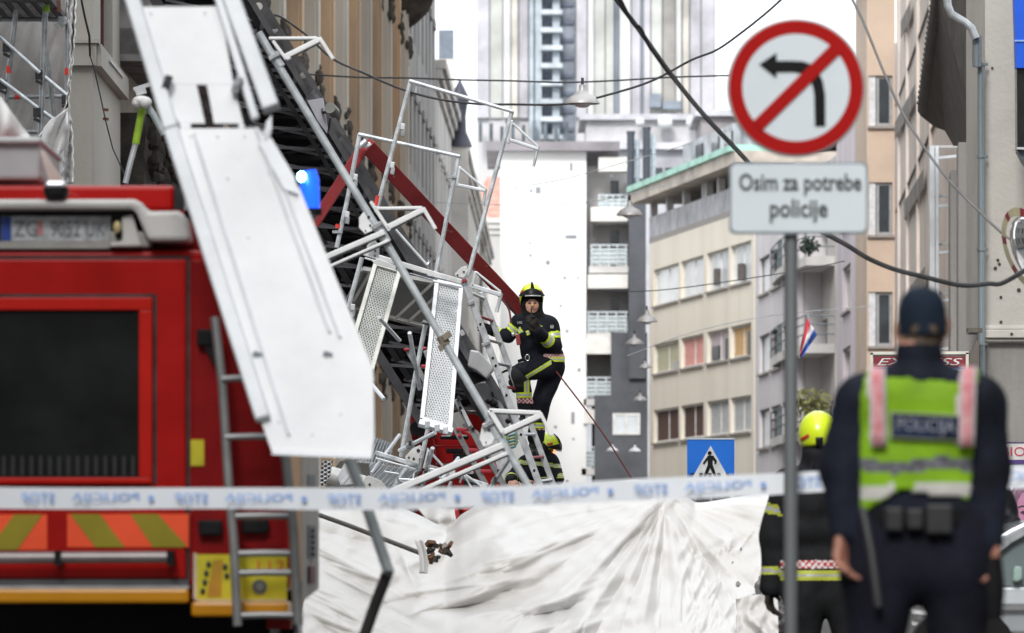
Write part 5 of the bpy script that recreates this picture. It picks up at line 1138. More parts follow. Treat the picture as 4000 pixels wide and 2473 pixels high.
tb([(1618,1850),(1582,2000)], .008, 56.2, 'cable_tie', T, white, 6); tb([(1664,1988),(1655,2036)], .016, 56.2, 'spigot', T)
T = thing('scrap_plates', 'crumpled perforated sheet and rolled bright plates under the foot of the white platform', 'sheet metal', P(1330, 1930, 54))
plate([(1258,1800),(1300,1800),(1292,1850),(1262,1910),(1248,1880)], 53.5, .02, 'perforated_scrap', T, perf('perforated_scrap', (.62,.64,.66), (.05,.05,.05), R(30), 26, 30, .16))
plate([(1318,1862),(1345,1810),(1370,1830),(1400,1860),(1398,1890),(1330,1896)], 53.8, .05, 'bright_plate', T, galvw); bmx((1335,1890),(1380,1842), 14, 53.6, 'folded_strip', T, galvw)
plate([(1290,1850),(1330,1800),(1440,1810),(1450,1905),(1270,1910)], 54.6, .1, 'dark_sheet', T, M('brown_metal', (.12,.115,.10), .6, .4))
plate([(1425,1862),(1442,1858),(1490,1878),(1516,1912),(1512,1925),(1440,1925),(1420,1890)], 52.8, .02, 'gusset', T, M('gusset_white'), ((1444,1893,5),(1490,1912,4)))
b = MB(); b.tube([P(1275,1850,54), P(1420,1890,54)], .08, 14); build(b, 'rolled_sheet', M('gusset_white'), T, True)

# ---- big leaning tube frame nearer the camera
D = 42.0
T = thing('leaning_frame', 'long thick scaffold tube leaning across the picture with three white bracket arms', 'scaffold frame', P(2060, 2200, D)-Vector((0,0,.0)))
tube_m = M('tube_blue_grey', (.70,.75,.79), .38, .3, .2, 5, .1, 40)
b = MB(); b.tube([P(1009,127,D), P(1540,1002,D), P(2082,1930,D)], .0285, 18); build(b, 'main_tube', tube_m, T, True)
for (a, q) in (((1062,208),(1098,262)),((1470,872),(1512,945)),((1905,1640),(1950,1712))):
    b = MB(); b.tube([P(*a,D), P(*q,D)], .034, 16); build(b, 'sleeve', tube_m, T, True)
for (x, y) in ((1075,218),(1478,880),(1910,1655)):
    b = MB(); c = P(x,y,D-.02); b.obox(c, Vector((.045,0,.026)), Vector((0,.04,0)), Vector((-.008,0,.014))); build(b, 'rosette', galvd, T, bevel=.004)
b = MB(); b.tube([P(1722,1312,D), P(1742,1347,D)], .040, 16); build(b, 'rusty_clamp', M('clamp_brown', (.28,.24,.19), .7, .3), T, True); b = MB(); c = P(1745,1312,D-.03); b.obox(c, Vector((.03,0,.02)), Vector((0,.03,0)), Vector((-.012,0,.02))); b.obox(P(1722,1358,D-.03), Vector((.012,0,-.02)), Vector((0,.03,0)), Vector((.015,0,.012))); 
build(b, 'clamp_bolt', M('clamp_brown'), T, bevel=.004)
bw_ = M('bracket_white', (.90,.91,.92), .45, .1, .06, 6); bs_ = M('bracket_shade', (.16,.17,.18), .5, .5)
def arm(p, q, wp, nm='bracket_arm', under=True):
    bmx(p, q, wp, D-.05, nm, T, bw_, .05)
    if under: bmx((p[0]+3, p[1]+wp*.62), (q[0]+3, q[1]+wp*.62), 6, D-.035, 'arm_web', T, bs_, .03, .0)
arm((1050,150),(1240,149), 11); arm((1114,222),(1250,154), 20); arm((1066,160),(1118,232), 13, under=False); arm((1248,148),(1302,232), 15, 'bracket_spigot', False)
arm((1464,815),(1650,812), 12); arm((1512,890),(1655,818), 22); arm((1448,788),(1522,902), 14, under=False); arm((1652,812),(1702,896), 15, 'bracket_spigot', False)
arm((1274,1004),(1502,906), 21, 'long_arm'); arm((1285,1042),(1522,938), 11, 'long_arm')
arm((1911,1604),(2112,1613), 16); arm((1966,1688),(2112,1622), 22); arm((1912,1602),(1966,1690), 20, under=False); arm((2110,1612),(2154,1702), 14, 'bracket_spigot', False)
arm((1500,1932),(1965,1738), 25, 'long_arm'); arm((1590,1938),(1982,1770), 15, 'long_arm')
plate([(1402,850),(1420,828),(1436,826),(1460,862),(1462,898),(1426,914),(1402,890)], D-.02, .014, 'gusset', T, bw_, ((1440,848,6),(1446,880,4),(1428,902,3)))
plate([(1885,1655),(1903,1650),(1918,1690),(1932,1712),(1920,1735),(1888,1745),(1872,1715)], D-.02, .014, 'gusset', T, bw_, ((1910,1680,5),(1898,1728,3)))
plate([(1432,960),(1462,935),(1482,960),(1480,1008),(1440,1000)], D+.3, .014, 'lower_gusset', T, bw_, ((1466,980,4),(1464,1000,4)))
bmx((1118,232),(1135,225), 12, D-.05, 'end_tab', T, bw_)

# ---- red steel prop (inverted V)
T = thing('red_prop', 'long red painted steel beam and shorter leg meeting in an upturned V behind the frames', 'beam', P(1640, 1230, 58.3))
rp = M('prop_red', (.30,.040,.045), .55, 0, .12, 3, .15, 20)
b = MB(); b.beam(P(1432,568,58.3), P(2085,1266,60.9), 60*58.3/FPX, .10); build(b, 'long_leg', rp, T, bevel=.008)
b = MB(); b.beam(P(1418,580,58.2), P(1222,880,58.2), 44*58.2/FPX, .10); build(b, 'short_leg', rp, T, bevel=.008)
bmx((1425,575),(1448,560), 16, 58.1, 'end_cap', T, galvw); b = MB(); c = P(1424,562,58.0); b.tube([c+Vector((-.06,0,-.03)), c+Vector((0.02,0,.03))], .03, 12); b2 = MB(); build(b, 'hinge', galv, T, True)
for x, y in ((1540,690),(1750,900),(1762,905),(1900,1040)):
    b = MB(); b.disc(P(x,y,58.2), .012, .02, 10); build(b, 'bolt', M('prop_bolt', (.12,.02,.02), .6), T)

# ---- aluminium ladder carrying the firefighter
T = thing('ladder', 'aluminium ladder leaning steeply with the firefighter standing on it', 'ladder', P(2100, 2100, 59.0))
def stile(p, q, w_, d, m, nm='stile', holes=()):
    b = MB(); b.beam(P(*p,d), P(*q,d), w_*d/FPX, .06); s_ = build(b, nm, m, T, bevel=.006)
    for t in holes:
        x, y = lerp(p[0],q[0],t), lerp(p[1],q[1],t); b = MB(); c = P(x,y,d-.033); b.obox(c, Vector((.011,0,-.004)), Vector((0,.003,0)), Vector((.004,0,.013))); build(b, 'rung_socket', black, T)
stile((1812,1092),(2126,1945), 27, 59.3, alu, holes=(.205,.36,.395,.53,.71,.875))
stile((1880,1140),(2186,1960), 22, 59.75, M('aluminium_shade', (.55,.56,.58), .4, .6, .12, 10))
for k in range(9):
    t = .06+k*.108; a = P(lerp(1812,2126,t)+6, lerp(1092,1945,t), 59.34); q = P(lerp(1880,2186,t-.03), lerp(1140,1960,t-.03), 59.72); b = MB(); b.tube([a, q], .016, 10); build(b, 'rung', M('rung_red', (.34,.05,.06), .5) if k % 3 == 1 else alu, T, True)
bmx((1882,1350),(1912,1338), 15, 59.25, 'joint_sleeve', T, galvd); bmx((1826,1188),(1852,1180), 15, 59.25, 'joint_sleeve', T, galvd)
plate([(1802,1092),(1822,1088),(1826,1098),(1806,1104)], 59.2, .08, 'end_cap', T, M('cap_red', (.36,.03,.04), .5))
for t in (.44,.46,.49,.52): 
    x, y = lerp(1812,2126,t), lerp(1092,1945,t); b = MB(); c = P(x,y,59.265); b.obox(c, Vector((.006,0,0)), Vector((0,.002,0)), Vector((0,0,.004))); build(b, 'printed_mark', M('mark_grey', (.25,.28,.34), .5), T)
b = MB(); n_ = 10; c = P(1953,1488,59.26); b.tube([c+Vector((math.cos(a)*.014, 0, math.sin(a)*.014)) for a in np.linspace(R(100),R(330),8)], .003, 6); build(b, 'blue_c_mark', M('mark_blue', (.05,.15,.5), .5), T)
# second ladder on the turret
T = thing('ladder', 'grey aluminium ladder with red rungs lying against the red turret', 'ladder', P(1800, 2050, 62))
ag = M('aluminium_grey', (.34,.35,.36), .45, .6, .15, 8)
def st2_(p, q, w_, d, m=ag): b = MB(); b.beam(P(*p,d), P(*q,d), w_*d/FPX, .05); return build(b, 'stile', m, T, bevel=.005)
st2_((1592,1368),(1660,1490), 20, 62); st2_((1660,1370),(1690,1450), 16, 62.3); st2_((1748,1620),(1915,1925), 22, 62); st2_((1780,1560),(1905,1800), 22, 61.9); st2_((1900,1775),(2005,1960), 22, 61.9); st2_((1765,1640),(1940,1990), 18, 62.2)
for x, y in ((1588,1366),(1655,1362)): 
    b = MB(); b.ell(P(x,y,61.95), .035,.03,.022, 10, 6); build(b, 'end_cap', M('cap_red'), T, True)
for (x0, x1, y) in ((1645,1668,1430),(1782,1835,1677),(1832,1872,1758),(1878,1935,1840),(1790,1802,1700)):
    b = MB(); b.beam(P(x0,y,61.95), P(x1,y+2,61.95), .035, .04); build(b, 'rung', M('rung_scarlet', (.50,.03,.05), .4), T, bevel=.006)
plate([(1800,1600),(1815,1602),(1842,1662),(1830,1668)], 61.8, .01, 'label', T, M('label_pale', (.60,.61,.63), .5))
for x, y in ((1798,1594),(1848,1676),(1948,1840),(1806,1610)): b = MB(); b.obox(P(x,y,61.85), Vector((.016,0,0)), Vector((0,.01,0)), Vector((0,0,.018))); build(b, 'rung_socket', black, T)
plate([(1784,1552),(1790,1542),(1806,1562),(1784,1566)], 61.8, .06, 'hinge', T, dark)

# coiled hose by the bracket
T = thing('hose', 'yellow and blue coiled hose hanging behind the lowest bracket', 'hose', P(1995, 1750, 60))
for k in range(5):
    b = MB(); y0 = 1690+k*12; b.tube([P(1974+k*2,y0,60.2), P(1990,y0+14,60.0), P(2010,y0+8,60.1), P(2022,y0-12,60.3)], .012, 8); build(b, 'loop', M('hose_yellow', (.42,.48,.06), .5) if k % 2 else M('hose_teal', (.10,.42,.42), .5), T, True)
# ropes
cable('thin dark red safety rope running down right from the climbing firefighter', [(2172,1450),(2280,1590),(2380,1730),(2480,1890)], 59.8, .008, M('rope_red', (.13,.02,.02), .7), 'rope', 'rope')
cable('dark red strap dangling from the top of the ladder', [(1836,1038),(1880,1080),(1935,1130),(1962,1170),(1988,1210),(1996,1262)], 58.0, .010, M('rope_red'), 'strap', 'strap')
cable('thin black rope slanting to the firefighter shoulder', [(1975,1175),(1998,1205),(2016,1232)], 58.6, .007, black, 'rope', 'rope')

# ---- white sheeting heap
def seg(p, a, b_):
    ap = p-a; ab = b_-a; t = np.clip((ap@ab)/(ab@ab), 0, 1); q = a+t[...,None]*ab; return np.linalg.norm(p-q, axis=-1), t
nx, ny = 760, 270
topx = [1130,1180,1240,1330,1420,1500,1560,1600,1650,1700,1742,1775,1800,1860,1930,2000,2100,2200,2300,2400,2480,2545,2600,2650,2690,2715,2760,2850,2930,2985,3015]
topy = [1880,1885,1950,1965,1955,1950,1985,2000,2022,2048,2066,2045,2015,1980,1955,1948,1945,1930,1905,1885,1876,1882,1900,1925,1950,1968,1965,1950,1938,1925,1922]
U, V = np.meshgrid(np.linspace(0,1,nx+1), np.linspace(0,1,ny+1))
XR = np.interp(V, [0,.03,.2,.35,.5,.62,.75,.9,1], [3015,3014,3004,2992,2978,2970,2988,2968,2950]) + 5*np.sin(V*60)+4*np.sin(V*143)
XLf = np.interp(V, [0,.3,.6,1], [1150,1175,1190,1130])
PX = XLf+(XR-XLf)*U
_gx = np.arange(1080,3060,4.); _gy = np.interp(_gx, topx, topy); _k = np.hanning(13); _gy = np.convolve(np.pad(_gy,6,'edge'), _k/_k.sum(), 'valid'); TY = np.interp(PX, _gx, _gy); PY = TY + (2640-TY)*V
pt = np.stack([PX, PY], -1)
hgt = np.zeros_like(PX)
rg = np.random.RandomState(5)
folds = []
ap = np.array([2600., 1945.])
for k in range(46):                      # fan of folds from the gathered point
    a = math.pi*(.03+.94*k/45)+rg.uniform(-.03,.03); L_ = rg.uniform(260,800); r0_ = rg.uniform(10,120)
    dr = np.array([math.cos(a), abs(math.sin(a))]); s_ = ap+dr*r0_; bend = rg.uniform(-40,40)
    folds.append((s_, s_+dr*L_+np.array([bend, abs(bend)*.5]), rg.uniform(8,20), rg.uniform(.35,1.1)*rg.choice([1,1,-1])))
for k in range(26):                      # left sweep: folds rising to the right
    x0 = rg.uniform(1480,2150); y0 = rg.uniform(2100,2600); L_ = rg.uniform(250,620); a = -rg.uniform(.12,.42)
    folds.append((np.array([x0,y0]), np.array([x0+L_*math.cos(a), y0+L_*math.sin(a)]), rg.uniform(10,26), rg.uniform(.5,1.3)*rg.choice([1,1,-1])))
for k in range(22):                      # far left: folds falling to the right
    x0 = rg.uniform(1170,1300); y0 = 2090+k*24+rg.uniform(-8,8); L_ = rg.uniform(180,420); a = rg.uniform(.28,.48)
    folds.append((np.array([x0,y0]), np.array([x0+L_*math.cos(a), y0+L_*math.sin(a)]), rg.uniform(8,16), rg.uniform(.6,1.2)))
for k in range(24):                      # right edge: steep crumples
    x0 = rg.uniform(2700,3000); y0 = rg.uniform(2050,2500); L_ = rg.uniform(80,300); a = math.pi-rg.uniform(.85,1.35)
    folds.append((np.array([x0,y0]), np.array([x0+L_*math.cos(a), y0+L_*math.sin(a)]), rg.uniform(6,13), rg.uniform(.4,1.0)))
folds += [(np.array([1820.,2230.]), np.array([2150.,2060.]), 40, 1.8),(np.array([1680.,2300.]), np.array([2200.,2120.]), 30, 1.3),(np.array([1500.,2440.]), np.array([2300.,2150.]), 26, 1.5),(np.array([2560.,1960.]), np.array([2740.,2190.]), 16, 1.5),(np.array([2740.,2190.]), np.array([2700.,2350.]), 12, 1.0),(np.array([1250.,2080.]), np.array([1560.,2150.]), 26, -1.5),(np.array([1560.,2150.]), np.array([1640.,2330.]), 14, 1.6),(np.array([2700.,2190.]), np.array([2960.,2060.]), 14, 1.0)]
for k in range(120):                     # short sharp creases
    x0 = rg.uniform(1250,2960); y0 = rg.uniform(1980,2560); v = np.array([x0,y0])-ap
    a = math.atan2(v[1], v[0])+rg.uniform(-.25,.25) if x0 > 2050 else rg.uniform(-.5,-.1) if x0 > 1650 else rg.uniform(.25,.6)
    L_ = rg.uniform(35,170); folds.append((np.array([x0,y0]), np.array([x0+L_*math.cos(a), y0+L_*math.sin(a)]), rg.uniform(4.5,8), rg.uniform(.15,.5)*rg.choice([1,-1])))
for a, b_, w_, am in folds:
    dd, t = seg(pt, a.astype(float), b_.astype(float)); wv = w_*(1+1.2*t); prof = np.exp(-(np.abs(dd)/wv)**1.35)*np.sin(np.pi*np.clip(t*.85+.12,0,1)); hgt += am*prof*.078*(w_/14)**.5
hgt += .05*np.sin(PX*.006+PY*.004)+.02*np.sin(PX*.021-PY*.013+2*np.sin(PY*.01))
fine = np.zeros_like(PX)
for k in range(14):
    fx, fy, ph = rg.uniform(-.05,.05), rg.uniform(-.09,.09), rg.uniform(0,6); fine += np.sin(PX*fx+PY*fy+ph+1.5*np.sin(PX*.007+ph))
hgt += .006*fine
DD = 50.5 - 3.2*V**.8 - hgt
DD += np.clip((.05-V)/.05, 0, 1)**2*.5     # top edge rolls back
BX = (PX-2000)*DD/FPX; BZ = CAMZ+(HOR-PY)*DD/FPX
co = np.stack([BX, DD, BZ], -1).reshape(-1, 3)
keep = np.ones((ny, nx), bool)
cx_, cy_ = PX[:-1,:-1], PY[:-1,:-1]
for (hx, hy, rx, ry) in ((2882,2285,9,11),(2962,2300,16,30),(2955,2330,20,9),(2892,2150,4,7),(2862,2200,3,5),(2968,2275,8,24)):
    keep &= ((cx_-hx)/rx)**2+((cy_-hy)/ry)**2 > 1
me = bpy.data.meshes.new('sheeting'); cen = Vector((float(co[:,0].mean()), 49., 0)); J, I = np.nonzero(keep)
q = np.stack([J*(nx+1)+I, J*(nx+1)+I+1, (J+1)*(nx+1)+I+1, (J+1)*(nx+1)+I], 1)
me.from_pydata((co-np.array(cen)).tolist(), [], q.tolist()); me.shade_smooth()
tarp = M('tarp_white', (.63,.625,.62), .36, 0, .05, .7, .10, 18, col2=(.54,.52,.495))
o = link('sheeting_heap', me, tarp, None, cen); sm = o.modifiers.new('thickness', 'SOLIDIFY'); sm.thickness = .01
tag(o, 'big white crumpled sheeting heaped over the collapsed scaffold along the bottom', 'sheeting')
def f(u, v):
    x = lerp(1700,1790,u)+v*20-60*(1-v)*(1-u); y = lerp(1975,2062,v)+ (1-u)*v*10; return P(x-20, y, 51.5-.5*v+.12*math.sin(u*7+v*3)+.06*math.sin(v*9))
cloth('sheeting_peak', 'small raised fold of white sheeting standing in front of the red turret', 'sheeting', f, 22, 22, M('tarp_peak', (.62,.60,.58), .5, 0, .1, 2))
def f(u, v):
    x = lerp(2880,3040,u); y = lerp(2340,2500,v)-18*math.sin(u*3.1)*(1-v); return P(x, y, 41.5-.4*v+.16*mno.noise(Vector((u*3,v*3,3)))+.012*mno.noise(Vector((u*9,v*9,1))))
cloth('torn_bag', 'torn white plastic bundle at the right foot of the sheeting heap', 'plastic bundle', f, 40, 40, tarp)
def f(u, v):
    x = lerp(2995,3110,u); y = lerp(2330,2520,v); return P(x, y, 41.9+.2*mno.noise(Vector((u*3,v*5,9)))+.06*mno.noise(Vector((u*12,v*12,1))))
cloth('grey_sheeting', 'grey crumpled plastic lying behind the sign pole foot', 'sheeting', f, 30, 30, M('grey_plastic', (.30,.29,.30), .4, 0, .3, 5))
# pole and rubble on the left part of the heap
b = MB(); b.tube([P(1248,2012,48.0), P(1360,2052,47.8), P(1640,2160,47.2)], .020, 10); tag(build(b, 'buried_tube', M('tube_brown', (.14,.13,.12), .6, .4), None, True), 'dark tube lying half sunk across the left part of the white sheeting', 'tube')
T = thing('rubble_lump', 'rusty broken coupler and mortar lump at the end of the half sunk tube', 'rubble', P(1700, 2180, 46.9))
rr = random.Random(4)
for k in range(16):
    b = MB(); c = P(1660+rr.random()*95, 2118+rr.random()*60+k*.5, 46.9); s_ = .016+rr.random()*.026; E_ = Matrix.Rotation(rr.random()*6, 3, Vector((rr.random()-.5, rr.random()-.5, rr.random()-.5)).normalized()); b.obox(c, E_@Vector((s_*(.7+rr.random()),0,0)), E_@Vector((0,s_,0)), E_@Vector((0,0,s_*(.3+.5*rr.random())))); build(b, 'lump', [M('rust_orange', (.16,.075,.04), .9), sooty, M('mortar', (.42,.39,.35), .9)][k % 3], T)
def f(u, v): return P(1625+u*22+20*math.sin(v*2.2), 2110+v*130, 46.6+.04*math.sin(u*4))
cloth('loose_strap', 'pale loose strap curling down beside the rubble lump', 'strap', f, 4, 20, sheet)

# ---- loose debris at the foot of the collapse
rr = random.Random(11)
G_ = 'loose scaffold tubes'
deb = [((1450,1850),(1560,1700),'thin bright tube leaning up from the ribbed deck'),((1535,1905),(1605,1795),'short tube standing beside the small gusset plate'),((1700,1905),(1790,1790),'short tube crossing under the long white arms'),
  ((1760,1850),(1900,1895),'flat lying tube in front of the red turret'),((1480,1240),(1560,1330),'stub of tube poking out from behind the left perforated deck'),((1600,1300),(1640,1520),'slim tube hanging between the two bright decks'),((1340,1990),(1470,1905),'short tube sticking out of the left end of the white sheeting')]
for k, (a, b_, lab) in enumerate(deb):
    b = MB(); b.tube([P(*a,56.3), P(*b_,56.9)], .021, 10); tag(build(b, 'scaffold_tube', galv if k % 2 else galvw, None, True), lab, 'tube', G_)
for k, (x, y, lab) in enumerate(((1600,1870,'bent bright bracket lying at the foot of the dropping tube'),(1720,1835,'bent bright bracket caught under the long white arms'),(1850,1872,'bent bright bracket resting in front of the red steps'),(1500,1990,'bent bright bracket half buried at the top of the sheeting'))):
    T = thing('bent_bracket', lab, 'bracket', P(x, y+20, 56.2), 'bent brackets in the rubble'); a0 = rr.uniform(-.6,.6)
    def rp_(dx, dy): c_, s_ = math.cos(a0), math.sin(a0); return (x+dx*c_-dy*s_, y+dx*s_+dy*c_)
    bmx(rp_(-45,0), rp_(40,8), 9, 56.2, 'arm', T, galvw); bmx(rp_(-40,4), rp_(10,34), 8, 56.2, 'strut', T, galv); bmx(rp_(-46,-14), rp_(-40,40), 9, 56.2, 'post', T, galvd)
    plate([rp_(36,-8), rp_(58,-4), rp_(60,18), rp_(44,24), rp_(34,12)], 56.1, .02, 'gusset', T, M('gusset_white'))

for k, (a, b_, lab) in enumerate((((1330,1830),(1440,1760),'tube leaning against the rail above the ribbed deck'),((1560,1760),(1700,1690),'tube lying across the pivot of the red turret'),((1650,1900),(1690,1750),'upright stub in front of the dark red turret body'),((1910,1915),(1990,1790),'tube propped beside the coiled hose'),((1460,1960),(1600,1920),'tube resting along the top edge of the sheeting'),((1400,1440),(1500,1560),'stub poking from behind the lower corner of the white platform'))):
    b = MB(); b.tube([P(*a,56.5), P(*b_,56.1)], .021, 10); tag(build(b, 'scaffold_tube', galvw if k % 2 else galv, None, True), lab, 'tube', G_)
    T = thing('coupler', lab.split(' ')[0]+' end clamp on the '+' '.join(lab.split(' ')[1:9]), 'coupler', P(*a, 56.5)); bb = MB(); p0, p1 = P(*a,56.5), P(*b_,56.1); m_ = p0.lerp(p1,.3); d_ = (p1-p0).normalized(); bb.tube([m_-d_*.03, m_+d_*.03], .034, 12); build(bb, 'collar', galvd, T, True); bb = MB(); bb.obox(m_+Vector((0,-.04,.02)), Vector((.014,0,0)), Vector((0,.03,0)), Vector((0,0,.02))); build(bb, 'bolt', dark, T)
T = thing('ribbed_deck', 'second ribbed grey deck standing steeply behind the small gusset plate', 'scaffold deck', P(1530, 1800, 57.9), 'collapsed scaffold decks')
b = MB(); b.prism([P(1440,1700,58.0), P(1540,1735,58.0), P(1500,1850,57.7), P(1395,1812,57.7)], (0,.04,0)); build(b, 'sheet', rd, T)
for k in range(10):
    t = k/9; a = P(1443+95*t, 1702+33*t, 57.95); q = P(1399+98*t, 1810+36*t, 57.65); b = MB(); b.beam(a, q, .014, .02); build(b, 'rib', galvd, T)
# ================================================================ PEOPLE (one continuous surface each, grown from a distance field)
def surface_nets(Fv, o, h):
    ins = Fv < 0; nx, ny, nz = Fv.shape
    cnt = np.zeros((nx-1,ny-1,nz-1), np.float32); acc = np.zeros((nx-1,ny-1,nz-1,3), np.float32)
    for ax in range(3):
        sl0 = [slice(None)]*3; sl1 = [slice(None)]*3; sl0[ax] = slice(0,-1); sl1[ax] = slice(1,None)
        a, b_ = Fv[tuple(sl0)], Fv[tuple(sl1)]; cr_ = (a < 0) != (b_ < 0)
        with np.errstate(divide='ignore', invalid='ignore'): t = np.where(cr_, a/(a-b_), 0)
        oth = [k for k in range(3) if k != ax]
        for d1 in (0,1):
            for d2 in (0,1):
                s = [slice(None)]*3
                for k, dd in zip(oth, (d1,d2)): s[k] = slice(dd, Fv.shape[k]-1+dd)
                c = cr_[tuple(s)]; tt = t[tuple(s)]; cnt += c
                acc[...,ax] += np.where(c, tt, 0); acc[...,oth[0]] += c*d1; acc[...,oth[1]] += c*d2
    act = cnt > 0; idx = np.full(act.shape, -1, np.int64); idx[act] = np.arange(act.sum())
    ijk = np.argwhere(act); vs_ = (ijk + acc[act]/cnt[act][:,None])*h + np.array(o)
    quads = []
    for ax in range(3):
        sl0 = [slice(1,-1)]*3; sl1 = [slice(1,-1)]*3; sl0[ax] = slice(0,-1); sl1[ax] = slice(1,None)
        a = ins[tuple(sl0)]; b_ = ins[tuple(sl1)]; cr_ = np.argwhere(a != b_); sg = a[tuple(cr_.T)]
        base = cr_.copy()
        for k in range(3):
            if k != ax: base[:,k] += 1
        u, v = [(1,2),(2,0),(0,1)][ax]
        def g(du, dv):
            q = base.copy(); q[:,u] -= du; q[:,v] -= dv; return idx[tuple(q.T)]
        q = np.stack([g(0,0), g(1,0), g(1,1), g(0,1)], 1); q[~sg] = q[~sg][:, ::-1]; quads.append(q)
    return vs_, np.concatenate(quads)
def rc_dist(p, a, b_, ra, rb, sq=(1,1,1)):
    a = np.array(a, np.float32); b_ = np.array(b_, np.float32); s_ = np.array(sq, np.float32); q = (p-a)/s_; ab = (b_-a)/s_; L2 = float(ab@ab)+1e-9
    t = np.clip((q@ab)/L2, 0, 1); return np.linalg.norm(q-t[...,None]*ab, axis=-1)-(ra+(rb-ra)*t), t
def grow(name, prims, h, parent, matfn, mats, k=.03, wr=.004, wf=28, seed=0):
    """prims: (tag, a, b, ra, rb[, squash]) world coordinates"""
    A = np.array([list(p[1]) for p in prims]+[list(p[2]) for p in prims]); rmax = max(max(p[3],p[4])*max(p[5] if len(p) > 5 else (1,1,1)) for p in prims)
    lo = A.min(0)-rmax-.04; hi = A.max(0)+rmax+.04; n = np.ceil((hi-lo)/h).astype(int)
    gx = [lo[i]+np.arange(n[i])*h for i in range(3)]
    G = np.stack(np.meshgrid(*gx, indexing='ij'), -1).astype(np.float32); Fv = np.full(G.shape[:3], 1.0, np.float32)
    for p in prims:
        r_ = max(p[3],p[4])*max(p[5] if len(p) > 5 else (1,1,1))+.09; mn = np.minimum(p[1],p[2])-r_; mx_ = np.maximum(p[1],p[2])+r_
        s = tuple(slice(max(0,int((mn[i]-lo[i])/h)), min(n[i],int((mx_[i]-lo[i])/h)+2)) for i in range(3))
        d, _ = rc_dist(G[s], p[1], p[2], p[3], p[4], p[5] if len(p) > 5 else (1,1,1))
        cur_ = Fv[s]; hh = np.clip(.5+.5*(cur_-d)/k, 0, 1); Fv[s] = cur_*(1-hh)+d*hh-k*hh*(1-hh)
    if wr:
        x, y, z = G[...,0], G[...,1], G[...,2]; rs = np.random.RandomState(seed); w_ = np.zeros_like(Fv)
        for j in range(7):
            v = rs.normal(size=3); v /= np.linalg.norm(v); f_ = wf*(.6+rs.rand()); ph = rs.rand()*6
            w_ += np.sin((x*v[0]+y*v[1]+z*v[2])*f_+ph+1.6*np.sin((x*v[1]+z*v[0])*f_*.45+ph))
        Fv += wr*w_/2.2*np.float32(1)
    vs_, q = surface_nets(Fv, lo, h)
    off = np.array(base_of(parent)); me = bpy.data.meshes.new(name)
    me.from_pydata((vs_-off).tolist(), [], q.tolist())
    c = vs_[q].mean(1); best = np.full(len(c), 9.); who = np.zeros(len(c), int); tt = np.zeros(len(c))
    for i, p in enumerate(prims):
        d, t = rc_dist(c, p[1], p[2], p[3], p[4], p[5] if len(p) > 5 else (1,1,1)); m = d < best; best[m] = d[m]; who[m] = i; tt[m] = t[m]
    mi = matfn(c, np.array([p[0] for p in prims])[who], tt); me.polygons.foreach_set('material_index', mi.astype(np.int32)); recalc(me)
    o = link(name, me, mats, parent); me.shade_smooth(); return o
navy = M('turnout_navy', (.012,.014,.022), .75, 0, .3, 9, .4, 120); navy2 = M('turnout_grey_knee', (.035,.037,.040), .8, 0, .2, 12, .3, 90)
neon = M('neon_yellow', (.62,.78,.02), .5, 0, .08, 8); silv = M('reflective_silver', (.50,.52,.53), .35, .2, .12, 20)
skin = M('skin', (.55,.29,.21), .5, 0, .10, 20); glove = M('glove_leather', (.030,.024,.020), .7, 0, .3, 14); hoodm = M('hood_black', (.010,.010,.011), .85)
chk_r = M('check_red', (.45,.02,.03), .6); chk_w = M('check_white', (.62,.62,.62), .6)
def Q(px, py, d, dy=0): return np.array(P(px, py, d)) + np.array([0, dy, 0])
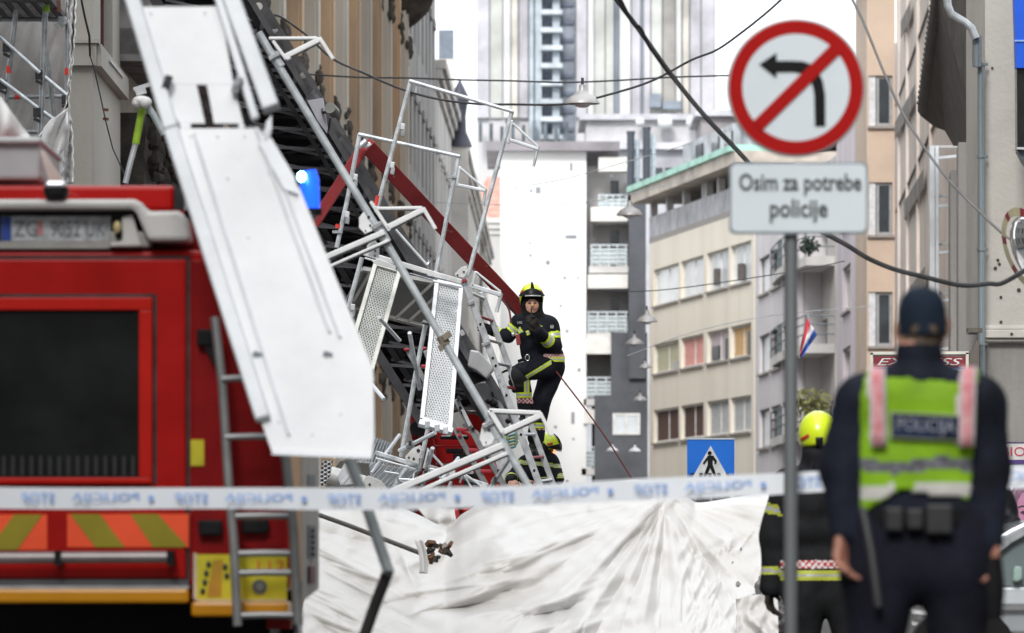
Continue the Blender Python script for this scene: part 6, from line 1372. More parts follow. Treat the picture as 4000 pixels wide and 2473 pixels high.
def helmet(c, s_, yaw, pitch, parent, back=False):
    c = Vector(c); rot = Matrix.Rotation(yaw, 3, 'Z') @ Matrix.Rotation(pitch, 3, 'X')
    hn = thing('helmet', '', '', c) if False else None
    def pt_(az, ph, k=1): # az 0 = front (-Y)
        r_ = Vector((.128*math.sin(ph)*math.sin(az), -.155*math.sin(ph)*math.cos(az), .150*math.cos(ph)))
        return c + rot @ (r_*k*s_)
    def edge(az): a = abs((az+math.pi)%(2*math.pi)-math.pi); return R(np.interp(math.degrees(a), [0,50,80,110,150,180], [80,84,112,122,116,112]))
    na, nph = 40, 14; vs_ = [pt_(0,0)]; fs = []
    for j in range(1, nph+1):
        for i in range(na): az = 2*math.pi*i/na; vs_.append(pt_(az, edge(az)*j/nph, 1.0+(.03 if j == nph else 0)))
    for i in range(na): fs.append((0, 1+i, 1+(i+1)%na))
    for j in range(nph-1):
        for i in range(na): fs.append((1+j*na+i, 1+(j+1)*na+i, 1+(j+1)*na+(i+1)%na, 1+j*na+(i+1)%na))
    b = MB(); b.add(vs_, fs); sh_ = build(b, 'helmet', M('helmet_neon', (.66,.82,.02), .28, 0, .04, 3, coat=.4), parent, True); sh_.data.shade_smooth(); sm = sh_.modifiers.new('s','SOLIDIFY'); sm.thickness = .006
    def patch(nm, m, a0, a1, p0, p1, k, th, na_=10, np_=6, fn=None):
        vs_ = [pt_(R(lerp(a0,a1,i/na_)), R((lerp(p0,p1,j/np_)) if fn is None else fn(i/na_, j/np_)), k) for j in range(np_+1) for i in range(na_+1)]
        fs = [(j*(na_+1)+i, j*(na_+1)+i+1, (j+1)*(na_+1)+i+1, (j+1)*(na_+1)+i) for j in range(np_) for i in range(na_)]
        b = MB(); b.add(vs_, fs); o = build(b, nm, m, sh_, True); o.data.shade_smooth(); sm = o.modifiers.new('s','SOLIDIFY'); sm.thickness = th; sm.offset = 1 ; return o
    patch('crest', hoodm, -9, 9, 16, 70, 1.04, .010)
    patch('visor', M('visor_black', (.015,.015,.017), .35), -72, 72, 60, 90, 1.07, .008, 16, 5, lambda u, v: lerp(90-28*math.cos((u-.5)*2.2)**2, 92-8*abs(u-.5), v))
    patch('visor_edge', silv, -34, 40, 88, 93, 1.10, .004, 12, 1)
    for sg in (-1, 1):
        patch('decal', M('decal_red', (.60,.05,.03), .5), sg*50, sg*72, 58, 78, 1.012, .003, 5, 4, lambda u, v: 60+20*u*.6+v*(14-6*u))
        patch('decal', M('decal_red'), sg*(180-62), sg*(180-30), 80, 96, 1.012, .003, 5, 4, lambda u, v: 98-14*u+v*9)
    patch('rear_knob', M('visor_black'), 170, 190, 92, 118, 1.05, .03, 4, 4)
    return sh_
def hand_prims(wr_, kn, nrm, s_=1.0, curl=.9, splay=.010, side=1, tag_='hand'):
    """palm from wrist point to knuckles; nrm = direction the fingers curl to"""
    wr_, kn, nrm = [Vector(v) for v in (wr_, kn, nrm)]; d = (kn-wr_).normalized(); nrm = (nrm-d*nrm.dot(d)).normalized(); sd = d.cross(nrm).normalized()*side
    pr_ = []
    for k in range(4):
        off = sd*(k-1.5)*.020*s_; pr_.append((tag_, wr_+off*.7, kn+off, .017*s_, .014*s_))
    L_ = [.040,.046,.043,.034]
    for k in range(4):
        p = kn+sd*(k-1.5)*(.020+splay*.3)*s_; dd = d.copy(); ln = L_[3-k] if side < 0 else L_[k]
        for j, f_ in enumerate((1,.62,.5)):
            ax = sd*side; a = curl*(.55,1.0,.8)[j]; dd = (dd*math.cos(a)+nrm*math.sin(a)).normalized(); q = p+dd*ln*f_*s_; pr_.append((tag_, p, q, .0105*s_-.0008*j, .0098*s_-.001*j)); p = q
    p = wr_.lerp(kn, .25)-sd*.034*s_; q = p+(d*.6-sd*.5+nrm*.5).normalized()*.035*s_; e = q+(d*.7+nrm*.7).normalized()*.030*s_
    pr_ += [(tag_, wr_, p, .016*s_, .015*s_), (tag_, p, q, .014*s_, .012*s_), (tag_, q, e, .012*s_, .010*s_)]
    return [(a, np.array(b_), np.array(c), r0_, r1_) for a, b_, c, r0_, r1_ in pr_]
def one(m): return (lambda c, w_, t: np.zeros(len(c)))

# ---------- A: climbing firefighter (sharp, on the ladder)
d = 59.9
T = thing('person', 'firefighter in navy kit and neon helmet standing high on the ladder holding a radio', 'person', P(2095, 1770, d))
q = lambda x, y, dy=0: Q(x, y, d, dy)
pr_ = [('head', q(2078,1172,0), q(2078,1200,-.015), .098, .082, (.92,1,1)), ('hood', q(2076,1165,.03), q(2078,1225,.03), .118, .115), ('hood', q(2070,1240,.02), q(2090,1244,.02), .10, .10),
 ('nose', q(2079,1188,-.104), q(2080,1198,-.112), .008, .013), ('brow', q(2064,1178,-.083), q(2094,1178,-.083), .010, .010), ('lip', q(2071,1208,-.088), q(2088,1208,-.088), .0075, .0075), ('chin', q(2079,1217,-.07), q(2080,1219,-.07), .02, .02), ('cheek', q(2062,1196,-.068), q(2064,1198,-.068), .02, .02), ('cheek', q(2095,1196,-.068), q(2096,1198,-.068), .02, .02),
 ('torso', q(2040,1262,.02), q(2138,1270,.02), .105, .11, (1,.95,1)), ('torso', q(2066,1300,.0), q(2112,1300,.0), .145, .15, (1,.85,1)), ('torso', q(2080,1345,.0), q(2120,1350,.0), .14, .15, (1,.85,1)), ('torso', q(2085,1385,.02), q(2150,1392,.04), .13, .135, (1,.9,1)), ('hem', q(2098,1398,.02), q(2156,1402,.04), .135, .14, (1,.9,1)),
 ('r_up', q(2026,1262,.0), q(1984,1312,.02), .088, .072), ('r_fore', q(1984,1312,.02), q(1926,1288,.10), .072, .054), ('r_cuff', q(1930,1290,.09), q(1918,1284,.12), .058, .056),
 ('l_up', q(2150,1270,.0), q(2166,1350,-.06), .088, .080), ('l_fore', q(2164,1352,-.08), q(2112,1310,-.26), .078, .064), ('l_cuff', q(2112,1310,-.26), q(2100,1298,-.30), .066, .062),
 ('hip', q(2120,1425,.06), q(2158,1430,.10), .135, .14), ('l_thigh', q(2150,1432,.04), q(2040,1456,-.30), .125, .098), ('knee', q(2040,1456,-.30), q(2030,1466,-.30), .098, .095), ('l_shin', q(2034,1468,-.28), q(2054,1590,-.12), .092, .078), ('l_shin2', q(2054,1590,-.12), q(2058,1604,-.10), .088, .088), ('l_boot', q(2058,1604,-.08), q(2056,1640,-.08), .062, .055), ('l_boot', q(2056,1642,-.06), q(2036,1650,-.14), .052, .045),
 ('r_thigh', q(2160,1440,.12), q(2118,1560,.06), .125, .10), ('r_shin', q(2118,1560,.06), q(2096,1688,.12), .096, .080), ('r_shin2', q(2096,1688,.12), q(2094,1704,.12), .092, .092), ('r_boot', q(2094,1706,.12), q(2096,1752,.12), .070, .062), ('r_boot', q(2096,1758,.10), q(2080,1768,.0), .055, .048)]
z_of = lambda py: CAMZ+(HOR-py)*d/FPX
x_of = lambda px: (px-2000)*d/FPX
def matA(c, w_, t):
    m = np.zeros(len(c)); x, y, z = c[:,0], c[:,1], c[:,2]; py = HOR-(z-CAMZ)*FPX/c[:,1]; px = 2000+x*FPX/c[:,1]
    hd = np.isin(w_, ['head','nose','brow','lip','chin','cheek','hood']); m[hd] = 7
    fc = hd & (((px-2079)/25.5)**2+((py-1195)/27)**2 < 1) & (y < d+.0) & (py > 1164); m[fc] = 1
    lip = fc & (np.abs(py-1208) < 3) & (np.abs(px-2080) < 9); m[lip] = 8
    eye = fc & (np.abs(py-1184.5) < 3.2) & ((np.abs(px-2069) < 5.5)|(np.abs(px-2090) < 5.5)); m[eye] = 9
    br = fc & (np.abs(py-1177) < 2.2) & ((np.abs(px-2067) < 8)|(np.abs(px-2092) < 8)); m[br] = 9
    def band(tagv, t0, t1, inner=True):
        s_ = (w_ == tagv) & (t > t0) & (t < t1); m[s_] = 2
        if inner: wd = (t1-t0)*.3; m[s_ & (t > t0+wd) & (t < t1-wd)] = 3
    band('r_fore', .42, .72); band('r_up', .28, .66); band('l_up', .42, .74); band('l_fore', .38, .78)
    # chest bands
    tor = (w_ == 'torso') & (y < d)
    for (x0, y0, x1, y1) in ((2018,1272,2035,1300),(2056,1302,2068,1298),(2102,1278,2116,1282)):
        dx, dy = x1-x0, y1-y0; L2 = dx*dx+dy*dy; tt_ = ((px-x0)*dx+(py-y0)*dy)/L2; dd = np.abs((px-x0)*dy-(py-y0)*dx)/math.sqrt(L2)
        s_ = tor & (tt_ > 0) & (tt_ < 1) & (dd < 9); m[s_] = 2; m[s_ & (dd < 3.5)] = 3
    hm = np.isin(w_, ['hem','torso','hip']) & (px > 2108) & (py > 1392-(px-2108)*.0) 
    s_ = np.isin(w_, ['hem','torso','hip']) & (px > 2112) & (py > 1397-(px-2140)*.04) & (py < 1413); m[s_] = 2; m[s_ & (np.abs(py-1404) < 2.6)] = 3
    ck = np.isin(w_, ['hem','torso']) & (px > 2124) & (py > 1382) & (py <= 1397-(px-2140)*.04); par = (np.floor(px/6)+np.floor(py/6)) % 2; m[ck & (par == 0)] = 4; m[ck & (par == 1)] = 5
    # leg bands
    dl_ = np.abs((px-2030)*(1414-1470)-(py-1470)*(2160-2030))/math.hypot(130,56)
    lt = (w_ == 'l_thigh') & (y < d+.05); s_ = lt & (np.abs(py-(1478-(px-2050)*.62)) < 9) & (px > 2054) & (px < 2154); m[s_] = 2; m[s_ & (np.abs(py-(1478-(px-2050)*.62)) < 3.2)] = 3
    s_ = (w_ == 'l_shin') & (px > 2048) & (px < 2068) & (py > 1476) & (py < 1534) & (y < d-.1); m[s_] = 2; m[s_ & (np.abs(px-2058) < 4)] = 3
    kn_ = np.isin(w_, ['knee','l_shin']) & (m == 0) & (py < 1510); m[kn_] = 6
    for tg, y0 in (('l_shin', 1533),('r_shin', 1652)):
        s_ = (w_ == tg) & (py > y0) & (py < y0+21); m[s_] = 2; m[s_ & (np.abs(py-y0-10.5) < 3.6)] = 3
        ck = (w_ == tg) & (py > y0+23) & (py < y0+42); par = (np.floor(px/8)+np.floor((py-y0-23)/6.4)) % 2; m[ck & (par == 0)] = 4; m[ck & (par == 1)] = 5
    m[np.isin(w_, ['l_boot','r_boot'])] = 10
    return m
mats_a = [navy, skin, neon, silv, chk_r, chk_w, navy2, hoodm, M('lip', (.42,.16,.14), .5), M('eye_dark', (.07,.045,.035), .4), M('boot_black', (.012,.012,.012), .5, 0, .2, 10)]
grow('body', pr_, .0082, T, matA, mats_a, .022, .0035, 34, 2)
hl = helmet(q(2076,1162,.0), 1.0, R(4), R(-4), T)
hp_ = hand_prims(q(1920,1286,.11), q(1900,1280,.13), (-.2,-1,-.1), 1.12, .8); grow('glove', hp_, .006, T, one(0), [glove], .010, 0)
hp_ = hand_prims(q(2102,1296,-.31), q(2086,1266,-.36), (-.5,.5,.2), 1.18, 1.0, side=-1); grow('glove', hp_, .006, T, one(0), [glove], .012, 0)
b = MB(); b.tube([q(2077,1250,-.36), q(2075,1212,-.30), q(2078,1200,-.24)], [.009,.006,.004], 8); b.tube([q(2070,1246,-.36), q(2088,1244,-.36)], .012, 8); rd_ = build(b, 'radio', black, T, True)
b = MB(); b.ell(q(2079,1196,-.24), .008,.008,.011, 8, 6); build(b, 'radio_tip', M('tip_yellow', (.7,.55,.02), .5), rd_, True)
b = MB(); b.tube([q(2014,1308,-.17), q(2024,1318,-.17)], .018, 12); b.tube([q(2000,1310,-.19), q(2008,1308,-.19)], .024, 12); tr_ = build(b, 'torch', silv, T, True)
b = MB(); b.obox(Vector(q(2024,1330,-.17)), Vector((.022,0,.004)), Vector((0,.02,0)), Vector((-.008,0,.055))); build(b, 'torch_holder', M('holder_red', (.30,.035,.03), .6), tr_, bevel=.006)
text('V.IVIC', M('name_grey', (.55,.56,.58), .5), q(2030,1262,-.115), .028, T, .055)
b = MB(); b.obox(Vector(q(2156,1275,-.112)), Vector((.028,0,0)), Vector((0,.004,0)), Vector((.002,0,.026))); bd_ = build(b, 'sleeve_badge', black, T)
b = MB()
for k in range(3): c_ = Vector(q(2151+k*5,1277,-.118)); b.obox(c_, Vector((.0045,0,0)), Vector((0,.002,0)), Vector((0,0,.012+.004*(k == 1))))
b.obox(Vector(q(2156,1282,-.118)), Vector((.016,0,0)), Vector((0,.002,0)), Vector((0,0,.006))); build(b, 'castle_emblem', silv, bd_)
b = MB()
for k in range(4): c_ = Vector(q(2030+k*9,1412-k*3,-.17)); b.obox(c_, Vector((.02,0,.006)), Vector((0,.02,0)), Vector((-.004,0,.016)))
bt = build(b, 'tool_belt', black, T, bevel=.004)
b = MB(); cc_ = Vector(q(2060,1400,-.19)); b.tube([cc_+Vector((math.cos(a)*.022, 0, math.sin(a)*.032)) for a in np.linspace(0,2*math.pi,14)], .006, 8); build(b, 'carabiner', M('chrome'), bt, True)
b = MB(); b.tube([q(1958,1458,-.1), q(2010,1436,-.18), q(2030,1424,-.18)], [.010,.016,.018], 8); build(b, 'axe_handle', black, T, True)
b = MB(); b.ppoly([(2022,1424),(2046,1418),(2050,1424),(2024,1430)], d-.30, .01); build(b, 'belt_tag', chk_w, T)
b = MB(); 
for k in range(9): b.ell(Vector(q(1996+rng.random()*16, 1470+k*7, -.06)), .035, .04, .028, 8, 6)
tag(build(b, 'rope_bag', black, T, True), kind='stuff')

# ---------- B: helper low behind the ladder foot
d = 60.9
T = thing('person', 'second firefighter crouching low behind the ladder foot with bare hands, helmet half hidden', 'person', P(2110, 2100, d))
q = lambda x, y, dy=0: Q(x, y, d, dy)
pr_ = [('head', q(2112,1758), q(2112,1775), .10, .09), ('hood', q(2100,1762,-.02), q(2108,1775,-.02), .10, .11), ('torso', q(2070,1815), q(2140,1812), .12, .125), ('torso', q(2080,1860), q(2140,1860), .15, .16), ('torso', q(2080,1940), q(2140,1940), .15, .16),
 ('l_up', q(2150,1815), q(2172,1868,-.05), .085, .080), ('l_fore', q(2172,1870,-.05), q(2090,1900,-.2), .075, .052), ('r_up', q(2048,1815), q(2000,1870,-.08), .085, .075), ('r_fore', q(2000,1870,-.08), q(1996,1880,-.22), .07, .052),
 ('hip', q(2090,2000), q(2140,2000), .15, .15), ('leg', q(2070,2020), q(2060,2330), .12, .08), ('leg', q(2150,2020), q(2160,2330), .12, .08), ('foot', q(2060,2420), q(2060,2440,-.1), .06, .05), ('leg', q(2060,2330), q(2060,2420), .08, .06), ('leg', q(2160,2330), q(2160,2420), .08, .06), ('foot', q(2160,2420), q(2160,2440,-.1), .06, .05)]
def matB(c, w_, t):
    m = np.zeros(len(c)); py = HOR-(c[:,2]-CAMZ)*FPX/c[:,1]; px = 2000+c[:,0]*FPX/c[:,1]
    m[np.isin(w_, ['head','hood'])] = 4
    s_ = np.isin(w_, ['torso','l_up','r_up']) & (np.abs(py-(1808+(px-2060)*.10)) < 8) & (c[:,1] < d+.02); m[s_] = 1; m[s_ & (np.abs(py-(1808+(px-2060)*.10)) < 2.6)] = 2
    s_ = np.isin(w_, ['l_up','l_fore']) & (py > 1848) & (py < 1868); m[s_] = 1; m[s_ & (np.abs(py-1858) < 3)] = 2
    s_ = (w_ == 'r_fore') & (t > .1) & (t < .5); m[s_] = 1
    return m
grow('body', pr_, .011, T, matB, [navy, M('neon_dim', (.50,.58,.12), .5), silv, skin, hoodm], .03, .004, 30, 4)
helmet(q(2134,1745,.06), 1.0, R(70), R(15), T)
for wr_, kn, sd in ((q(2000,1882,-.24), q(2012,1892,-.30), 1), (q(2084,1888,-.26), q(2066,1882,-.32), -1)):
    grow('hand', hand_prims(wr_, kn, (.3*sd,-.2,-.8), 1.1, .8, side=sd), .006, T, one(0), [skin], .010, 0)
b = MB(); b.obox(P(2167,1760,d), Vector((.014,0,0)), Vector((0,.03,0)), Vector((0,0,.03))); lt_ = build(b, 'helmet_lamp', M('lamp_orange', (.8,.35,.18), .4, emit=((1,.35,.15), 1.0)), T, bevel=.006)

# ---------- C: firefighter with back turned, beside the pole
d = 37.0
T = thing('person', 'firefighter with back turned and neon helmet standing between sign pole and policeman', 'person', P(3200, 2200, d)-Vector((0,0,CAMZ)))
q = lambda x, y, dy=0: Q(x, y, d, dy)
pr_ = [('head', q(3195,1700), q(3195,1760,-.02), .105, .095), ('neck', q(3195,1770), q(3195,1850,.03), .105, .125), ('torso', q(3085,1892), q(3300,1892), .115, .115, (1,.9,1)), ('torso', q(3110,1960), q(3290,1960), .165, .165, (1,.8,1)), ('torso', q(3120,2080), q(3290,2080), .16, .165, (1,.8,1)), ('torso', q(3145,2200), q(3300,2200), .165, .165, (1,.8,1)), ('hem', q(3155,2255), q(3305,2255), .175, .175, (1,.8,1)),
 ('l_up', q(3062,1905), q(3022,2100,.02), .10, .092), ('l_fore', q(3022,2100,.02), q(3008,2290,.0), .09, .072), ('r_up', q(3325,1905), q(3362,2110), .10, .092), ('r_fore', q(3362,2110), q(3330,2290,.05), .09, .07),
 ('hip', q(3155,2300), q(3300,2300), .16, .16, (1,.85,1)), ('leg', q(3150,2340), q(3130,2520), .15, .105), ('leg', q(3130,2520), q(3130,2690), .105, .09), ('leg', q(3300,2340), q(3320,2520), .15, .105), ('leg', q(3320,2520), q(3325,2690), .105, .09), ('foot', q(3130,2700), q(3120,2712,.14), .06, .05), ('foot', q(3325,2700), q(3335,2712,.14), .06, .05)]
def matC(c, w_, t):
    m = np.zeros(len(c)); py = HOR-(c[:,2]-CAMZ)*FPX/c[:,1]; px = 2000+c[:,0]*FPX/c[:,1]
    m[np.isin(w_, ['head','neck'])] = 5
    s_ = np.isin(w_, ['hem','hip','torso']) & (py > 2228) & (py < 2268); m[s_] = 1; m[s_ & (np.abs(py-2247) < 6)] = 2
    ck = np.isin(w_, ['hem','hip','torso']) & (py > 2188) & (py < 2222); par = (np.floor(px/12)+np.floor(py/11)) % 2; m[ck & (par == 0)] = 3; m[ck & (par == 1)] = 4
    for tg, t0, t1 in (('l_up',.35,.55),('l_fore',.62,.78),('r_up',.75,.98),('r_fore',.5,.72)):
        s_ = (w_ == tg) & (t > t0) & (t < t1); m[s_] = 1; w2 = (t1-t0)*.3; m[s_ & (t > t0+w2) & (t < t1-w2)] = 2
    return m
nv3 = M('turnout_black_dull', (.016,.017,.019), .8, 0, .25, 7, .3, 80)
grow('body', pr_, .013, T, matC, [nv3, M('neon_dim2', (.46,.50,.05), .5), silv, chk_r, chk_w, M('curtain_black', (.022,.022,.026), .75)], .035, .007, 20, 6)
helmet(q(3195,1694,.0), 1.0, R(180), R(-8), T)
grow('glove', hand_prims(q(3008,2296,.0), q(3004,2352,-.0), (.6,-.3,0), 1.15, .7), .008, T, one(0), [glove], .012, 0)
grow('glove', hand_prims(q(3328,2300,.05), q(3322,2352,.05), (-.6,-.3,0), 1.15, .7, side=-1), .008, T, one(0), [glove], .012, 0)
b = MB(); b.tube([q(3170,1800,-.14), q(3165,1840,-.15), q(3150,1850,-.15)], .006, 6); build(b, 'neck_strap', M('visor_black'), T, True)

# ---------- D: policeman in the foreground, seen from behind
d = 19.3
T = thing('person', 'policeman seen from behind in navy uniform, cap and lime green reflective vest', 'person', P(3600, 2200, d)-Vector((0,0,CAMZ)))
q = lambda x, y, dy=0: Q(x, y, d, dy)
uni = M('uniform_navy', (.013,.017,.030), .75, 0, .3, 6, .3, 70); trous = M('trouser_navy', (.011,.012,.022), .8, 0, .25, 6, .3, 60)
body = [('head', q(3600,1215), q(3600,1265,-.01), .068, .070, (1,1.2,1)), ('skull', q(3600,1280), q(3598,1320), .066, .060), ('neck', q(3594,1330), q(3590,1365), .058, .062), ('collar', q(3590,1412), q(3588,1470), .080, .115),
 ('ear', q(3514,1275,.01), q(3511,1296,.01), .013, .010), ('ear', q(3686,1278,.01), q(3686,1300,.01), .013, .010),
 ('torso', q(3378,1572), q(3806,1572), .100, .100, (1,.95,1)), ('torso', q(3500,1530), q(3680,1530), .085, .085), ('torso', q(3470,1620), q(3720,1620), .145, .145, (1,.8,1)), ('torso', q(3470,1760), q(3700,1760), .14, .14, (1,.8,1)), ('torso', q(3480,1900), q(3690,1900), .13, .13, (1,.85,1)), ('torso', q(3470,1980), q(3700,1980), .14, .14, (1,.85,1)),
 ('l_up', q(3362,1588), q(3300,1830,.0), .088, .074), ('l_fore', q(3305,1830), q(3290,2080,-.05), .070, .050), ('r_up', q(3820,1588), q(3856,1830), .088, .074), ('r_fore', q(3852,1830), q(3868,2120,-.05), .070, .048),
 ('hip', q(3460,2090), q(3720,2090), .145, .145, (1,.9,1)), ('hip', q(3455,2200), q(3730,2200), .15, .15, (1,.9,1)),
 ('leg', q(3440,2260), q(3425,2560), .125, .09), ('leg', q(3425,2560), q(3430,3060), .085, .065), ('leg', q(3735,2260), q(3740,2560), .125, .09), ('leg', q(3740,2560), q(3745,3060), .085, .065), ('foot', q(3430,3120), q(3425,3150,.12), .06, .05), ('leg', q(3430,3060), q(3430,3120), .065, .06), ('foot', q(3745,3120), q(3750,3150,.12), .06, .05), ('leg', q(3745,3060), q(3745,3120), .065, .06)]
def matD(c, w_, t):
    m = np.zeros(len(c)); py = HOR-(c[:,2]-CAMZ)*FPX/c[:,1]
    m[np.isin(w_, ['head','skull','neck','ear'])] = 1; m[np.isin(w_, ['hip','leg'])] = 2; m[w_ == 'foot'] = 3
    m[np.isin(w_, ['head','skull']) & (py < 1345) & (py > 1250)] = 4
    return m
grow('body', body, .0125, T, matD, [uni, skin, trous, black, M('hair_cropped', (.14,.10,.075), .9, 0, .3, 90)], .035, .006, 16, 9)
# cap
b = MB(); cc_ = Vector(q(3602,1226)); n_ = 36; prof = [(.0,.092),(.032,.088),(.058,.074),(.074,.048),(.082,.012),(.0835,-.03),(.084,-.070),(.082,-.072)]
vs_ = []
for r_, z in prof:
    for k in range(n_): a = 2*math.pi*k/n_; vs_.append(cc_+Vector((r_*math.cos(a), r_*1.18*math.sin(a), z+(.0 if math.sin(a) > -.2 else .0))))
b.add(vs_, [(i*n_+k, i*n_+(k+1)%n_, (i+1)*n_+(k+1)%n_, (i+1)*n_+k) for i in range(len(prof)-1) for k in range(n_)]); cap_ = build(b, 'cap', M('cap_navy', (.012,.022,.040), .8, 0, .2, 12, .3, 90), T, True); cap_.data.shade_smooth()
sm = cap_.modifiers.new('s','SOLIDIFY'); sm.thickness = .004
b = MB(); b.tube([cc_+Vector((math.cos(a)*.050, -.090, -.058+math.sin(a)*.026)) for a in np.linspace(R(0),R(180),10)], .0045, 6); build(b, 'cap_gap_edge', black, cap_, True)
b = MB(); b.prism([cc_+Vector((-.046,-.094,-.066)), cc_+Vector((.046,-.094,-.066)), cc_+Vector((.038,-.096,-.044)), cc_+Vector((0,-.097,-.036)), cc_+Vector((-.038,-.096,-.044))], (0,.004,0)); build(b, 'cap_gap', M('hair_cropped'), cap_)
b = MB(); b.tube([cc_+Vector((0,0,.086)), cc_+Vector((0,0,.092))], .008, 10); build(b, 'cap_button', MATS['cap_navy'], cap_, True)
b = MB(); b.prism([cc_+Vector((.08*math.cos(a), .10+.09*math.sin(a), -.05)) for a in np.linspace(0,math.pi,12)], (0,0,.006)); build(b, 'cap_peak', MATS['cap_navy'], cap_)
# vest: own surface a little outside the jacket, cut at hem and neck
vp = [('v', *p[1:3], p[3]+.016, p[4]+.016, *(p[5:])) for p in body if p[0] == 'torso']
vest_m = [M('vest_lime', (.22,.42,.015), .6, 0, .14, 5, .4, 14), M('vest_stripe_white', (.66,.58,.58), .5), M('vest_stripe_pink', (.55,.16,.18), .5, 0, .5, 22, col2=(.70,.40,.42)), M('vest_grey_band', (.17,.17,.20), .5, 0, .3, 40), M('vest_silver_band', (.56,.55,.52), .45, 0, .15, 6), M('vest_border', (.45,.50,.30), .5)]
def matV(c, w_, t):
    m = np.zeros(len(c)); py = HOR-(c[:,2]-CAMZ)*FPX/c[:,1]; px = 2000+c[:,0]*FPX/c[:,1]
    for x0, sl in ((3408,8),(3762,-10)):
        xc = x0+14+(py-1440)*(.02 if x0 < 3500 else -.05)
        s_ = (np.abs(px-xc) < 31) & (py < 1742); m[s_] = 1; m[s_ & (np.abs(px-xc) < 21)] = 2
    yb = 1818+10*np.sin((px-3400)/60.); m[np.abs(py-yb) < 24] = 3
    ys = np.where(px < 3520, 1915-(px-3370)*.12+14, 1905+(np.abs(px-3720))*-.02+8); m[(np.abs(py-ys) < 26) & (np.abs(px-3530) > 38-np.abs(py-1900)*.1)] = 4
    return m
# grow then trim above the neck scoop and below the hem
vobj = grow('vest', vp, .0115, T, matV, vest_m, .045, .008, 15, 12)
bm = bmesh.new(); bm.from_mesh(vobj.data); offv = base_of(T); dele = []
for f_ in bm.faces:
    c_ = f_.calc_center_median()+offv; px = 2000+c_.x*FPX/c_.y; py = HOR-(c_.z-CAMZ)*FPX/c_.y
    hem = np.interp(px, [3350,3380,3520,3560,3640,3800], [2010,1995,1912,1918,1936,1946]); top = np.interp(px, [3370,3395,3445,3455,3600,3745,3755,3800], [1500,1430,1430,1478,1474,1498,1440,1440])
    if py > hem or px < 3362+max(0,(1560-py))*.12 or px > 3818-max(0,(py-1500))*.06 or (c_.y < d and py < top) or (py < 1436) or (c_.y > d and py < 1500): dele.append(f_)
bmesh.ops.delete(bm, geom=dele, context='FACES'); bm.to_mesh(vobj.data); bm.free()
sm = vobj.modifiers.new('s','SOLIDIFY'); sm.thickness = .004
b = MB(); n_ = 16
def panel(x0, x1, y0, y1, dd, th, skew=0):
    b = MB(); a = [Vector(q(x0,y1,dd)), Vector(q(x1,y1+skew,dd)), Vector(q(x1,y0+skew,dd)), Vector(q(x0,y0,dd))]; b.prism(a, (0,th,0)); return b
pn = build(panel(3466,3744,1612,1714,-.142,.02,14), 'back_panel_border', M('vest_border'), T); pn2 = build(panel(3472,3738,1618,1708,-.146,.006,14), 'back_panel', M('panel_navy', (.016,.028,.075), .5, 0, .3, 8), pn)
text('POLICIJA', M('panel_letter', (.30,.32,.38), .5), q(3605,1672,-.152), .056, pn2, .195, rotz=R(-2.5))
# straps over the shoulders
for sg, xx, tilt_ in ((1, 3426, 0), (-1, 3784, 12)):
    for k_, (wd_, m, dd) in enumerate(((31, M('vest_strap_white', (.72,.62,.66), .5), 0), (20, M('vest_stripe_pink'), -.004))):
        b = MB(); ys = np.linspace(1432,1745,7); zf = lambda y: float(np.interp(y, [1432,1484,1536,1600,1745], [-.112,-.140,-.150,-.154,-.152])); sl_ = (lambda y: (y-1432)*(.02 if sg > 0 else -.03)); L_ = [P(xx-wd_+sl_(y), y, d+zf(y)+dd) for y in ys]; R_ = [P(xx+wd_+sl_(y), y, d+zf(y)+dd) for y in ys]
        b.add(L_+R_, [(i, i+1, i+8, i+7) for i in range(6)]); o = build(b, 'shoulder_strap', m, T, True); sm = o.modifiers.new('s','SOLIDIFY'); sm.thickness = .004
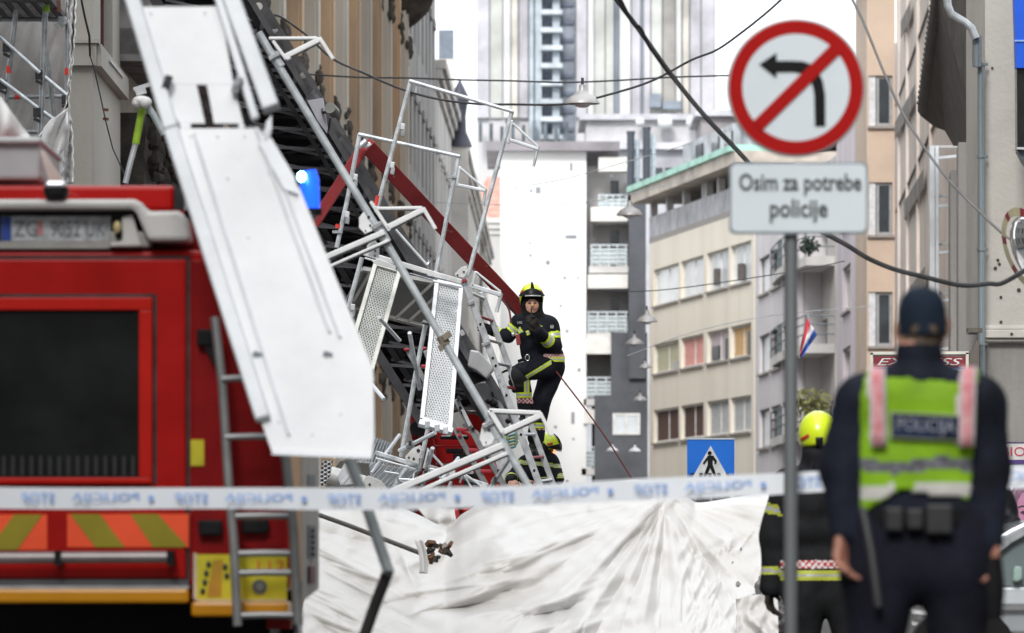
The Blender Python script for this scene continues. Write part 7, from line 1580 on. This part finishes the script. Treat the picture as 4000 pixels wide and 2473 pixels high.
# hands and belt kit
grow('hand', hand_prims(q(3290,2100,-.05), q(3284,2180,-.06), (.7,-.5,0), 1.05, .75), .007, T, one(0), [M('skin_dim', (.42,.19,.13), .5, 0, .1, 20)], .010, 0)
grow('hand', hand_prims(q(3868,2135,-.05), q(3862,2200,-.04), (-.7,-.4,0), 1.05, .9, side=-1), .007, T, one(0), [MATS['skin_dim']], .010, 0)
b = MB(); b.tube([q(3868,2175,-.06), q(3874,2300,-.05), q(3878,2415,-.04)], [.034,.042,.030], 12); build(b, 'held_gloves', black, T, True)
b = MB(); b.tube([q(3362,1985,-.10), q(3392,2150,-.15), q(3420,2370,-.16)], .015, 10); build(b, 'baton', M('baton_dark', (.035,.035,.04), .5), T, True)
b = MB(); a_ = np.linspace(0, 2*math.pi, 29)[:-1]
ring = [(Vector(q(3592,2020))+Vector((math.cos(a)*.232, math.sin(a)*.145, 0))) for a in a_]
for k in range(28): p0, p1 = ring[k], ring[(k+1)%28]; b.beam(p0, p1, .05, .012, up=((p0+p1)/2-Vector(q(3592,2020))).normalized())
build(b, 'belt', black, T)
for x, w_, h_ in ((3655,.045,.05),(3480,.03,.04),(3560,.028,.035)):
    b = MB(); b.obox(Vector(q(x,2030,-.155)), Vector((w_,0,0)), Vector((0,.022,0)), Vector((0,0,h_))); build(b, 'belt_pouch', M('pouch_black', (.02,.02,.022), .5), T, bevel=.008)
b = MB(); b.tube([q(3352,1870,-.05), q(3358,1900,-.07)], .018, 10); build(b, 'side_radio', M('radio_blue', (.10,.14,.22), .3), T, True)

# ---------- E: dark jacket elbow behind the policeman
d = 36.0
T = thing('person', 'person in a black jacket mostly hidden behind the policeman and the silver car', 'person', P(3900, 2200, d)-Vector((0,0,CAMZ)))
q = lambda x, y, dy=0: Q(x, y, d, dy)
pr_ = [('head', q(3800,1700), q(3800,1750), .10,.09), ('torso', q(3740,1890), q(3860,1890), .11,.11), ('torso', q(3740,2050), q(3870,2050), .17,.17,(1,.8,1)), ('torso', q(3750,2200), q(3860,2200), .16,.16,(1,.8,1)), ('arm', q(3890,1900), q(3925,2010,-.05), .09,.08), ('arm', q(3925,2030,-.05), q(3950,2060,-.1), .075,.08), ('arm', q(3950,2060,-.1), q(3880,2080,-.25), .07,.055), ('neck', q(3800,1780), q(3800,1850), .06,.07),
  ('leg', q(3760,2260), q(3760,2700), .13,.07), ('leg', q(3860,2260), q(3860,2700), .13,.07)]
def matE(c, w_, t): m = np.zeros(len(c)); m[np.isin(w_, ['head','neck'])] = 1; m[(w_ == 'head') & ((c[:,1] < 36.05) | (c[:,2] > CAMZ+(HOR-1690)*36/FPX))] = 2; return m
grow('body', pr_, .014, T, matE, [M('jacket_black', (.014,.015,.018), .45, 0, .2, 8, .2, 40), M('skin'), M('hair_dark', (.03,.02,.015), .9, 0, .3, 60)], .03, .012, 26, 3)
